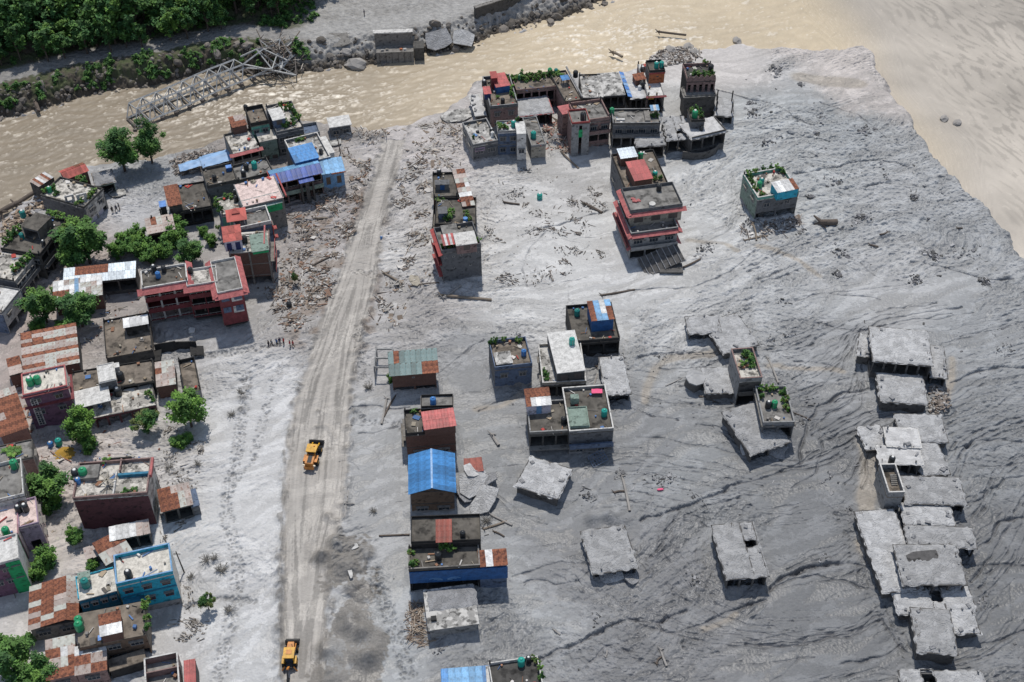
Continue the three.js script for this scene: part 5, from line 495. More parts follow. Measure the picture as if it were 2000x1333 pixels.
{ const b = B('pink_tower_house', 'pinkish house with a red rimmed corner tower', 'house', [18.13,-251.68,7.91,7.61,0.236,8.6], { wc: 'pinkw', pc: 'pinkw', rc: 'roofg', ph: .8, cope: 'pinkw', band: 'conc', f: ['W3', 'b3', 'o3'], l: ['-', '-'], r: ['w2', 'w2'], s: 'the pinkish tower house', bal: [['F', 4.6, .8, 'conc', 'pinkw']] }); room(b, 'corner_tower', [15.47,-247.86,4.19,5.23,0.146,9.2], -1, { wc: 'pinkw', fc: 'greyl', rc: 'roofg', ph: .5, pc: 'red', f: 'v1' }); const g = b.children[b.children.length - 1]; mesh('arched_window', (() => { const s = new THREE.Shape(); s.moveTo(-.45, 0); s.lineTo(.45, 0); s.lineTo(.45, 1.7); s.absarc(0, 1.7, .45, 0, Math.PI); s.closePath(); return new THREE.ExtrudeGeometry(s, { depth: .08, bevelEnabled: false }); })(), M.green, g).position.set(0, 5.4, g.D / 2 - .03); room(b, 'red_roof', [12.86,-253.18,3.21,3.27,0.332,7.8], -1, { wc: 'pinkw', rc: 'redp' }); tank(16.45,-247.01, 9.2, 'k', 'on the red rimmed tower', '', 1.2); }
// the white houses in front of the brick corner house
{ const b = B('white_corner_house', 'pale flat roofed corner house with lilac front panels', 'house', [-7.53,-247.69,5.94,9.06,0.309,5.4], { wc: 'greyl', fc: 'grey', pc: 'grey', rc: 'roofs', ph: .6, cope: 'greyl', f: ['W2', '-'], l: ['w2', '-'], s: 'the pale corner house' }); tank(-4.79,-247.56, 4.8, 'k', 'on the pale corner house', '', .9); tank(-4.54,-246.54, 4.8, 'w', 'on the pale corner house', '', .8); mesh('lilac_panel', boxG(2.4, 1, .08, -1.4, 3.2, 4.58), M.lilac, b); mesh('roof_hatch', boxG(.7, .3, .7, -.4, 4.8, -.6), M.black, b); plants(b, [[-8.94,-245.73, .5, .7]], 'small yellowish plant on the pale corner house'); }
{ const b = B('white_terrace_house', 'two storey white house with a planted roof terrace', 'house', [-1.12,-247.17,4.75,4.14,0.085,7.4], { wc: 'greyl', fc: 'bluew', pc: 'greyl', rc: 'roofw', ph: .5, f: ['W2', 'w2', '-'], band: 'conc', s: 'the white planted terrace house' }); tank(0.36,-247.45, 6.9, 't', 'on the white planted terrace house'); plants(b, [[-2.62,-246.83, 1, 1], [-1.66,-246.63, .9, .9], [-3.1,-247.86, .7, .7]], 'green plant on the white planted terrace'); }
{ const b = B('white_cabin_house', 'bright white cabin house between two roof terraces', 'house', [2,-245.08,2.12,4.86,0.095,8.2], { wc: 'white', lc: 'greyl', rc: 'roofw', ph: 0, f: ['s1', 'w1', '-'], s: 'the bright white cabin house' }); plants(b, [[1.31,-247.84, .6, .8]], 'plant on the bright white cabin house'); }
{ const b = B('low_terrace_house', 'lower grey terrace house beside the rubble gap', 'house', [5.17,-249.34,3.39,11.32,0.179,4.4], { wc: 'cream', lc: 'grey', pc: 'greyl', rc: 'roofg', ph: .4, f: ['s1', '-'], s: 'the lower grey terrace house' }); tank(5.03,-247.06, 4, 't', 'on the lower grey terrace house', '', 1.1); }
{ const b = B('fallen_roof_house', 'broken slab roof with red painted edge among the river houses', 'house', [5.08,-260.42,8.14,6.85,0.185,3.8], { ...mudH, wc: 'dark', rc: 'redp', amp: .15, f: ['o5'], mud: 'mud' }); }
mudHouse('long white slab lying low left of the brick corner house', [-8.45,-262.65,2.14,8.51,0.203,2.6], { mud: 'mudw', rc: 'white', amp: .03, f: ['-'] });

// ---------- the old quarter left of the road, by the river ----------
{ const b = B('brown_roof_house', 'house with a brown walled roof standing highest by the river', 'house', [-59.67,-250.21,4.2,6.93,0.349,8.6], { wc: 'concd', fc: 'jade', pc: 'dark', rc: 'roofb', ph: .9, f: ['W2', '-'], l: ['-', '-'], s: 'the brown walled roof house' }); tank(-62.64,-252.94, 7.7, 'k', 'on the brown walled roof house', '', .9); room(b, 'lower_terrace', [-57.12,-245.67,3.98,3.77,0.362,5.6], -1, { wc: 'mint', rc: 'roofp', f: 'W2' }); }
{ const b = B('blue_grey_house', 'blue grey house with palms on its roof terrace', 'house', [-53.56,-251.53,6.31,11.44,0.363,7], { wc: 'bluew', fc: 'grey', pc: 'grey', rc: 'roofp', ph: .6, f: ['W3', 'W3'], l: ['-'], band: 'conc', s: 'the palm terrace house' }); room(b, 'white_cabin', [-54.89,-249.8,2.79,4.54,0.377,8.8], 6.4, { wc: 'bluew', rc: 'roofw', f: 'w1' }); plants(b, [[-54.95,-255.48, .8, 1.6], [-53.68,-255.06, .7, 1], [-52.58,-255.06, .8, 1.6], [-51.77,-253.36, .8, 1.5], [-50.89,-252.1, .8, 1.4], [-50.02,-250.85, .9, 1.3], [-51.26,-249.19, .9, 1.5], [-52.59,-248.37, 1, 1.2], [-53.52,-248.16, .8, 1]], 'spiky palm plant on the palm terrace house'); }
B('low_terrace', 'low terrace with pale arched parapet beside the palm terrace house', 'terrace', [-47.78,-251.61,3.65,4.26,0.286,3.6], { wc: 'grey', pc: 'greyl', rc: 'bluew', ph: .7 });
{ const b = B('white_roof_hut', 'small hut with a bright white roof on the river edge', 'hut', [-41.35,-254.95,4.8,3.72,0.265,3.2], { wc: 'grey', rc: 'roofw', ph: 0, ov: .3, f: ['W2'] }); }
{ const b = B('red_edge_house', 'house with pale muddy roof and a red balcony edge', 'house', [-62.62,-243.4,6.27,7.55,0.422,6], { wc: 'conc', pc: 'concd', rc: 'roofp', ph: .5, ps: 'LB', f: ['b3', '-'], l: ['-', '-'], s: 'the red balcony edge house', eave: [[5.4, .8, .35, 'redp', 'F']] }); tank(-64.59,-246.98, 5.5, 'k', 'on the red balcony edge house'); room(b, 'tin_shed', [-63.94,-248.44,3.26,3.87,0.386,7.6], -1, { wc: 'brickd', tin: ['rust', 'pale', 'rust', 'white'], rise: .3 }); }
{ const b = B('blue_house', 'house with a vivid blue sheet roof and blue trimmed walls', 'house', [-46.84,-239.55,7.81,10.28,0.406,6.4], { wc: 'greyl', lc: 'grey', fc: 'blue', pc: 'greyl', rc: 'roofs', ph: .7, cope: 'white', f: ['-', '-'], s: 'the vivid blue sheet roof house' }); room(b, 'blue_room', [-47.07,-235.86,5.36,5.45,0.404,7.7], 5.7, { wc: 'blue', tin: 'blue', rise: .3 }); room(b, 'white_side', [-42.93,-242.82,1.47,6.7,0.413,5], -1, { wc: 'white', rc: 'roofw' }); plants(b, [[-49.46,-243.46, 1, .6], [-48.58,-244.07, .9, .6]], 'weeds at the back of the vivid blue sheet roof house'); tank(-43.61,-238.5, 5.7, 'k', 'on the vivid blue sheet roof house', '', .8); }
{ const q = [-48.45,-230.3,10.79,4.3,0.390,6.6], b = B('long_blue_roof_house', 'long house with a royal blue and pale blue sheet roof', 'house', q, { wc: 'wood', fc: 'pinkw', lc: 'redd', rc: 'concd', ph: 0, f: ['b4', 'o4'], rail: 'frame', bal: [['F', 3.1, 1, 'mint', 'mint']], s: 'the royal blue roof house' }); tin(b, -q[2] / 2 - .3, 6.7, q[3] / 2 + .6, q[2] + .6, q[3] / 2 + .5, .9, 'royal', { sv: 3 }); tin(b, -q[2] / 2 - .3, 7.6, 0 + .1, q[2] + .6, q[3] / 2 + .3, -.7, 'sky', { sv: 3 }); room(b, 'porch', [-46.09,-228.73,3.04,2.99,0.375,6.2], -1, { wc: 'concd', tin: 'royal', f: 'v2' }); mesh('red_trim', boxG(.2, .5, q[3] + 2, -q[2] / 2 - .4, 6.3, .6), M.red, b); }
{ const q = [-40.85,-233.87,4.89,4.16,0.275,5.4], b = B('sky_blue_house', 'sky blue house with a pale blue sheet roof by the road', 'house', q, { wc: 'bluel', rc: 'concd', ph: 0, f: ['d2', '-'], r: ['w1'] }); tin(b, -q[2] / 2 - .3, 5.5, q[3] / 2 + .4, q[2] + .6, q[3] + .7, .5, 'sky', { sv: 5 }); mesh('orange_valance', boxG(3.2, .3, .1, 1.2, 5.2, q[3] / 2 + .5), M.orange, b); }
{ const b = B('dark_flat_house', 'dark flat roofed house left of the twin tanks', 'house', [-65.27,-229.42,6.73,6.71,0.365,6.8], { wc: 'grey', lc: 'greyl', pc: 'concd', rc: 'roofd', ph: .6, f: ['-', '-'], l: ['-', '-'], s: 'the dark flat roofed house' }); tank(-66.09,-227.9, 6.2, 'k', 'on the dark flat roofed house', '', .9); room(b, 'blue_crate', [-63.48,-231.64,1.26,1.17,0.306,7.2], 6.2, { wc: 'blue', rc: 'tarp', ov: 0 }); }
{ const b = B('grey_flat_house', 'grey flat roofed house carrying twin tanks', 'house', [-58.25,-231.74,8.12,5.89,0.428,6.6], { wc: 'conc', pc: 'concd', rc: 'roofg', ph: .6, f: ['-', '-'], s: 'the twin tank roof' }); tank(-59.69,-232.11, 6, 'k', 'left of the pair on the twin tank roof'); tank(-57.93,-232.68, 6, 't', 'right of the pair on the twin tank roof', '', 1.1); tank(-59.9,-229.66, 6, 'k', 'in front of the pair on the twin tank roof'); }
{ const b = B('pale_roof_house', 'tall house with a wide pale pink roof and teal canopy', 'house', [-55.14,-221.28,8.99,8.23,0.383,8.6], { wc: 'conc', rc: 'pinkr', pc: 'greyl', ph: .3, ps: 'LR', f: ['-', '-'], r: ['-', '-'], s: 'the wide pale pink roof house' }); room(b, 'teal_canopy', [-54.19,-218.04,8.39,2.58,0.410,7.4], 5.5, { wc: 'green', tin: 'teal', rise: .9, f: '-' }); mesh('red_edge', boxG(.3, .5, 8.5, 5.1, 8.2, 0), M.red, b); }
{ const b = B('cluttered_roof_house', 'house with a cluttered pale roof left of the teal canopy', 'house', [-61.28,-218.88,4.9,6.14,0.366,6.6], { wc: 'jade', lc: 'bluew', pc: 'greyl', rc: 'roofp', ph: .5, s: 'the cluttered pale roof house' }); tank(-60.19,-220.54, 6.1, 'k', 'at the front of the cluttered pale roof house', '', .9); tank(-60.64,-222.7, 6.1, 'k', 'at the rear of the cluttered pale roof house', '', .9); plants(b, [[-64.15,-220.18, .8, 1], [-62.71,-221.62, .9, .7], [-61.62,-221.8, .9, .7], [-64.2,-218.4, .7, 1.2], [-63.11,-217.16, .8, 1.2]], 'plant on the cluttered pale roof house'); }
{ const b = B('railing_house', 'grey house with white roof railing and red striped side', 'house', [-55.48,-212.32,7.53,5.47,0.345,8.4], { wc: 'grey', fc: 'bluew', pc: 'white', rc: 'roofg', ph: .8, cope: 'white', f: ['W3', 'W2'], r: ['w2', 'w2'], s: 'the white roof railing house' }); for (const z of [-2.2, 2.6]) mesh('red_stripe', boxG(.15, 7.4, .7, 3.86, .2, z * .8), M.red, b); for (const y of [3.2, 5.6]) mesh('red_ledge', boxG(1, .18, 1.2, 4.3, y, 1.9), M.red, b); const g = new THREE.ConeGeometry(3, 1.4, 4, 1); g.rotateY(Math.PI / 4); const pv = thing('tiled_pavilion', 'small pavilion with an orange pyramid roof on the railing house', 'pavilion', 0, 7.6, 0, .25); const [vx, vz] = [-58.41,-211.83]; pv.position.set(vx, 7.6, vz); for (const [x, z] of [[-1.5, -1.5], [1.5, -1.5], [-1.5, 1.5], [1.5, 1.5]]) mesh('post', boxG(.16, 1.7, .16, x, 0, z), M.white, pv); const rf = mesh('pyramid_roof', g, S.tile[2], pv); rf.position.y = 2.4; const g2 = new THREE.ConeGeometry(1.2, .8, 4, 1); g2.rotateY(Math.PI / 4); mesh('roof_cap', g2, S.tile[1], pv).position.y = 3.15; mesh('red_post', boxG(.2, 4, .2, 0, 0, 0), M.red, b).position.set(3.9, 3, 2.8); }
{ const b = B('tall_brick_house', 'tall brick framed house with a pink roofed cabin on top', 'house', [-54.36,-203.1,8.09,6.36,0.120,9.6], { wc: 'brickd', lc: 'greyl', pc: 'pinkw', rc: 'roofp', ph: .4, ps: 'LR', band: 'conc', bandw: .14, f: ['-', '-', 'o2'], r: ['b2', 'b2', '-'], rail: 'red', s: 'the pink roofed cabin house', bal: [['R', 6, .9, 'conc', 'redp'], ['R', 2.9, .9, 'conc', 'redp']] }); for (const x of [-4, 0, 3.9]) mesh('column', boxG(.34, 10.5, .12, x * .98, -1.5, 3.24), M.conc, b); room(b, 'pink_cabin', [-57.43,-202.36,3.51,4.17,0.232,11.8], 9.2, { wc: 'lilacw', tin: 'tile', f: 'd2', dc: 'navy', rise: .5 }); room(b, 'mint_deck', [-52.06,-202.02,3.23,5.41,0.251,10], 9.2, { wc: 'green', rc: 'mint' }); tank(-55.23,-203.02, 9.2, 'k', 'on the pink roofed cabin house'); tank(-52.66,-200.85, 8, 't', 'below the mint deck of the pink roofed cabin house', '', .9); mesh('red_side', boxG(.3, .5, 6, 3.2, 9.6, -1), M.redp, b); plants(b, [[-61.52,-207.16, .6, 1]], 'plant by the pink roofed cabin'); }
{ const b = B('yard_house', 'dark ruined house with rusty sheets and bare columns', 'house', [-70.43,-224.47,6.64,9.43,0.272,4.6], { wc: 'dark', pc: 'dark', rc: 'roofd', ph: .4, f: ['o3'], s: 'the dark ruined house' }); room(b, 'rusty_shed', [-74.41,-222.51,2.76,6.74,0.328,6], -1, { wc: 'concd', tin: ['rust', 'rust', 'white', 'rust'], rise: .4, su: 1.2 }); room(b, 'blue_box', [-76.19,-219.77,1.21,1.87,0.299,6], -1, { wc: 'dark', rc: 'tarp' }); for (const [x, z] of [[-6.4, 6.5], [-7.6, 3.4], [-5.2, 4.3], [-9.6, 5.2]]) mesh('column', boxG(.3, 6.4, .3, x, -1.4, z), M.dark, b); }
{ const q = [-76.15,-214.96,5.55,4.6,0.315,4], b = B('rusty_lean_to', 'rusty lean-to roof beside the dark ruined house', 'shed', q, { wc: 'brickd', rc: 'concd', ph: 0, f: ['o2'] }); tin(b, -q[2] / 2 - .2, 4.1, q[3] / 2 + .3, q[2] + .4, q[3] + .6, .3, ['rust', 'pale', 'rust']); }
// ---------- far left by the water ----------
{ const b = B('leaning_house', 'grey house turned towards the river with roof plants', 'house', [-97.01,-224.14,11.43,7.08,-0.387,6], { wc: 'concd', fc: 'grey', pc: 'concd', rc: 'roofp', ph: .5, f: ['-', '-'], r: ['w2', 'o2'], s: 'the grey house turned to the river' }); for (const [fx, fz, wd] of [[3.6, 1.2, 2.2], [1.4, 2.6, 2]]) { const m = mesh('white_dormer', wallG(wd, 1.9, [{ x: -.5, y: .6, w: 1, h: .9 }], .4), M.white, b); m.position.set(fx, 5.5, fz); m.rotation.y = .8; } room(b, 'white_bay', [-93.43,-222.5,4.69,2.89,1.175,4], 0, { wc: 'lilacw', rc: 'roofs' }); tank(-102.03,-224.56, 5.5, 'g', 'on the grey house turned to the river', '', .9); plants(b, [[-102.95,-224.2, .9, 1], [-101.36,-225.48, .9, 1], [-100.33,-223.65, .8, 1], [-95.23,-228.26, .9, .9], [-96.59,-229.19, .9, .9], [-94.95,-220.04, .7, .8], [-94,-220.76, .8, .8], [-92.58,-223.29, .8, 1], [-93,-222.2, .8, 1], [-92.27,-224.38, .8, .9]], 'green plant on the grey house turned to the river'); }
{ const q = [-106.09,-231.28,4.31,2.91,0.977,3.6], b = B('striped_tin_shed', 'shed with a pink striped tin roof at the water edge', 'shed', q, { wc: 'concd', rc: 'concd', ph: 0 }); tin(b, -q[2] / 2, 3.7, q[3] / 2, q[2], q[3], .3, ['pale', 'rust', 'white'], { stripe: 'u', su: .7 }); }
{ const q = [-98.91,-232.7,5.09,3.34,0.636,5], b = B('rusty_roof_house', 'house with a red rust gable behind the grey river house', 'house', q, { wc: 'brickd', rc: 'concd', ph: 0 }); tin(b, -q[2] / 2 - .3, 5.1, q[3] / 2 + .3, q[2] + .6, q[3] / 2 + .3, .8, ['rust', 'tile']); tin(b, -q[2] / 2 - .3, 5.9, .05, q[2] + .6, q[3] / 2 + .3, -.8, ['rust', 'tile']); }
{ const b = B('thatch_brown_hut', 'hut with a brown littered roof near the riverside trees', 'hut', [-92.6,-232.61,4.09,4.66,0.376,3.4], { wc: 'mint', rc: 'roofb', ph: 0, ov: .3, mud: 'mudd', f: ['o1'] }); }
{ const b = B('long_riverside_house', 'dark riverside house with a roof garden at the left edge', 'house', [-100.94,-208.39,8.92,11.61,-0.240,7], { wc: 'concd', rc: 'roofd', pc: 'dark', ph: .5, ps: 'FRB', f: ['W4'], r: ['b4', 'o4'], s: 'the riverside roof garden house', bal: [['R', 3.1, .9, 'conc', 'grey']] }); room(b, 'roof_house', [-100.14,-209.74,3.82,4.8,-0.359,9.2], 6.5, { wc: 'grey', rc: 'roofd', f: 'o1' }); tank(-104.91,-214.56, 6.5, 'c', 'behind the roof room of the riverside roof garden house', '', 1.1); tank(-103.18,-207.4, 6.5, 'c', 'in the middle of the riverside roof garden house', '', .9); tank(-98.08,-205.23, 6.5, 'k', 'near the right wall of the riverside roof garden house', '', .8); plants(b, [[-106.26,-205.73, 1, 1.2], [-105.66,-207.4, 1.1, 1.3], [-105.17,-208.74, 1, 1.2], [-104.67,-210.09, .9, 1.1], [-99.27,-215.26, 1, 1], [-98.26,-214.74, 1, 1], [-97.03,-214.22, 1.1, 1.1], [-95.76,-213.52, 1.1, 1.1], [-94.62,-212.49, 1, 1.1], [-94.85,-210.78, .9, 1], [-95.47,-209.76, .9, .9]], 'green bush in the riverside roof garden'); }
{ const b = B('pale_terrace_house', 'pale terrace house continuing the riverside row at the left edge', 'house', [-104.5,-199,8.36,7.69,-0.247,6.4], { wc: 'grey', rc: 'roofp', pc: 'concd', ph: .3, ps: 'F', r: ['w4', 'o4'], s: 'the pale riverside terrace house', bal: [['R', 2.9, .9, 'conc', 'grey']] }); plants(b, [[-101.93,-197.43, 1, 1.2], [-101.35,-198.38, 1, 1.2], [-100.86,-199.66, 1, 1.3], [-100.36,-200.95, 1, 1.2], [-99.98,-201.93, .9, 1]], 'green bush on the pale riverside terrace'); }
B('grey_end_house', 'grey house at the left edge below the riverside row', 'house', [-103.84,-189.4,7.07,7.32,-0.256,6], { wc: 'bluew', rc: 'roofw', pc: 'grey', ph: .3, r: ['w2', 'o2'] });
// ---------- around the red school-like building ----------
{ const q = [-85.25,-198.4,14.6,4.02,0.163,4.4], b = B('silver_roof_shed', 'long shed with a silver tin roof and a few rust spots', 'shed', q, { wc: 'concd', rc: 'concd', ph: 0, f: ['o4'] }); tin(b, -q[2] / 2, 4.5, q[3] / 2 + .3, q[2], q[3] + .6, .5, ['silver', 'silver', 'silver', 'rust'], { sv: 2.6 }); }
{ const q = [-88.72,-193.85,9.39,4.99,0.231,4.2], b = B('patched_rust_house', 'brick house with rusty patched roof and one blue sheet', 'house', q, { wc: 'brickd', rc: 'concd', ph: 0, f: ['w1'] }); tin(b, -q[2] / 2 - .2, 4.3, q[3] / 2 + .3, q[2] + .4, q[3] + .6, .6, ['rust', 'pale', 'white', 'rust'], { sv: 1.6 }); tin(b, -.6, 4.36, q[3] / 2 + .4, .8, q[3] + .7, .61, 'sky', { sv: 5 }); }
{ // the three storey red building: two wings and a joining middle
  const b = B('red_gallery_building', 'three storey dark red building with open galleries and pink eaves', 'building', [-69.46,-191.25,8.88,5.4,0.259,10.4], { wc: 'redd', rc: 'roofd', pc: 'white', ph: .5, cope: 'white', f: ['g3', 'g3', 'g3'], rail: 'frame', band: 'redd', fh: 3, y0: 1.4, s: 'the red gallery building', eave: [[10.1, 1.1, .7, 'redp', 'FR']] });
  const wing = (q, nf) => { const [cx, cz, w, d, a, h] = q, g = new THREE.Group(); g.name = 'wing'; const [lx, lz] = toLocal(b, cx, cz); g.position.set(lx, 0, lz); g.rotation.y = a - b.rotation.y; b.add(g); return [g, w, d, h]; };
  const part = (q, o) => { const [g, w, d, h] = wing(q); const t = .2; for (const [k, len, turn, x, z] of [['f', w, 0, 0, d / 2 - t], ['b', w, Math.PI, 0, -d / 2 + t], ['r', d - 2 * t, Math.PI / 2, w / 2 - t, 0], ['l', d - 2 * t, -Math.PI / 2, -w / 2 + t, 0]]) { const hl = (o[k] || []).flatMap((c, i) => holesFor(c, len, h - .5 - 3 * (i + 1) - 1.4, 3)); const m = mesh('wall', wallG(len, h - .7 - 1.4, hl, t), M[o[k + 'c']] || M.redd, g); m.position.set(x, 1.4, z); m.rotation.y = turn; for (const e of hl) if (e.kind === 'W') { const c = Math.cos(turn), s = Math.sin(turn), l = e.x + e.w / 2, f = mesh('window', merge(winG(e.w, e.h)), M.bluew, g); f.rotation.y = turn; f.position.set(x + l * c + .28 * s, 1.4 + e.y, z - l * s + .28 * c); } else if (e.kind === 'b' || e.kind === 'g') { const c = Math.cos(turn), s = Math.sin(turn), l = e.x + e.w / 2; const rl = mesh('railing', mergeGeometries([boxG(e.w, .07, .06, 0, .35, 0), ...[-.4, 0, .4].map(v => boxG(.06, .36, .06, e.w * v, 0, 0))]), M.frame, g); rl.rotation.y = turn; rl.position.set(x + l * c + .12 * s, 1.4 + e.y, z - l * s + .12 * c); } } mesh('roof_slab', boxG(w + .1, .2, d + .1, 0, h - .7, 0), M[o.rc || 'roofg'], g); for (let i = 1; i < 4; i++) mesh('floor_slab', boxG(w - .5, .16, d - .5, 0, h - .7 - 3 * i, 0), M.concd, g); parapet(g, w, d, h - .5, .5, 'white', 'FRBL', .15); for (let i = 0; i < 2 && o.fc; i++) mesh('white_panel', boxG(w * .42, 1.7, .08, w * .2, h - 3.1 - 3 * i, d / 2 + .02), M.white, g); for (const s of o.ev) { const fr = s === 'F', len = (fr ? w : d) + 1.6; const e = mesh('eave', boxG(len, .1, 1.3, 0, 0, 0), M.redp, g); e.rotation.order = 'YXZ'; e.position.set(fr ? 0 : (s === 'R' ? 1 : -1) * (w / 2 + .55), h - .75, fr ? d / 2 + .55 : 0); e.rotation.y = fr ? 0 : (s === 'R' ? 1 : -1) * Math.PI / 2; e.rotation.x = .55; } return g; };
  part([-62.11,-191.57,6.02,4.93,0.229,10.2], { f: ['g2', 'g2', 'g2'], rc: 'roofp', ev: 'F' });
  part([-57.12,-191.6,4.94,9.85,0.308,10.4], { f: ['W2', 'W2', '-'], l: ['g2', 'g2', '-'], fc: 'redd', rc: 'roofg', ev: 'FRL' });
  for (const [x, z] of [[-73.56,-188.3], [-70.78,-189.05], [-68.53,-189.81], [-66.05,-190.57], [-62.82,-191.34], [-58.61,-188], [-57.33,-188.45], [-54.48,-188.9], [-73.54,-191.34], [-69.54,-192.41], [-55.96,-193.19]]) { const [lx, lz] = toLocal(b, x, z); mesh('pillar', boxG(.35, 3, .35, lx, -1.5, lz), M.conc, b); }
  tank(-71.85,-193.11, 9.9, 'k', 'at the back of the red gallery building'); tank(-69.86,-192.96, 9.9, 'k', 'right of middle on the red gallery building', '', .9); tank(-70.66,-191.26, 9.9, 'u', 'on the red gallery building', '', .9); tank(-64.54,-192.87, 9.7, 'k', 'between the wings of the red gallery building', '', .9); }
{ const b = B('brown_flat_house', 'low brown flat roofed house in front of the red building', 'house', [-76.11,-181.51,8.9,10.67,0.273,3.6], { wc: 'concd', rc: 'roofb', pc: 'dark', ph: .35, ps: 'BLR', s: 'the low brown flat roofed house' }); room(b, 'white_shed', [-74.45,-183.17,4.55,2.29,0.259,5.4], 3.2, { wc: 'grey', tin: 'white', rise: .2, f: 'o1' }); }
{ const q = [-89.53,-175.75,9.96,10,0.293,5], b = B('striped_rust_house', 'large tin roof striped with rows of rust and white', 'house', q, { wc: 'brickd', rc: 'concd', ph: 0, r: ['-'] }); tin(b, -q[2] / 2 - .3, 5.1, q[3] / 2 + .4, q[2] + .6, q[3] + .8, .7, ['pale', 'rust', 'pale'], { stripe: 'v', sv: 1, su: 2 }); }
{ const q = [-95.91,-172.51,2.48,4.54,0.395,3.6], b = B('small_rust_lean_to', 'small rusty lean-to left of the striped tin roof', 'shed', q, { wc: 'brickd', rc: 'concd', ph: 0 }); tin(b, -q[2] / 2, 3.7, q[3] / 2, q[2], q[3], .3, ['rust', 'pale']); }
{ const b = B('pink_house', 'three storey mauve house with a tall arched stair window', 'house', [-86.31,-163.24,7.8,5.59,0.318,9.6], { wc: 'pink', fc: 'mauve', pc: 'pink', rc: 'roofc', ph: .35, cope: 'redp', f: ['w2', 'w2', '-'], r: ['w1', 'w1', '-'], s: 'the mauve house with the stair window', eave: [[6.4, .5, .12, 'redd', 'FR'], [9.2, .4, .1, 'redd', 'F']] }); const g = new THREE.Group(); g.name = 'stair_window'; g.position.set(-2.5, 1.1, 2.79); b.add(g); const s = new THREE.Shape(); s.moveTo(-.62, 0); s.lineTo(.62, 0); s.lineTo(.62, 6.6); s.absarc(0, 6.6, .62, 0, Math.PI); s.closePath(); mesh('surround', new THREE.ExtrudeGeometry(s, { depth: .12, bevelEnabled: false }), M.white, g); for (let i = 0; i < 12; i++) for (const x of [-.24, .24]) mesh('pane', boxG(.36, .42, .04, x, .2 + i * .56, .14), M.glass, g); tank(-88.52,-162.27, 9.25, 'g', 'left of the pair on the mauve house', '', 1.15); tank(-87.34,-162.79, 9.25, 'g', 'right of the pair on the mauve house', '', 1.1); }
{ const b = B('brown_terrace_house', 'wide brown roofed house with a white box room on top', 'house', [-76.03,-169.17,15,5.49,0.224,4.6], { wc: 'concd', pc: 'dark', rc: 'roofb', ph: .3, ps: 'RB', f: ['o5'], s: 'the white box room house' }); room(b, 'white_box_room', [-76.55,-167.96,2.92,4.59,0.324,6.6], 4.3, { wc: 'grey', rc: 'roofw', ph: .15, pc: 'white' }); tank(-74.35,-168.45, 4.3, 'k', 'on the white box room house', '', 1.2); room(b, 'vent_box', [-75.42,-170.53,0.86,1,0.322,6], 4.3, { wc: 'white', rc: 'roofw' }); }
{ const b = B('gallery_terrace_house', 'low terrace with a dark pillared gallery and white canopy', 'house', [-73.2,-164.13,11.26,5.64,0.303,3.2], { wc: 'maroon', rc: 'roofp', pc: 'concd', ph: .2, ps: 'R', f: ['o5'], s: 'the white canopy terrace' }); room(b, 'white_canopy', [-78.51,-163.18,6.14,4.32,0.343,5.2], 0, { noWalls: 1, rc: 'roofw' }); tank(-74.48,-165.54, 3.0, 'k', 'beside the white canopy', '', 1.2); plants(b, [[-68.77,-165.54, .8, 1.1], [-67.82,-164.22, .7, .9]], 'plant on the white canopy terrace'); }
{ const q = [-66.45,-170.46,3.44,6.07,0.236,3.6], b = B('grey_rust_shed', 'narrow shed with a worn brownish tin roof', 'shed', q, { wc: 'conc', fc: 'brickd', rc: 'concd', ph: 0, f: ['-'] }); tin(b, -q[2] / 2 - .1, 3.7, q[3] / 2 + .2, q[2] + .2, q[3] + .4, .3, ['pale', 'pale', 'rust', 'pale'], { sv: 1.5 }); }
{ const b = B('yard_room', 'bare concrete room with black walls beside the worn shed', 'house', [-62.08,-170.94,3.09,8.36,0.308,3.4], { wc: 'greyl', pc: 'dark', rc: 'roofb', ph: .8, ps: 'BLR', f: ['-'] }); }
{ const t = thing('yard_wall', 'dark roofless walls of a yard behind the worn shed', 'wall', 0, 0, 0); const P = [[-70.5,-176.62],[-70.82,-179.76],[-66.84,-180.77],[-62.78,-180.91],[-62.22,-178.33]]; for (let i = 0; i < P.length - 1; i++) mesh('wall_panel', beamG([P[i][0], .8, P[i][1]], [P[i + 1][0], .8, P[i + 1][1]], 2.6, .2), M.dark, t); t.traverse(o => { if (o.isMesh) o.geometry.computeVertexNormals(); }); }
{ const q = [-93.06,-159.01,4.77,10.33,0.486,5.2], b = B('red_rust_house', 'brick house with a red brown rust roof at the left edge', 'house', q, { wc: 'brick', rc: 'concd', ph: 0, r: ['-'] }); tin(b, -q[2] / 2 - .3, 5.3, q[3] / 2 + .4, q[2] + .6, q[3] + .8, .6, ['rust', 'rust', 'rust', 'pale', 'rust'], { sv: 2 }); }
{ const b = B('mossy_roof_house', 'house with a mossy green patched roof at the left edge', 'house', [-89.38,-149.77,6.41,4.43,0.281,5], { wc: 'pinkw', rc: 'roofg', pc: 'concd', ph: .25, r: ['w1'], s: 'the mossy roof house' }); plants(b, [[-90.18,-149.63, 1.6, .3], [-89.33,-149.87, 1.3, .3]], 'flat moss clump on the mossy roof house'); }
{ const b = B('white_wall_house', 'tall house with a white right wall and bare grey roof', 'house', [-87.21,-139.69,6.25,8.29,0.322,9.4], { wc: 'white', rc: 'roofg', pc: 'white', ph: .7, r: ['s3', '-'], s: 'the white right wall house' }); tank(-86.24,-142.96, 8.7, 'g', 'on the white right wall house', '', 1.2); }
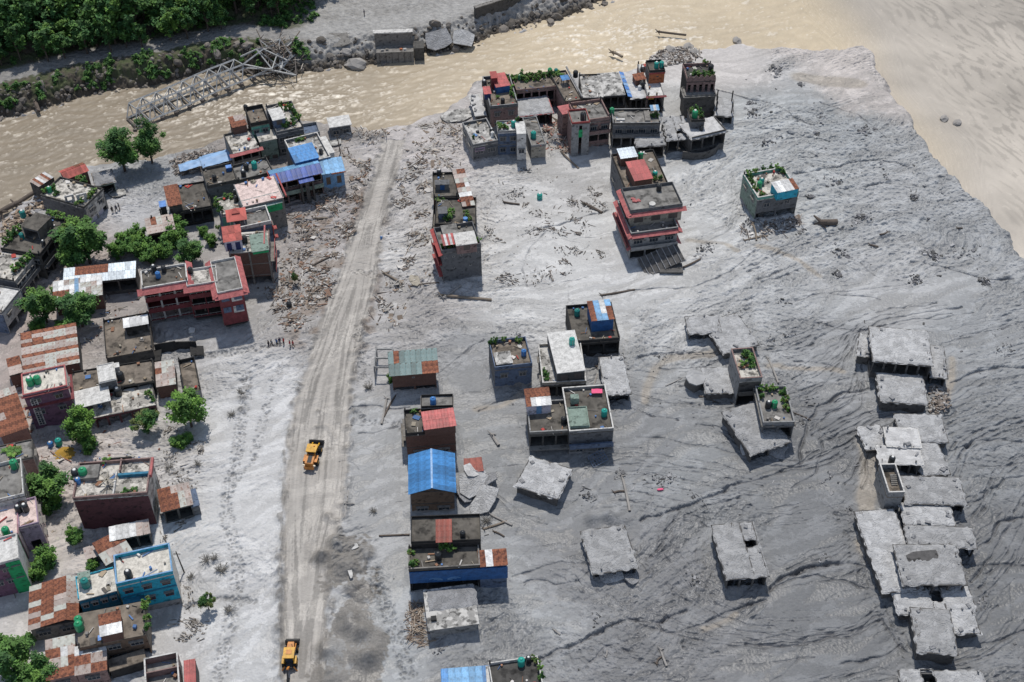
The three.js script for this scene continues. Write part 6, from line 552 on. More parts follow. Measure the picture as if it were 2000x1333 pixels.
{ const b = B('lilac_house', 'lilac walled house with a pale pink roof and two tanks', 'house', [-82.21,-134.4,3.16,5.8,0.345,7.4], { wc: 'lilac', rc: 'pinkr', pc: 'lilac', ph: .4, f: ['-', 'a1'], r: ['w2', 'w2'], s: 'the lilac walled house' }); tank(-83.71,-134.68, 7, 'k', 'left of the pair on the lilac walled house'); tank(-82.64,-134.9, 7, 'k', 'right of the pair on the lilac walled house', '', 1.1); }
{ const b = B('pink_roof_house', 'house with a bare pale pink roof at the left edge', 'house', [-87.33,-132.88,7.68,8.75,0.277,7.6], { wc: 'pink', rc: 'pinkr', pc: 'pink', ph: .3, s: 'the bare pale pink roof house' }); tank(-84.32,-129.73, 7.3, 'g', 'on the bare pale pink roof house', '', 1.1); }
{ const b = B('green_wall_house', 'house with a bright green side wall and purple front', 'house', [-84.39,-125.11,6.78,5.29,0.332,9], { wc: 'green', fc: 'mauve', rc: 'roofw', pc: 'white', ph: .4, f: ['W4', 'W4'], r: ['-', '-'], s: 'the green wall house' }); mesh('green_pier', boxG(2.2, 10, .3, 0, 0, 0), M.green, b).position.set(2.3, -1.5, 2.7); }
{ const b = B('maroon_house', 'large maroon walled house with divided roof terraces', 'house', [-68.74,-140.52,12.39,7.73,0.098,9], { wc: 'maroon', pc: 'pinkw', rc: 'roofp', ph: .7, cope: 'pinkw', f: ['-', '-'], l: ['w2', 'w2'], r: ['-'], s: 'the maroon walled house', lc: 'white' }); for (const [x, z, w2, d2, mt] of [[-4.6, -1.6, 4.2, 3, 'roofg'], [.2, -4.4, 5, .25, 'dark'], [3.4, -.6, 5.2, .5, 'teald'], [.5, 1.2, .25, 5, 'white'], [1, -3, .25, 3, 'pinkw']]) mesh('roof_divider', boxG(w2, d2 > 2 && w2 > 2 ? .9 : .7, d2, x, 8.3, z), M[mt], b); mesh('red_side_band', boxG(.4, .7, 4, 6.42, 8.5, -1.8), M.redp, b); const wr = mesh('pergola_ring', merge([...Array(8)].map((_, i) => { const g = boxG(.16, .12, 1.7, 0, 0, .85); g.rotateY(i * Math.PI / 4); return g; })), M.cream, b); wr.position.set(-.8, 9.4, .8); mesh('pergola_post', boxG(.2, 1.1, .2, -.8, 8.3, .8), M.cream, b); tank(-75.25,-141.23, 8.3, 'k', 'on the maroon walled house', '', 1.2); tank(-73.95,-141.34, 8.3, 'g', 'on the maroon walled house', '', 1.3); tank(-74.57,-139.87, 8.3, 'u', 'on the maroon walled house', '', .8); plants(b, [[-70.76,-144.45, .9, .8], [-64.6,-138.07, .9, .5], [-66.04,-137.85, .8, .6], [-75.62,-140.54, .6, .5]], 'plant on the maroon walled house'); }
{ const q = [-58.82,-140.11,4.94,4.07,0.323,3.8], b = B('rust_hut', 'small hut with a rusty scabbed tin roof and open front', 'hut', q, { wc: 'concd', rc: 'concd', ph: 0, f: ['o2'] }); tin(b, -q[2] / 2 - .3, 3.9, q[3] / 2 + .4, q[2] + .6, q[3] + .8, .5, ['rust', 'rust', 'pale', 'rust'], { sv: 1.8 }); room(b, 'side_tarp', [-56.02,-141.05,1.26,3.73,0.367,2.8], -1, { wc: 'grey', rc: 'bluew' }); }
{ const q = [-65.36,-133.15,6.32,2.1,0.259,3.6], b = B('white_sheet_shed', 'shed with loose white and grey sheets weighted by stones', 'shed', q, { wc: 'concd', rc: 'concd', ph: 0, f: ['o3'] }); tin(b, -q[2] / 2 - .2, 3.7, q[3] / 2 + .4, q[2] + .4, q[3] + .8, .3, ['white', 'white', 'pale'], { mess: .2 }); }
{ const q = [-67.6,-129.84,4.53,4.54,0.645,3.2], b = B('rust_sheet_shed', 'shed with patched rusty sheets behind the turquoise house', 'shed', q, { wc: 'concd', rc: 'concd', ph: 0, f: ['-'] }); tin(b, -q[2] / 2 - .2, 3.3, q[3] / 2 + .4, q[2] + .4, q[3] + .8, .3, ['rust', 'pale', 'rust'], { mess: .15 }); const r2 = room(b, 'fallen_wing', [-70.8,-129.86,3.14,1.93,0.342,2.2], -1, { wc: 'concd', tin: ['rust', 'pale'], mess: .5 }); }
{ const b = B('turquoise_house', 'turquoise blue house with a pale flat roof', 'house', [-59.77,-122.49,8.87,5.73,0.281,9.2], { wc: 'teal', pc: 'teal', rc: 'roofc', ph: .8, cope: 'bluel', f: ['w3', 'w3', '-'], r: ['-', '-'], wf: 'redd', s: 'the turquoise house' }); tank(-61.67,-120.34, 8.4, 'k', 'on the turquoise house', '', 1.1); mesh('wall_band', boxG(8.95, .3, .2, 0, 5.2, 2.9), M.teald, b); mesh('plinth', boxG(8.95, 3, .12, 0, -1.4, 2.9), M.greyl, b); mesh('shop_awning', boxG(3.4, .14, 1.2, -2.6, 4.6, 3.3), M.teald, b); }
{ const b = B('turquoise_annex', 'lower turquoise annex with dark blue shuttered front', 'house', [-67.54,-120.44,5.97,4.65,0.334,6.6], { wc: 'teald', pc: 'teal', rc: 'roofc', ph: .3, ps: 'BL', f: ['W4', '-'], s: 'the turquoise annex' }); room(b, 'pale_canopy', [-69.22,-120.8,1.69,1.53,0.297,8], 6.3, { noWalls: 1, rc: 'mint' }); tank(-69.01,-120.02, 6.3, 'c', 'on the turquoise annex', '', 1.2); }
{ const q = [-74.54,-118.5,7.32,8.15,0.237,3.6], b = B('rust_gable_house', 'house with a large orange rust gabled roof', 'house', q, { wc: 'conc', rc: 'concd', ph: 0, f: ['W2'] }); const w = q[2], d = q[3]; const rx = w * .3; const left = new THREE.Group(); left.name = 'roof_slope'; left.rotation.y = -Math.PI / 2; b.add(left); tin(left, -d / 2 - .3, 3.6, w / 2 + .3, d + .6, w / 2 + .3 + rx, 1.1, ['rust', 'rust', 'rust', 'pale', 'rust', 'rust'], { su: 1.1, sv: 2.4 }); const rt = new THREE.Group(); rt.name = 'roof_slope'; rt.rotation.y = Math.PI / 2; b.add(rt); tin(rt, -d / 2 - .3, 3.9, w / 2 + .3, d + .6, w / 2 + .3 - rx, .8, ['pale', 'rust'], { su: 1.1 }); }
{ const b = B('brown_roof_shop', 'brown flat roofed house with white tin shed and twin green tanks', 'house', [-63.53,-113.28,10.34,6.38,0.235,6], { wc: 'wood', rc: 'roofb', pc: 'concd', ph: .3, ps: 'R', f: ['W3', 'o3'], s: 'the twin green tank house' }); room(b, 'tin_shed', [-62.97,-111.92,3.12,3.62,0.270,7.8], 5.7, { wc: 'brickd', tin: ['rust', 'white', 'white'], rise: .3 }); tank(-68.62,-113.36, 5.7, 'g', 'at the back of the twin green tank house', '', 1.1); tank(-68.29,-112.32, 5.7, 'g', 'at the front of the twin green tank house', '', 1.2); plants(b, [[-58.67,-116.32, .8, 1], [-57.99,-114.21, .7, 1], [-57.57,-112.51, .8, .9], [-58.87,-117.29, .8, 1]], 'plant along the right edge of the twin green tank house'); mesh('blue_sheet', boxG(.9, .05, 1, 0, 0, 0), M.tarp, b).position.set(-1.7, 5.76, 2.2); }
{ const q = [-70.7,-108.14,4.15,6.61,0.261,4], b = B('patched_tin_house', 'rust and white patched tin roof at the bottom left', 'house', q, { wc: 'pinkw', rc: 'concd', ph: 0, f: ['W1'] }); tin(b, -q[2] / 2 - .2, 4.1, q[3] / 2 + .3, q[2] + .4, q[3] + .6, .4, ['rust', 'white', 'pale', 'rust'], { su: 1.1, sv: 2 }); }
{ const q = [-65.86,-107.82,4.49,4.39,0.222,4.2], b = B('patched_tin_house', 'orange rust tin roof with one white sheet at the bottom left', 'house', q, { wc: 'pinkw', rc: 'concd', ph: 0, f: ['W1'] }); tin(b, -q[2] / 2 - .2, 4.3, q[3] / 2 + .3, q[2] + .4, q[3] + .6, .4, ['rust', 'pale', 'rust', 'white'], { su: 1.1, sv: 1.5 }); }
{ const b = B('pink_yard_house', 'roofless pink walled rooms at the bottom edge', 'house', [-54.28,-105.44,5.09,5.94,0.244,4.6], { wc: 'pinkw', rc: 'roofg', pc: 'pinkw', ph: 1.6, cope: 'white' }); mesh('room_divider', boxG(5.4, 1.5, .2, 0, 3, -.4), M.pinkw, b); }
{ const q = [-50,-105.21,1.78,5.12,0.198,3.6], b = B('red_roof_shed', 'shed with a plain red sheet roof at the bottom edge', 'shed', q, { wc: 'pinkw', rc: 'concd', ph: 0 }); tin(b, -q[2] / 2, 3.7, q[3] / 2 + .2, q[2], q[3] + .4, .2, 'red', { sv: 5 }); }
{ const b = B('low_yard_roof', 'mossy low roof between the rust roofs and pink rooms', 'house', [-60.8,-108.69,5.58,2.15,0.368,2.6], { wc: 'dark', rc: 'roofb', ph: 0 }); }

// ---------- trees ----------
const wood = 'trees of the dense wood on the far hillside';
{ // the wood on the far bank: one tree after another over the slope
  const line = [[-140.36,-265.31],[-127.9,-274.37],[-115.59,-276.22],[-103.49,-279.51],[-91.51,-284.29],[-81.92,-289.17],[-69.67,-295.67],[-59.27,-298.21],[-54.35,-302.35],[-51.75,-309.77],[-50.75,-320.21]];
  let n = 0; const spots = [];
  for (let row = 0; row < 7; row++) for (let i = 0; i < 24; i++) { const t = (i + (row % 2) * .5 + rr(-.3, .3)) / 23.5; const k = clamp(t, 0, .999) * (line.length - 1), a = Math.floor(k), f = k - a; const x = lerp(line[a][0], line[a + 1][0], f) + rr(-1, 1) - row * 1.2, z = lerp(line[a][1], line[a + 1][1], f) - 5.5 - row * 4.4 + rr(-1.2, 1.2); if (x < -152 || z < -350) continue; spots.push([x, z, row]); }
  for (const [x, z, row] of spots) { const k = ['wildA', 'wildB', 'wildC'][Math.floor(R() * 3)]; tree(k, 'leafy tree in the dense dark wood on the far hillside', x, z, rr(3.2, 5) * (row === 0 ? .75 : 1), { h: rr(1, 1.35), group: wood, name: 'woodland_tree' }); n++; }
}
tree('round', 'big round dark green tree at the water edge', -89.98,-239.84, 4.7, { h: 1.05 });
tree('round', 'second dark green tree at the water edge, right of the big one', -84.03,-242.26, 3.7, { h: 1.3 });
tree('broad', 'large bright green tree beside the long silver shed', -90.34,-207.05, 5, { h: .95 });
tree('broad', 'green tree behind the silver shed, leaning over the lane', -92.96,-204.45, 3.2);
for (const [x, z, r, l] of [[-84.7,-209.06, 2.4, 'left end of the thicket behind the red building'], [-82.68,-210.97, 2.8, 'second bush of the thicket behind the red building'], [-79.6,-209.5, 2.9, 'middle bush of the thicket behind the red building'], [-77.3,-207.72, 2.6, 'front bush of the thicket behind the red building'], [-81.29,-213.94, 2.6, 'upper bush of the thicket below the rusty lean-to'], [-74.83,-209.06, 2.4, 'bush in the thicket just left of the round tree'], [-73.59,-212.57, 3, 'shaded bush under the rusty lean-to'], [-73.2,-216.38, 2.8, 'dark bush beside the dark ruined house'], [-65.29,-213.28, 1.7, 'bush at the foot of the pink roofed cabin house'], [-67.71,-216.4, 1.4, 'small bush left of the cabin house wall'], [-85.13,-214.14, 1.4, 'small bush at the top of the thicket']]) tree('bush', l, x, z, r, { h: 1.25 });
tree('round', 'round tree at the right end of the thicket by the red building', -68.52,-206.77, 3, { h: .9 });
tree('broad', 'leafy tree by the lane below the patched rusty roof', -94.74,-188.57, 3.6);
tree('round', 'round tree in front of the patched rusty roof', -87.07,-187.25, 4.1, { h: .9 });
tree('bush', 'bush at the foot of the lane trees', -95.52,-186.06, 2); tree('bush', 'small bush by the left lane at the striped roof', -91.49,-186.26, 1.5); tree('bush', 'tiny bush left of the patched rusty roof', -95.43,-197.64, 1.2);
tree('bright', 'bright green tree in front of the mauve house', -79.41,-156.84, 2.9, { h: 1.25 }); tree('bush', 'dark bush under the bright tree by the mauve house', -78,-154.66, 2.1, { h: 1.2 });
tree('small', 'small leaning tree casting a shadow on the mud yard', -68.02,-158.64, 2.5, { h: 1 });
tree('bright', 'bushy light green tree at the corner of the mud yard', -60.27,-160.32, 3.5, { h: 1.1 }); tree('bush', 'low bush at the foot of the light green yard tree', -61.67,-155.43, 1.7); tree('bush', 'low trailing bush right of the yard tree', -60.18,-156.52, 1.4);
tree('broad', 'broad bushy tree between the white walled house and maroon house', -82.33,-142.58, 3.7, { h: .85 }); tree('bush', 'bush in front of the broad lane tree', -81.3,-140.9, 2.4);
tree('bush', 'round dark bush at the corner of the maroon house', -75.38,-133.51, 1.9, { h: 1.4 }); tree('bush', 'leafy bush beside the green wall', -78.98,-128.23, 2.4, { h: 1.4 }); tree('bush', 'dark bush below the green wall', -79.88,-126.01, 2, { h: 1.2 }); tree('bush', 'thin bush between the rusty sheds', -71.08,-127.92, 1.2, { h: 1.4 });
tree('small', 'lone conical little tree standing in the mud', -50.13,-119.71, 1.35, { h: 1.5 });
tree('broad', 'large olive green tree in the bottom left corner', -78.55,-107.78, 4, { h: .9 }); tree('broad', 'second tree right of the corner tree', -74.52,-105.72, 3, { h: .9 }); tree('bush', 'bush above the corner tree', -81.51,-112.67, 1.6); tree('bush', 'yellowish bush behind the patched tin house', -78.37,-113.24, 1.5);
tree('small', 'tiny sapling standing in the debris by the road', -45.52,-200.01, .75, { h: 2.2 });
tree('bush', 'weedy bush against the patchy tin roof house', -23.43,-172.03, 1.1, { h: 1.3 });
for (const [x, z, l] of [[12.63,-271.54, ''], ]) { }
// mud-caked dead shrubs
const deadM = mat([.3, .285, .26], tex.plaster, .95);
const deadG = (() => { const q = rng(5), gs = []; for (let i = 0; i < 34; i++) { const a = q() * 6.28, e = .35 + .9 * q(), l = .7 + .9 * q(); const p = [Math.cos(a) * l * Math.cos(e), l * Math.sin(e), Math.sin(a) * l * Math.cos(e)]; gs.push(limbG([0, 0, 0], p, .035, .02)); for (let k = 0; k < 3; k++) { const t = .4 + .5 * q(); gs.push(limbG(p.map(v => v * t), [p[0] * t + (q() - .5) * .7, p[1] * t + .35 * q(), p[2] * t + (q() - .5) * .7], .02, .012)); } } return mergeGeometries(gs); })();
for (const [x, z, s, l] of [[-51.99,-129.38, 1.6, 'mud caked dead shrub right of the turquoise house'], [-49.29,-127.27, 1.9, 'larger mud caked dead shrub by the foot trail'], [-46.92,-119.43, 1.4, 'dead shrub beside the lone conical tree'], [-54.27,-126.02, 1.2, 'thin dead shrub near the turquoise house corner'], [-50.73,-129.7, 1.3, 'brown dead shrub behind the larger dead shrub'], [-52.24,-168.61, 1.5, 'mud caked brush pile on the bright mud'], [-53.15,-163.04, 1.4, 'brush snagged below the bright mud pile'], [-62.5,-150.1, 1.5, 'twiggy brush in the mud above the rust hut'], [-57.48,-150.7, 1.3, 'second twiggy brush above the rust hut'], [-27.71,-169.97, 1.6, 'twiggy wreck near the patchy tin roof house'], [-24.42,-140.13, 1.2, 'branches stuck in the mud by the blue gabled house'], [-4.49,-137.88, 1.8, 'snarl of branches right of the blue fascia house'], [18.6,-175.5, 1.8, 'branches jammed behind the mud streaked slab'], [16.13,-226.98, 1, 'root ball stranded on the open flat']]) { const t = thing('dead_shrub', l, 'dead shrub', x, heightAt(x, z) - .05, z, R() * 6, 'mud caked dead shrubs'); t.scale.set(s * .75, s * .6, s * .75); mesh('twigs', deadG, deadM, t); }

// ---------- the wrecked truss bridge ----------
const bridgeM = mat([.5, .51, .51], tex.paint, .6), rustBeam = mat([.17, .15, .14], tex.paint, .9);
{
  const [ax, az] = [-91.19,-257.81], [bx, bz] = [-65.15,-278.4]; const t = thing('collapsed_bridge', 'collapsed grey steel truss bridge lying across the river', 'bridge', ax, 0, az);
  const L = Math.hypot(bx - ax, bz - az), ux = (bx - ax) / L, uz = (bz - az) / L, nx = uz, nz = -ux, n = 9;   // n: away from the camera
  const sgn = nz < 0 ? 1 : -1; const at = (k, off, y) => { const s = L * k / n; return [ux * s + nx * sgn * off, y + .14 * k - .7 + .15 * Math.sin(k * 1.3), uz * s + nz * sgn * off]; };
  const ch = { a: [0, .3], b: [1.9, 3.5], c: [5.2, -.1], d: [6.6, 2.6] }, P = (c, k) => at(k, ...ch[c]);
  for (const c of 'abcd') for (let k = c === 'b' || c === 'd' ? .5 : 0; k < n - .6; k++) mesh('chord', beamG(P(c, k), P(c, Math.min(n, k + 1)), .42, .42), bridgeM, t);
  for (const [lo, hi] of ['ab', 'cd']) for (let k = 0; k < n; k++) { mesh('diagonal', beamG(P(lo, k), P(hi, k + .5), .26), bridgeM, t); if (k < n - 1) { mesh('diagonal', beamG(P(hi, k + .5), P(lo, k + 1), .26), bridgeM, t); mesh('vertical', beamG(P(hi, k + .5), P(lo, k + .5), .18), bridgeM, t); } }
  for (let k = 0; k <= n; k++) { mesh('floor_beam', beamG(P('a', k), P('c', k), .4), rustBeam, t); const e = P('a', k); mesh('beam_end', boxG(.9, .7, .8, e[0] - .2, e[1] - .9, e[2] + .6), rustBeam, t); if (k < n) { mesh('top_strut', beamG(P('b', k + .5), P('d', k + .5), .22), bridgeM, t); if (k < n - 1) mesh('top_brace', beamG(P('b', k + .5), P('d', k + 1.5), .16), bridgeM, t); } }
  // the crumpled end against the bank
  const q = rng(77), [ex, ez] = [-59.53,-284.12], w = (dx, y, dz) => [ex - ax + dx, y, ez - az + dz];
  const node = [...Array(34)].map(() => w((q() - .5) * 11, q() * 6.5 - .3, (q() - .5) * 13)); for (let i = 0; i < 120; i++) { const a = node[Math.floor(q() * 34)]; let b = node[Math.floor(q() * 34)]; if (Math.hypot(a[0] - b[0], a[1] - b[1], a[2] - b[2]) > 8 || a === b) continue; mesh('twisted_member', beamG(a, b, .18 + .16 * q()), q() < .3 ? rustBeam : bridgeM, t); }
  for (let i = 0; i < 6; i++) { const a = P('abcd'[i % 4], n - (i % 4 === 1 ? .5 : 0)); mesh('twisted_member', beamG(a, node[i * 3], .34), bridgeM, t); }
}
for (const [a, b, r, l] of [[[-60.42,-283.48], [-54.55,-290.73], .28, 'long bare pole leaning out of the bridge wreck to the right'], [[-63.35,-288.67], [-66,-291.65], .24, 'bare pole sticking up left over the bridge wreck'], [[-56.9,-289.91], [-54.47,-287.5], .2, 'pole slanting down the right of the bridge wreck'], [[-61.35,-289.5], [-59.22,-292.82], .16, 'thin branch above the bridge wreck']]) { const ya = l.startsWith('pole') ? 4 : 1.2, yb = l.startsWith('pole') ? .6 : 6.2; const t = thing('bare_pole', l, 'pole', a[0], ya, a[1], 0, 'poles caught in the bridge wreck'); mesh('shaft', limbG([0, 0, 0], [b[0] - a[0], yb - ya, b[1] - a[1]], r, r * .5), mat([.36, .29, .23], tex.plaster, .95), t); mesh('stub', limbG([(b[0] - a[0]) * .6, (yb - ya) * .6, (b[1] - a[1]) * .6], [(b[0] - a[0]) * .6 + .9, (yb - ya) * .6 + .9, (b[1] - a[1]) * .6 - .4], r * .5, r * .25), barkM, t); }
// ---------- abutment, retaining wall and bank works ----------
{ const [x, z] = [-30.31,-289.1]; const t = thing('bridge_abutment', 'pale concrete bridge abutment on the far bank', 'abutment', x, 0, z, .07); mesh('bearing_shelf', boxG(9.6, 3.6, 3.4, 0, -1.6, 0), M.conc, t); mesh('back_wall', boxG(9.8, 4.4, .9, -.2, 1, -2.3), M.conc, t); mesh('wall_top', boxG(10.2, .3, 1.6, -.3, 5.4, -2.5), M.white, t); mesh('side_block', boxG(2.6, 4.2, 3.6, 6.2, -1.6, -.6), M.concd, t); for (const [bx, bz, c] of [[2.6, .8, 'white'], [1.6, .7, 'orange'], [-2, .6, 'conc'], [-3.2, .9, 'greyl']]) mesh('bearing_block', boxG(.7, .4, .5, bx, 2, bz), M[c], t); for (let i = 0; i < 6; i++) mesh('formwork_ridge', boxG(.12, 3.3, .08, -4 + i * 1.6, -1.5, 1.73), M.concd, t); }
{ const P = [[-9.83,-303.54],[-5.49,-306.17],[0,-309.9],[5.59,-315.33],[12.83,-324.86]]; const t = thing('retaining_wall', 'long dark stone retaining wall on the far bank', 'wall', 0, 0, 0); for (let i = 0; i < P.length - 1; i++) { const a = P[i], b = P[i + 1]; const l = Math.hypot(b[0] - a[0], b[1] - a[1]), g = boxG(l + .1, 6, .9, 0, -.5, 0); g.rotateY(-Math.atan2(b[1] - a[1], b[0] - a[0])); g.translate((a[0] + b[0]) / 2, 0, (a[1] + b[1]) / 2); mesh('wall_panel', g, M.concd, t); const c = boxG(l + .2, .25, 1.2, 0, 5.5, 0); c.rotateY(-Math.atan2(b[1] - a[1], b[0] - a[0])); c.translate((a[0] + b[0]) / 2, 0, (a[1] + b[1]) / 2); mesh('wall_coping', c, M.conc, t); } }
// ---------- loaders on the cleared road ----------
const yel = mat([.72, .38, .015], tex.paint, .5), org = mat([.7, .28, .06], tex.paint, .55), tyre = mat([.02, .02, .021], null, .9), ironM = mat([.05, .05, .052], tex.paint, .7), cream = mat([.75, .66, .52], null, .7);
function wheel(t, x, z, r, w) { const g = new THREE.CylinderGeometry(r, r, w, 20); g.rotateZ(Math.PI / 2); const m = mesh('wheel', g, tyre, t); m.position.set(x, r, z); const lug = []; for (let i = 0; i < 14; i++) { const b = boxG(w + .02, .07, .12, 0, r - .02, 0); b.rotateX(i * Math.PI / 7); lug.push(b); } mesh('tread', merge(lug), tyre, m); const rg = new THREE.CylinderGeometry(r * .5, r * .5, w + .05, 14); rg.rotateZ(Math.PI / 2); mesh('rim', rg, yel, m); }
function bucketG(w) { const s = new THREE.Shape(); s.moveTo(0, 0); s.lineTo(1.15, .02); s.lineTo(1.15, .1); s.lineTo(.25, .16); s.quadraticCurveTo(.02, .5, .3, 1); s.lineTo(.22, 1.05); s.quadraticCurveTo(-.2, .5, 0, 0); const g = new THREE.ExtrudeGeometry(s, { depth: w, bevelEnabled: false }); g.rotateY(Math.PI / 2); g.translate(-w / 2, 0, 0); const sd = new THREE.Shape(); sd.moveTo(0, 0); sd.lineTo(1.15, 0); sd.lineTo(.3, 1); sd.closePath(); const gs = [g]; for (const x of [-w / 2, w / 2 - .06]) { const e = new THREE.ExtrudeGeometry(sd, { depth: .06, bevelEnabled: false }); e.rotateY(Math.PI / 2); e.translate(x, 0, 0); gs.push(e); } return mergeGeometries(gs); }
{ const [x, z] = [-36.53,-152.72]; const t = thing('wheel_loader', 'yellow wheel loader with raised dark bucket on the road', 'loader', x, heightAt(x, z) - .06, z, -.1);   // faces -z
  for (const [wx, wz] of [[-1.05, -1.4], [1.05, -1.4], [-1.05, 1.5], [1.05, 1.5]]) wheel(t, wx, wz, .72, .55);
  mesh('chassis', boxG(1.3, .6, 5.2, 0, .55, .3), ironM, t); const hood = mesh('engine_hood', boxG(1.5, .95, 2.2, 0, 1.1, 2), org, t); mesh('grille', boxG(.75, .06, 1.9, 0, 2.05, 2), ironM, hood); for (const s of [-1, 1]) { mesh('fender', boxG(.5, .12, 1.6, s * 1.05, 1.5, 1.5), org, t); mesh('tail_light', boxG(.4, .3, .25, s * .95, 1.2, 3.05), cream, t); mesh('lift_arm', beamG([s * .55, 1.5, -.7], [s * .6, .75, -3], .22, .3), yel, t); }
  const cab = mesh('cab', boxG(1.45, 1.5, 1.5, 0, 1.15, .1), M.glass, t); for (const [sx, sz] of [[-1, -1], [1, -1], [-1, 1], [1, 1]]) mesh('pillar', boxG(.1, 1.5, .1, sx * .7, 1.15, .1 + sz * .73), yel, cab); mesh('cab_roof', boxG(1.9, .16, 1.9, 0, 2.66, .05), yel, cab); mesh('roof_lamp', boxG(.25, .14, .25, .4, 2.82, -.4), org, cab);
  const bk = mesh('bucket', bucketG(2.6), ironM, t); bk.position.set(0, .3, -2.9); mesh('counterweight', boxG(1.7, .7, .4, 0, .6, 3.2), org, t); }
{ const [x, z] = [-35.45,-110.54]; const t = thing('backhoe_loader', 'yellow backhoe loader with trailing boom at the bottom of the road', 'loader', x, heightAt(x, z) - .06, z, .02);
  for (const [wx, r, wz] of [[-.9, .48, -1.5], [.9, .48, -1.5], [-.95, .74, 1], [.95, .74, 1]]) wheel(t, wx, wz, r, r > .6 ? .45 : .34);
  mesh('chassis', boxG(1, .5, 4.4, 0, .6, 0), ironM, t); const hood = mesh('engine_hood', boxG(1, .75, 1.5, 0, 1, -1.4), org, t); mesh('exhaust', boxG(.1, .8, .1, .3, 1.7, -1.2), ironM, hood); const cab = mesh('cab', boxG(1.5, 1.4, 1.7, 0, 1.1, .4), M.glass, t); for (const [sx, sz] of [[-1, -1], [1, -1], [-1, 1], [1, 1]]) mesh('pillar', boxG(.1, 1.4, .1, sx * .72, 1.1, .4 + sz * .82), yel, cab); mesh('cab_roof', boxG(1.75, .15, 2, 0, 2.5, .4), yel, cab); mesh('roof_hatch', boxG(.9, .06, .8, 0, 2.65, .3), org, cab);
  for (const s of [-1, 1]) { mesh('lift_arm', beamG([s * .62, 1.3, -.6], [s * .65, .6, -2.7], .16, .24), org, t); mesh('stabiliser', beamG([s * .7, .9, 1.9], [s * 1.25, .1, 2.2], .2), org, t); mesh('fender', boxG(.45, .1, 1.4, s * .95, 1.5, 1), yel, t); }
  const bk = mesh('bucket', bucketG(2.2), ironM, t); bk.position.set(0, .2, -2.5); mesh('boom', beamG([0, 1, 2], [0, 2.2, 3.2], .3), org, t); mesh('dipper', beamG([0, 2.2, 3.2], [0, .7, 4.2], .24), ironM, t); const hb = mesh('hoe_bucket', bucketG(.6), ironM, t); hb.position.set(0, .1, 4.3); hb.scale.setScalar(.7); }

// ---------- people: one continuous body each, with clothing over it ----------
const seg = (x, y, z, a, b, ra, rb) => { const dx = b[0] - a[0], dy = b[1] - a[1], dz = b[2] - a[2], t = clamp(((x - a[0]) * dx + (y - a[1]) * dy + (z - a[2]) * dz) / (dx * dx + dy * dy + dz * dz)); const ex = x - a[0] - t * dx, ey = y - a[1] - t * dy, ez = z - a[2] - t * dz; return Math.sqrt(ex * ex + ey * ey + ez * ez) - lerp(ra, rb, t); };
function fieldG(bones, k, n, c, size) {   // bones: [a, b, ra, rb]; c: centre; size: half width of the grid
  const mc = new MarchingCubes(n, new THREE.MeshStandardMaterial(), false, false, 60000); mc.isolation = 0;
  for (let w = 0; w < n; w++) for (let v = 0; v < n; v++) for (let u = 0; u < n; u++) { const x = c[0] + size * (u - n / 2) / (n / 2), y = c[1] + size * (v - n / 2) / (n / 2), z = c[2] + size * (w - n / 2) / (n / 2); let s = 0; for (const b of bones) { const d = seg(x, y, z, ...b); if (d < k * 7) s += Math.exp(-d / k); } mc.field[u + v * n + w * n * n] = s > 1e-12 ? k * Math.log(s) : -k * 8; }
  mc.update(); const m = mc.count, g = new THREE.BufferGeometry(); g.setAttribute('position', new THREE.Float32BufferAttribute(mc.positionArray.slice(0, m * 3), 3)); g.setAttribute('normal', new THREE.Float32BufferAttribute(mc.normalArray.slice(0, m * 3), 3)); g.scale(size, size, size); g.translate(...c); g.computeVertexNormals(); return g;
}
const handG = (() => { const b = [[[0, 0, 0], [0, -.05, 0], .022, .03], [[0, -.05, 0], [.0, -.085, 0], .032, .03]]; const f = [[-.03, .07], [-.01, .082], [.011, .078], [.03, .062]]; f.forEach(([z, l]) => { const p0 = [0, -.09, z], p1 = [.006, -.09 - l * .45, z * 1.1], p2 = [.022, -.09 - l * .75, z * 1.12], p3 = [.042, -.09 - l * .92, z * 1.12]; b.push([p0, p1, .0095, .009], [p1, p2, .009, .0085], [p2, p3, .0085, .007]); }); b.push([[0, -.03, -.025], [.018, -.06, -.05], .012, .011], [[.018, -.06, -.05], [.03, -.09, -.052], .011, .009]); return fieldG(b, .004, 30, [.01, -.08, 0], .105); })();
const headG = fieldG([[[0, .02, -.01], [0, .05, .0], .098, .1], [[0, -.04, .035], [0, -.075, .05], .062, .045], [[0, .0, .1], [0, -.025, .115], .012, .018], [[-.1, .01, 0], [-.1, -.03, .0], .014, .012], [[.1, .01, 0], [.1, -.03, 0], .014, .012], [[-.05, .035, .085], [.05, .035, .085], .016, .016], [[-.022, -.062, .093], [.022, -.062, .093], .009, .009], [[0, -.06, 0], [0, -.15, -.01], .055, .058]], .012, 28, [0, -.02, .01], .17);
const hairG = fieldG([[[0, .055, -.03], [0, .07, 0], .1, .1], [[0, 0, -.06], [0, .03, -.06], .07, .085]], .012, 18, [0, .03, -.02], .17);
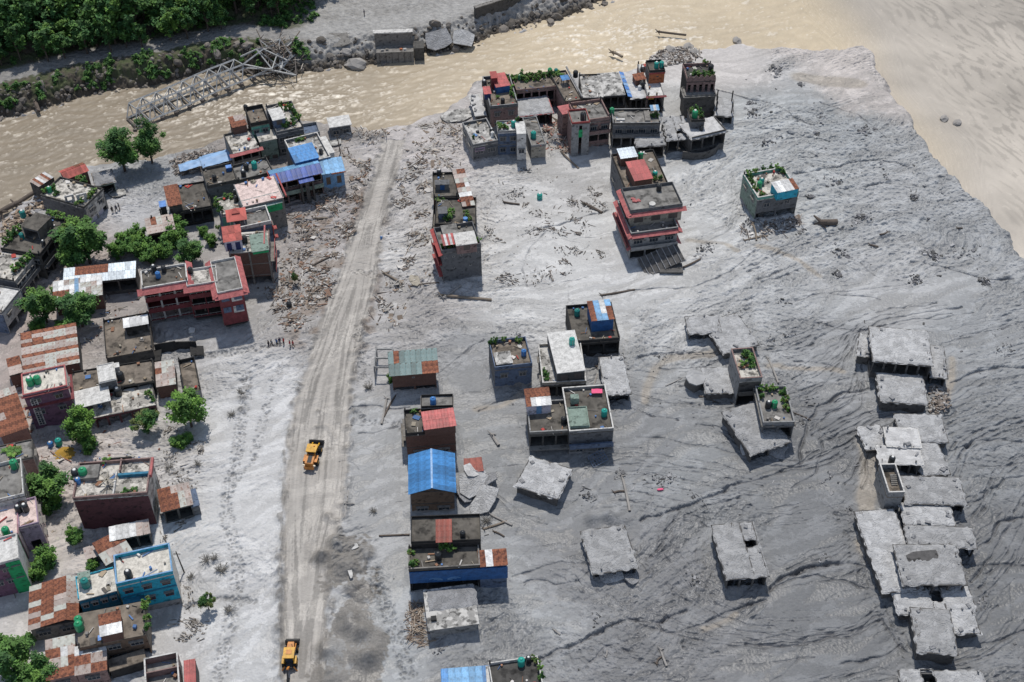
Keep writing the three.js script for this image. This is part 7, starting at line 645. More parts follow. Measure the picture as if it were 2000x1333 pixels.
function pose(j) { const arm = (s) => [[[s * .17, 1.42, 0], j[s < 0 ? 'le' : 're'], .058, .046], [j[s < 0 ? 'le' : 're'], j[s < 0 ? 'lh' : 'rh'], .045, .03]], leg = (s) => [[[s * .095, .95, 0], j[s < 0 ? 'lk' : 'rk'], .09, .06], [j[s < 0 ? 'lk' : 'rk'], j[s < 0 ? 'lf' : 'rf'], .06, .04]], foot = (s) => { const f = j[s < 0 ? 'lf' : 'rf']; return [[f, [f[0] + s * .02, .045, f[2] + .14], .045, .035]]; };
  const torso = [[[0, .95, 0], [0, 1.12, 0], .14, .125], [[0, 1.12, 0], [0, 1.34, .01], .13, .15], [[-.13, 1.4, 0], [.13, 1.4, 0], .075, .075], [[0, 1.42, 0], [0, 1.56, .01], .06, .055]];
  const body = fieldG([...torso, ...arm(-1), ...arm(1), ...leg(-1), ...leg(1), ...foot(-1), ...foot(1)], .022, 54, [0, .85, 0], .98);
  const h = headG.clone(); h.translate(0, 1.66, .02); const hs = [-1, 1].map(s => { const g = handG.clone(); if (s > 0) g.scale(1, 1, 1); const e = j[s < 0 ? 'le' : 're'], w = j[s < 0 ? 'lh' : 'rh']; const d = new THREE.Vector3(w[0] - e[0], w[1] - e[1], w[2] - e[2]).normalize(); g.rotateY(-s * 1.2); g.applyQuaternion(new THREE.Quaternion().setFromUnitVectors(new THREE.Vector3(0, -1, 0), d)); g.translate(...w); return g; });
  const grow = (bs, e) => bs.map(([a, b, p, q]) => [a, b, p + e, q + e]); const half = (b) => [b[0], b[0].map((v, i) => lerp(v, b[1][i], .75)), b[2], b[3]];
  const shirt = fieldG([...grow(torso.slice(0, 3), .022), ...grow([half(arm(-1)[0]), half(arm(1)[0])], .024)], .02, 30, [0, 1.15, 0], .5), tr = fieldG([...grow([[[0, .93, 0], [0, 1, 0], .125, .12]], .02), ...grow([...leg(-1), ...leg(1)], .022)], .016, 36, [0, .5, 0], .62), hr = hairG.clone(); hr.translate(0, 1.68, .01);
  return [mergeGeometries([body, h, ...hs]), shirt, tr, hr]; }
const poses = [pose({ le: [-.25, 1.16, -.02], re: [.25, 1.16, -.02], lh: [-.27, .92, .08], rh: [.27, .92, .08], lk: [-.11, .5, .02], rk: [.11, .5, .02], lf: [-.12, .08, 0], rf: [.12, .08, 0] }), pose({ le: [-.24, 1.17, .1], re: [.27, 1.18, -.1], lh: [-.2, .98, .28], rh: [.3, .95, -.05], lk: [-.1, .52, .2], rk: [.1, .5, -.06], lf: [-.1, .08, .28], rf: [.11, .1, -.3] }), pose({ le: [-.33, 1.2, .02], re: [.26, 1.16, .04], lh: [-.19, 1.05, .12], rh: [.18, 1.12, .26], lk: [-.15, .5, .04], rk: [.13, .5, .02], lf: [-.18, .08, .02], rf: [.16, .08, .02] })];
const skinM = mat([.26, .14, .09], null, .7), hairM = mat([.012, .01, .01], null, .6);
const cl = (r, g, b) => mat([r, g, b], tex.plaster, .9);
const clothM = { black: cl(.03, .03, .035), navy: cl(.03, .04, .1), grey: cl(.25, .26, .28), red: cl(.5, .04, .05), white: cl(.7, .7, .68), brown: cl(.16, .1, .07), blue: cl(.08, .16, .36), olive: cl(.12, .13, .07) };
function person(x, z, turn, p, top, leg, label) { const t = thing('person', label, 'person', x, heightAt(x, z) - .03, z, turn, undefined), [b, s, tr, h] = poses[p]; mesh('body', b, skinM, t); mesh('shirt', s, clothM[top], t); mesh('trousers', tr, clothM[leg], t); mesh('hair', h, hairM, t); return t; }
person(-48.57,-181.49, 1.2, 0, 'black', 'navy', 'person in black standing at the left of the roadside group');
person(-47.99,-181.78, -.8, 1, 'grey', 'black', 'person in a grey shirt walking in the roadside group');
person(-46.99,-181.93, 2.6, 2, 'blue', 'black', 'person in a blue shirt with bent arms in the roadside group');
person(-46.39,-182.07, .4, 0, 'navy', 'grey', 'person in navy with grey trousers in the roadside group');
person(-45.54,-181.78, -1.9, 0, 'red', 'black', 'person in red shirt and black trousers in the roadside group');
person(-44.24,-181.2, 1.8, 2, 'red', 'navy', 'person in a red shirt with bent arms nearest the road');
person(-43.64,-181.35, -1.2, 1, 'red', 'brown', 'person in red shirt and brown trousers at the right of the group');
person(-89.18,-223.87, .6, 0, 'black', 'black', 'person all in black on the mud lane by the river house');
person(-88.39,-224.41, -.6, 1, 'navy', 'black', 'person in navy walking up the mud lane by the river house');
person(-87.97,-225.14, 2, 2, 'grey', 'brown', 'person in grey at the right of the three on the mud lane');
{ const [x, z] = [-39.26,-303.25]; person(x, z, 1.4, 0, 'navy', 'black', 'person in dark clothes standing alone on the far gravel bank'); }

// ---------- wreckage ----------
const logM = [mat([.3, .25, .2], tex.plaster, .95), mat([.16, .13, .11], tex.plaster, .95), mat([.42, .4, .38], tex.plaster, .95)];
// logs and beams: [end, end, radius, tone, label]
const lg = (a, b, r, tn, label, kind = 'log') => { const ya = Math.max(-.2, heightAt(...a)) + r * .6, yb = Math.max(-.2, heightAt(...b)) + r * .8; const t = thing(kind === 'log' ? 'stranded_log' : 'fallen_' + kind, label, kind, a[0], ya, a[1], 0, 'stranded timber on the mud'); if (kind === 'log') { const mx = (b[0] - a[0]) * .5 + rr(-.2, .2), mz = (b[1] - a[1]) * .5 + rr(-.2, .2); const c = new THREE.CatmullRomCurve3([new THREE.Vector3(0, 0, 0), new THREE.Vector3(mx, (yb - ya) * .5 + .06, mz), new THREE.Vector3(b[0] - a[0], yb - ya, b[1] - a[1])]); mesh('stem', new THREE.TubeGeometry(c, 8, r, 7), logM[tn], t); mesh('root', mergeGeometries([0, 1, 2, 3, 4].map(i => limbG([0, 0, 0], [Math.cos(i * 1.3) * r * 3, Math.sin(i * 1.3) * r * 2.2 + .1, Math.sin(i * 2) * r * 2.6], r * .7, r * .25))), logM[tn], t); } else { mesh('timber', beamG([0, 0, 0], [b[0] - a[0], yb - ya, b[1] - a[1]], r * 2, r * 1.4), logM[tn], t); mesh('nail_batten', beamG([0, r * 1.2, 0], [(b[0] - a[0]) * .12, r * 1.2, (b[1] - a[1]) * .12 + r], r * .6), logM[tn], t); } return t; };
for (const [a, b, r, tn, l, k] of [
  [[16.15,-227.35], [20.13,-224.05], .3, 1, 'dark log with a root ball on the open flat'], [[18.65,-196.62], [25.71,-198.53], .22, 1, 'long thin log along a mud ridge above the black parapet house'], [[35.97,-205.17], [40.41,-208], .22, 1, 'dark branch by the collapsed slab of the red eaved house'], [[29.85,-203.53], [33.06,-209.35], .16, 2, 'pale bent pole against the collapsed slab'], [[-14.34,-195.52], [-10.74,-199.49], .26, 2, 'pale log in front of the tall grey house'], [[-14.69,-196.31], [-4.24,-195.05], .3, 0, 'long brown trunk below the tall grey house'], [[-27.13,-203.53], [-23.13,-200.13], .25, 0, 'log on the road verge opposite the tall grey house'], [[-21.48,-199.49], [-15.29,-200.45], .14, 1, 'thin dark pole left of the tall grey house'],
  [[-1.73,-227.72], [1.73,-226.98], .22, 1, 'dark log lying in the pebbly mud'], [[-43.19,-221.52], [-40.96,-221.88], .22, 0, 'pale log below the royal blue roof house'], [[-35.81,-215.34], [-34.17,-217.09], .2, 0, 'log on the left road edge'], [[-42.6,-206], [-38.57,-209.35], .2, 1, 'crooked log in the roadside debris'], [[19.95,-148.29], [20.8,-140.13], .24, 2, 'pale trunk half sunk in the grey flat'], [[18.34,-144.51], [20.37,-144.75], .2, 1, 'short dark log lying across the sunken trunk'], [[-3.82,-158.15], [-2.46,-155.38], .3, 2, 'pale splintered trunk right of the red sheet roof house'], [[42.06,-165.94], [46.77,-164.61], .15, 1, 'thin branch in front of the mud roof'], [[38.71,-166.6], [35.91,-167.94], .18, 1, 'dark branch near the cistern'],
  [[23.92,-112.16], [24.62,-108.9], .2, 2, 'pale split trunk in the lower flat'], [[23.03,-109.36], [23.96,-110.75], .14, 1, 'dark splinter beside the split trunk'], [[14.94,-110.75], [15.33,-111.98], .12, 2, 'bent pale pipe end on the lower flat'], [[6.85,-115.8], [7.82,-114.83], .14, 2, 'small pale stump on the lower flat'], [[35.05,-174.1], [29.75,-170.65], .1, 2, 'thin pale stick in the brown rivulet'], [[-24.06,-167.27], [-24.56,-160.7], .22, 2, 'grey trunk leaning between the brick houses'], [[-22.18,-168.61], [-24.22,-162.65], .18, 1, 'dark branch beside the grey leaning trunk'], [[-4.91,-136.21], [-0.9,-137.88], .2, 0, 'log right of the blue fascia house'], [[-3.61,-139.23], [0,-136.98], .2, 2, 'pale trunk in the jam right of the blue fascia house'], [[-3.12,-135.65], [-1.33,-134.55], .15, 1, 'dark branch in the jam right of the blue fascia house'],
  [[18.32,-179.76], [15.86,-170.65], .16, 2, 'long pale bough bent along the mud streaked slab'], [[16.59,-175.5], [19.37,-180.48], .18, 1, 'dark bough behind the white roof house'], [[53.57,-163.3], [56.42,-161.74], .12, 1, 'thin pole sticking out right of the planted terrace house'], [[50.67,-178.33], [51.62,-171.06], .2, 2, 'pale forked trunk behind the planted terrace house'], [[77.81,-212.75], [79.45,-212.06], .2, 1, 'dark log on the far right flat'], [[82.61,-217.09], [80.45,-215.86], .18, 1, 'dark stick on the far right flat'], [[68.46,-219.74], [71.81,-220.09], .7, 1, 'dark sunken block edge on the right flat'], [[98.01,-217.97], [99.27,-218.49], .18, 1, 'dark branch near the right river edge'], [[-51.59,-181.2], [-51.86,-172.71], .08, 2, 'fallen white pole on the bright mud'], [[-29.36,-144.75], [-29.28,-141.85], .1, 2, 'white pole standing out of the verge', 'post'], [[-29.77,-141.27], [-28,-141.73], .14, 2, 'pale plank by the verge pole', 'plank'], [[-23.12,-134.77], [-17.8,-134.99], .16, 1, 'dark plank edge left of the blue fascia house', 'plank'],
  [[2.84,-154.38], [9.35,-157.51], .2, 2, 'long pale ledge beam fallen before the lilac roof room house', 'beam'], [[9.52,-156.88], [15.68,-156.25], .18, 1, 'twisted trunk jammed under the mint cabin house'], [[11.47,-246.3], [15.47,-240.31], .2, 0, 'reddish beam in the rubble by the pinkish tower house', 'beam'], [[6.29,-264.24], [13.02,-257.74], .22, 0, 'long beam across the fallen roof', 'beam'], [[50.8,-214.47], [56.08,-216.21], .18, 0, 'log at the foot of the lone planted roof house'], [[53.18,-219.74], [53.37,-214.47], .2, 0, 'brown trunk against the lone planted roof house'], [[-114.44,-224.23], [-111.29,-227.35], .6, 1, 'thick dark trunk at the left river edge'], [[-111.77,-226.98], [-107.96,-232.21], .5, 1, 'second thick trunk along the left river edge'], [[38.92,-300.8], [46.26,-299], .3, 1, 'driftwood trunk in the rapids'], [[26.07,-290.71], [28.59,-288.26], .35, 0, 'driftwood at the left of the rapids'], [[-118.18,-267.56], [-116.24,-263.58], .4, 1, 'dead stump standing in the water at the far bank', 'post']]) lg(a, b, r, tn, l, k);
const W1 = (p) => within(p, 60, 2.4);
// scattered small wreckage, beyond counting
function litter(name, label, n, spotsFn, cols, sizes, seedBury = .3) { const g = new THREE.BoxGeometry(1, 1, 1), im = new THREE.InstancedMesh(g, mat([1, 1, 1], null, .95), n), o = new THREE.Object3D(), c = new THREE.Color(); for (let i = 0; i < n; i++) { const [x, z, an, up] = spotsFn(); const s = sizes[Math.floor(R() * sizes.length)], q = Math.pow(R(), 1.8) * 1.5 + .25; o.scale.set(s[0] * q, s[1] * rr(.6, 1.4), s[2] * rr(.6, 1.4)); o.position.set(x, heightAt(x, z) + o.scale.y * (.5 - seedBury) + up * R() * .45, z); o.rotation.set(rr(-.3, .3), an, rr(-.3, .3) * (1 + up)); o.updateMatrix(); im.setMatrixAt(i, o.matrix); const k = cols[Math.floor(R() * cols.length)], v = rr(.7, 1.25); im.setColorAt(i, c.setRGB(k[0] * v, k[1] * v, k[2] * v)); } im.name = numbered(name); im.castShadow = im.receiveShadow = true; scene.add(im); return tag(im, label, 'debris', null, 'stuff'); }
const within = (poly, nc = 26, sp = 2.2) => {   // wreckage lies in tangled heaps, each with its own drift
  const xs = poly.map(p => p[0]), zs = poly.map(p => p[1]), a = Math.min(...xs), b = Math.max(...xs), c = Math.min(...zs), d = Math.max(...zs), ok = (x, z) => inside(x, z, poly) && roadMask(x, z) < -.2 && sdAt(x, z) < -.8; const cs = [];
  for (let k = 0; k < 4000 && cs.length < nc; k++) { const x = rr(a, b), z = rr(c, d); if (ok(x, z)) cs.push([x, z, rr(0, 3.14), sp * rr(.35, 1.5), rr(1.2, 3)]); }
  const g = () => R() + R() + R() - 1.5;
  return () => { for (let k = 0; k < 80; k++) { if (R() < .16) { const x = rr(a, b), z = rr(c, d); if (ok(x, z)) return [x, z, R() * 6.28, 0]; continue; } const h = cs[Math.floor(Math.pow(R(), 1.4) * cs.length)], l = g() * h[3] * h[4] * .6, m = g() * h[3] * .7, x = h[0] + Math.cos(h[2]) * l + Math.sin(h[2]) * m, z = h[1] - Math.sin(h[2]) * l + Math.cos(h[2]) * m; if (ok(x, z)) return [x, z, h[2] + rr(-.6, .6), Math.max(0, 1 - Math.hypot(l, m) / h[3])]; } return [cs[0][0], cs[0][1], 0, 0]; }; };
const planks = [[1.3, .08, .16], [.8, .06, .3], [2.2, .1, .12], [.4, .22, .32], [.3, .15, .25], [.7, .04, .6], [2.9, .12, .14], [.25, .2, .2], [.35, .25, .3], [1.2, .03, .9], [.2, .14, .16]];
litter('timber_litter', 'splintered planks and sticks strewn left of the road', 2600, W1([[-50.12,-226.98],[-45.52,-232.21],[-35.54,-238.35],[-33.2,-246.3],[-32.71,-232.59],[-34.1,-221.52],[-36.27,-206],[-38.17,-194.74],[-41.2,-184.12],[-45.41,-184.86],[-49.42,-191.64],[-53.69,-199.49],[-50.69,-209.35],[-49.79,-219.74]]), [[.26, .2, .155], [.2, .165, .135], [.36, .33, .3], [.27, .17, .125], [.5, .48, .46], [.11, .095, .085], [.3, .28, .26]], planks);
litter('timber_litter', 'wood and masonry scraps on the near bank at the road head', 700, within([[-44.27,-254.14],[-37.11,-256.67],[-24.74,-256.67],[-16.22,-260.53],[-11.75,-256.67],[-11.9,-240.31],[-25,-240.31],[-31.39,-246.3],[-35.71,-240.31],[-41.05,-246.3]]), [[.4, .36, .32], [.25, .2, .16], [.5, .48, .45]], planks);
litter('timber_litter', 'scraps strewn between the road and the tall grey house', 900, within([[-25.35,-246.3],[-12.07,-246.3],[-11.74,-234.49],[-18.45,-240.31],[-18.27,-223.32],[-15.03,-199.49],[-20.94,-190.12],[-30.53,-179.76],[-29.32,-190.12],[-27.86,-206],[-27.4,-223.32]]), [[.4, .38, .35], [.25, .2, .16], [.52, .5, .48], [.14, .12, .11]], planks);
litter('timber_litter', 'scraps strewn over the pebbly flat right of the tall grey house', 900, within([[-7.74,-240.31],[14.28,-240.31],[23.26,-230.7],[20.94,-209.35],[6.44,-199.49],[-5.37,-199.49],[-6.22,-219.74]]), [[.4, .38, .36], [.2, .17, .15], [.5, .49, .48], [.12, .11, .1]], [[.4, .12, .2], [.25, .15, .2], [1.2, .1, .14]]);
litter('mud_clods', 'dark clods and sticks scattered on the wet mud flat', 520, within([[-10.38,-187.1],[64.43,-199.49],[105.23,-199.49],[84.03,-106.33],[-14.54,-106.33],[-27.13,-140.13],[-9.67,-162]]), [[.14, .14, .145], [.22, .22, .23], [.3, .3, .31], [.09, .09, .09]], [[.35, .12, .2], [.2, .12, .15], [.9, .1, .12], [.5, .15, .35]], .45);
litter('mud_clods', 'clods and drift scattered over the far upper flat', 900, within([[39.28,-240.31],[59.14,-283.77],[84.11,-283.77],[91.76,-246.3],[107.19,-214.47],[105.23,-199.49],[64.43,-199.49],[37.47,-209.35]]), [[.14, .14, .15], [.24, .24, .25], [.34, .34, .35], [.1, .1, .1]], [[.5, .2, .3], [.3, .16, .2], [1.1, .12, .16], [.7, .25, .5]], .45);
litter('mud_clods', 'scraps lying in the yards of the left quarter', 800, within([[-62.83,-178.33],[-56.28,-151.92],[-58.03,-131.3],[-48.14,-114.07],[-51.93,-107.52],[-57.78,-120.92],[-65.67,-151.92],[-65.28,-164.61]]), [[.3, .28, .26], [.42, .4, .38], [.16, .14, .12]], [[.4, .12, .2], [.25, .15, .2], [1, .08, .14]]);
litter('timber_litter', 'brown sticks heaped beside the pale single storey house', 320, within([[-16.99,-120.92],[-13.96,-121.42],[-12.85,-115.51],[-12.4,-112.92],[-16.11,-112.64],[-17.58,-116.48]]), [[.3, .24, .19], [.2, .15, .12], [.42, .36, .3]], [[1.6, .09, .09], [2.2, .1, .1], [.9, .08, .08]], .1);
litter('wreck_heap', 'wreckage heaped around the lone planted roof house', 420, within([[50.7,-226.98],[54.86,-227.9],[55.7,-221.52],[63.94,-223.32],[64.5,-219.74],[55.95,-215.34],[50.24,-214.47]]), [[.3, .24, .2], [.42, .4, .38], [.14, .12, .11], [.6, .58, .56]], planks, -.4);
litter('wreck_heap', 'broken masonry filling the gap by the pinkish tower house', 500, within([[8.06,-257.74],[12.19,-259.24],[15.2,-249.36],[15.66,-245.29],[8.45,-246.3],[7.31,-250.39]]), [[.36, .31, .27], [.45, .42, .39], [.22, .17, .14], [.4, .2, .16]], [[.8, .2, .4], [.5, .2, .4], [1.6, .12, .2]], -.3);
litter('wreck_heap', 'drift wood caught right of the buried row', 260, within([[80.65,-169.97],[84.28,-170.65],[83.3,-164.61],[80.4,-162.65],[78.96,-163.95]]), [[.26, .22, .19], [.36, .35, .34]], [[1.2, .12, .14], [.6, .2, .4]], -.2);
litter('wreck_heap', 'ruined masonry on the bank left of the dark flat roofed house', 420, within([[-80.32,-243.29],[-73.79,-247.11],[-67.61,-246.3],[-65.71,-241.89],[-72.27,-238.35],[-77.23,-236.41]]), [[.3, .26, .23], [.42, .4, .38], [.16, .14, .13]], [[1, .3, .6], [.6, .3, .4], [1.8, .14, .2]], -.2);
litter('wreck_heap', 'driftwood banked at the left river edge', 240, within([[-113.16,-219.74],[-108.71,-228.46],[-105.38,-233.54],[-102.78,-227.9],[-107.09,-222.42],[-111.65,-214.47]]), [[.3, .22, .16], [.2, .16, .13], [.42, .34, .26]], [[1.6, .2, .3], [.8, .3, .5]], -.1);
{ const g = new THREE.BoxGeometry(1, 1, 1), n = 380, im = new THREE.InstancedMesh(g, mat([1, 1, 1], null, .95), n), o = new THREE.Object3D(), c = new THREE.Color(), [cx, cz] = [-59.38,-284.59]; for (let i = 0; i < n; i++) { const r = R() * R() * 7.5, a = R() * 6.28; o.position.set(cx + Math.cos(a) * r, Math.max(-.6, heightAt(cx + Math.cos(a) * r, cz + Math.sin(a) * r * 1.2)) + R() * Math.max(.4, 4.2 - r * .5), cz + Math.sin(a) * r * 1.2); o.scale.set(rr(.8, 3.6), rr(.06, .16), rr(.06, .16)); o.rotation.set(rr(-.7, .7), R() * 6.28, rr(-.7, .7)); o.updateMatrix(); im.setMatrixAt(i, o.matrix); const v = rr(.6, 1.3), k = [[.3, .24, .19], [.22, .18, .15], [.4, .37, .33]][i % 3]; im.setColorAt(i, c.setRGB(k[0] * v, k[1] * v, k[2] * v)); } im.name = numbered('driftwood_tangle'); im.castShadow = im.receiveShadow = true; scene.add(im); tag(im, 'tangle of driftwood caught in the crumpled bridge end', 'driftwood', null, 'stuff'); }
litter('yard_litter', 'scraps and rubbish lying in the lanes of the left quarter', 900, within([[-97.61,-187.1],[-95.04,-206],[-81.54,-209.35],[-72.69,-187.1],[-85.47,-179.76],[-85.74,-164.61],[-72.24,-160.7],[-63.56,-155.63],[-64.23,-144.75],[-78.69,-140.13],[-75.97,-129.17],[-79.87,-120.92],[-83.27,-120.92],[-88.18,-151.92],[-96.98,-169.97]], 70, 2), [[.32, .28, .24], [.42, .4, .36], [.2, .16, .13], [.5, .48, .45], [.12, .2, .36], [.3, .14, .1]], planks);
// far bank boulders
{ const g = new THREE.IcosahedronGeometry(1, 1), p = g.attributes.position; for (let i = 0; i < p.count; i++) { const q = 1 + .28 * noise(p.getX(i) * 1.7 + 5, p.getY(i) * 1.7 + p.getZ(i)); p.setXYZ(i, p.getX(i) * q, p.getY(i) * q * .75, p.getZ(i) * q); } g.computeVertexNormals(); const n = 900, im = new THREE.InstancedMesh(g, mat([1, 1, 1], null, .95), n), o = new THREE.Object3D(), c = new THREE.Color(); let k = 0; for (let t = 0; t < 60000 && k < n; t++) { const x = rr(-150, 30), z = rr(-345, -238), f = farAt(x, z); if (f < .1 || f > 8 || R() < f / 11) continue; const s = rr(.15, .6) * (R() < .08 ? 2.2 : 1); o.scale.set(s * rr(.8, 1.5), s, s * rr(.8, 1.4)); o.rotation.set(R() * 6, R() * 6, R() * 6); o.position.set(x, heightAt(x, z), z); o.updateMatrix(); im.setMatrixAt(k, o.matrix); const v = rr(.08, .26); im.setColorAt(k++, c.setRGB(v, v * .9, v * .8)); } im.count = k; im.name = numbered('bank_rubble'); scene.add(im); tag(im, 'rubble and boulders along the far river bank', 'rubble', null, 'stuff');
  const boulder = (label, x, z, s, col) => { const t = thing('boulder', label, 'boulder', x, Math.max(-1.2, heightAt(x, z)) + s * .15, z, R() * 6, 'boulders at the river edge'); const m = mesh('rock', g, mat(col, tex.plaster, .95), t); m.scale.set(s * 1.3, s, s); }; for (const [x, z, s, l] of [[46.23,-292.82, 1.4, 'pale boulder at the tip of the debris point'], [47.32,-290.34, 1, 'second pale boulder on the debris point'], [41.39,-291.08, 1.3, 'flat boulder left of the debris point'], [59.7,-297.73, 1.2, 'white boulder in the shallows'], [44.34,-294.07, .9, 'small boulder at the debris point'], [39.8,-288.12, .9, 'grey boulder behind the orange house'], [106.04,-261.98, 1, 'white rock in the broad shallow river'], [108.74,-260.25, 1, 'second white rock in the broad shallow river'], [-43.02,-289.07, 1.3, 'square pale boulder on the bank beside the abutment'], [-40.25,-285.69, 2.2, 'big round boulder below the abutment']]) boulder(l, x, z, s, [.42, .4, .38]);
  litter('wreck_heap', 'drift and rocks on the debris point by the rapids', 420, within([[35.01,-286.18],[38.72,-291.08],[46.26,-293.07],[50.6,-289.84],[46.19,-285.69],[39.43,-283.77]]), [[.3, .27, .24], [.5, .48, .46], [.18, .15, .13]], [[.9, .3, .5], [1.8, .2, .25], [.5, .3, .4]], -.1); }
// shrubs and grass clinging to the far bank
{ const g = plantP[1], n = 560, im = new THREE.InstancedMesh(g, leafM, n), o = new THREE.Object3D(); let k = 0; for (let t = 0; t < 50000 && k < n; t++) { const x = rr(-150, -52), z = rr(-345, -245), f = farAt(x, z); if (f < 2 || (f > 8 && f < 17) || f > 40 || fbm(x * .12, z * .12, 3) < rr(-.3, .3)) continue; const s = rr(.7, 1.7); o.scale.set(s, s * rr(.6, 1.1), s); o.rotation.y = R() * 6; o.position.set(x, heightAt(x, z) - .1, z); o.updateMatrix(); im.setMatrixAt(k++, o.matrix); } im.count = k; im.name = numbered('bank_scrub'); scene.add(im); tag(im, 'low green scrub along the far bank and wood edge', 'scrub', null, 'stuff'); }
// broken slabs lying about, each one a thing
const chunk = (label, x, z, w, d, y, rx, ry, rz, m = 'mudd', grp = 'broken slabs on the mud') => { const t = thing('broken_slab', label, 'slab', x, y, z, ry, grp); const s = new THREE.Shape(); const q = rng(Math.floor(Math.abs(x * 31 + z * 17))); const n = 9; for (let i = 0; i < n; i++) { const a = i / n * 6.283, e = .8 + .3 * q(), cx = clamp(Math.cos(a) * 1.25, -1, 1) * w / 2 * e, cz = clamp(Math.sin(a) * 1.25, -1, 1) * d / 2 * e; i ? s.lineTo(cx, cz) : s.moveTo(cx, cz); } s.closePath(); const g = new THREE.ExtrudeGeometry(s, { depth: .22, bevelEnabled: false }); g.rotateX(-Math.PI / 2); const p = mesh('slab', g, M[m], t); p.rotation.set(rx, 0, rz); for (let i = 0; i < 3; i++) { const b = mesh('rebar', limbG([w * .4, .1, (i - 1) * d * .25], [w * .58, .25 + .2 * q(), (i - 1) * d * .3], .03, .02), rustBeam, p); } return t; };
for (const [x, z, w, d, y, rx, ry, rz, l, m] of [[-6.89,-145.33, 6, 5, 1.2, .25, .4, -.2, 'tilted grey slab on the rubble heap right of the blue gabled house', 'mud'], [-5,-141.85, 6, 4, .8, -.15, 1.1, .25, 'broad slab at the front of the rubble heap', 'mud'], [-8.69,-143.58, 4, 3, .9, .4, 2, .1, 'narrow slab jammed between the blue gabled house and the heap', 'mudd'], [-4.15,-146.51, 3.4, 3, 1, -.3, .2, .4, 'upended slab at the right of the rubble heap', 'mudd'], [-6.96,-148.29, 4, 3, 1.6, .2, .7, -.35, 'slab leaning under the brown sheet', 'mudw'], [16.85,-126.02, 4.4, 2.4, .7, .35, .2, .1, 'broken lip slab at the front of the tilted mud roof', 'mud'], [20.27,-125.5, 2.6, 2, .4, .1, .6, -.3, 'loose slab right of the tilted mud roof', 'mudd'], [44.42,-154.38, 5, 3, 1.2, .45, .5, .2, 'fallen slab under the broken porch', 'mudw'], [48.58,-153.76, 4, 3, .9, .5, -.4, -.3, 'second fallen slab under the broken porch', 'mudd'], [14.56,-248.34, 3.4, 2.4, .9, .3, .5, .2, 'pale slab in the rubble by the pinkish tower house', 'roofs'], [11.02,-252.46, 3.6, 2.6, 1, -.2, .9, .2, 'flat slab in the rubble gap', 'roofb'], [-13.75,-261.4, 9, 5, .2, 0, .3, 0, 'large pale slab on the bank left of the brick corner house', 'roofs'], [-45.24,-292.39, 6, 5, 2.6, .25, .2, .1, 'grey slab tipped on the far bank by the bridge wreck', 'conc'], [-19.4,-294.04, 7, 6, 1.6, .4, .5, .15, 'tilted grey block of bank right of the abutment', 'mudd'], [-12.74,-295.31, 6, 5, 1.4, .35, -.3, -.2, 'second tilted block of bank right of the abutment', 'mud'], [-89.54,-230.7, 4, 3, .3, 0, .3, 0, 'pale slab lying by the mud lane near the river house', 'roofs'], [-20.49,-201.09, 2.2, 3.4, .15, 0, .2, 0, 'beige board lying left of the tall grey house', 'cream'], [-42.67,-250.39, 4, 3, .2, 0, .2, .05, 'pale slab below the white roofed hut', 'roofs'], [-64.64,-185.6, 1.4, 1.4, .5, .1, 0, 0, 'white tub in the shadowed red building yard', 'white'], [-27.13,-131.84, 1.6, 1, .9, .2, .4, .1, 'white scrap board on the road heap', 'white'], [-27.27,-126.54, .7, 2.2, .9, .1, .3, .1, 'white crossed scrap on the road heap', 'white'], [26.63,-144.98, 1.2, .35, .1, 0, .1, 0, 'bright pink cloth scrap on the wet flat', 'cloth'], [67.79,-116.48, 3, 2, 2.4, .2, .4, .1, 'cracked slab resting on the bottom right row', 'mud'], [68.51,-127.06, 5, 2.4, 4.5, .25, .1, 0, 'dark fallen slab on the front of the ribbed roof', 'mudwall']]) chunk(l, x, z, w, d, y, rx, ry, rz, m);
{ const [x, z] = [-7.03,-149.51]; const t = thing('fallen_tin_roof', 'brown tin sheets fallen on the rubble heap', 'tin sheet', x, 1.6, z, .1); tin(t, -1.7, 0, 1.6, 3.4, 2.8, .5, 'brown', { mess: .3 }); mesh('batten', boxG(3.4, .08, .1, 0, -.05, .8), M.wood, t); mesh('batten', boxG(.12, 1.6, .12, -1.2, -1.7, .3), M.wood, t); mesh('batten', boxG(.12, 1.8, .12, 1.2, -1.7, -.6), M.wood, t); }
{ const [x, z] = [15.7,-151.68]; const t = thing('window_grille', 'blue grey metal grille fallen beside the mint cabin house', 'grille', x, .9, z, .5); const g = [boxG(3, .08, .1, 0, 0, -1.1), boxG(3, .08, .1, 0, 0, 1.1), boxG(.1, .08, 2.2, -1.5, 0, 0), boxG(.1, .08, 2.2, 1.5, 0, 0)]; mesh('frame', mergeGeometries(g), M.bluew, t); for (let i = 1; i < 6; i++) mesh('bar', boxG(.07, .06, 2.1, -1.5 + i * .5, .01, 0), M.bluew, t); for (let i = 1; i < 4; i++) mesh('bar', boxG(2.9, .05, .07, 0, .07, -1.1 + i * .55), M.bluew, t); t.rotation.x = .5; }
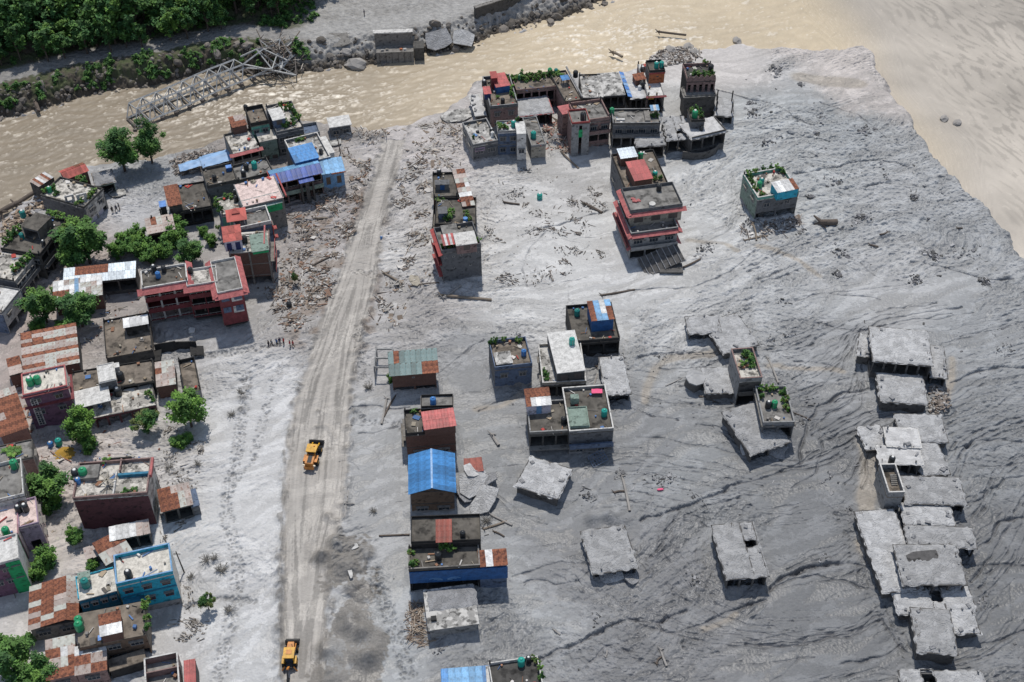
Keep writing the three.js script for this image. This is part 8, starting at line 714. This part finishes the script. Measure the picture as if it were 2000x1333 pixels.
for (const [x, z, c, l, s] of [[6.26,-229.2, 't', 'standing alone on the pebbly flat', 1.1], [-84.02,-155.88, 't', 'lying in the shade by the mauve house', 1.1], [-85.41,-155.38, 'u', 'in the shade by the mauve house', .9], [-45.93,-193.19, 'k', 'half buried in the roadside debris', 1], [-28.51,-214.99, 'u', 'sunk in the verge opposite the debris', .5]]) tank(x, z, heightAt(x, z) - .3, c, l, '', s);
tag(mesh('sand_heap', (() => { const g = new THREE.ConeGeometry(3, .9, 24, 4); const p = g.attributes.position; for (let i = 0; i < p.count; i++) { const q = 1 + .25 * noise(p.getX(i) * .8, p.getZ(i) * .8); p.setX(i, p.getX(i) * q); p.setZ(i, p.getZ(i) * q * .7); } g.computeVertexNormals(); return g; })(), M.ochre), 'small heap of orange sand in the left lane', 'sand heap').position.set(...((p) => [p[0], heightAt(...p) + .25, p[1]])([-82.54,-153.76]));
// tarpaulins over the ruins by the river
for (const [x, z, w, d, l, m] of [[-68.54,-242.17, 8, 4.6, 'large blue tarpaulin over the ruins by the river', 'tarpl'], [-74.4,-239.01, 5, 3, 'smaller blue tarpaulin left of the large one', 'tarpl']]) { const t = thing('tarpaulin', l, 'tarpaulin', x, 0, z, .35, 'blue tarpaulins by the river'); const g = new THREE.PlaneGeometry(w, d, 16, 10); g.rotateX(-Math.PI / 2); const p = g.attributes.position; for (let i = 0; i < p.count; i++) p.setY(i, 2.6 - Math.abs(p.getZ(i)) * .35 + .15 * noise(p.getX(i) * .9, p.getZ(i)) + p.getX(i) * .08); g.computeVertexNormals(); mesh('sheet', g, M[m], t); for (const [a, b] of [[-1, -1], [1, -1], [-1, 1], [1, 1]]) mesh('post', boxG(.12, 2.2, .12, a * w * .42, -.3, b * d * .36), M.wood, t); }
// poles and pylons
for (const [x, z, h, l] of [[-40.45,-246.3, 6, 'leaning dark pole by the white roofed hut'], [-55.5,-127.06, 6, 'bare dark pole near the turquoise house'], [-38.39,-246.3, 2, 'short stub pole at the road head']]) { const t = thing('utility_pole', l, 'pole', x, -.3, z, 0, 'bare poles'); mesh('shaft', limbG([0, 0, 0], [-.5, h, -.3], .14, .09), logM[1], t); mesh('crossbar', boxG(1.2, .1, .1, -.45, h * .88, -.27), logM[1], t); }
renderer.render(scene, camera);
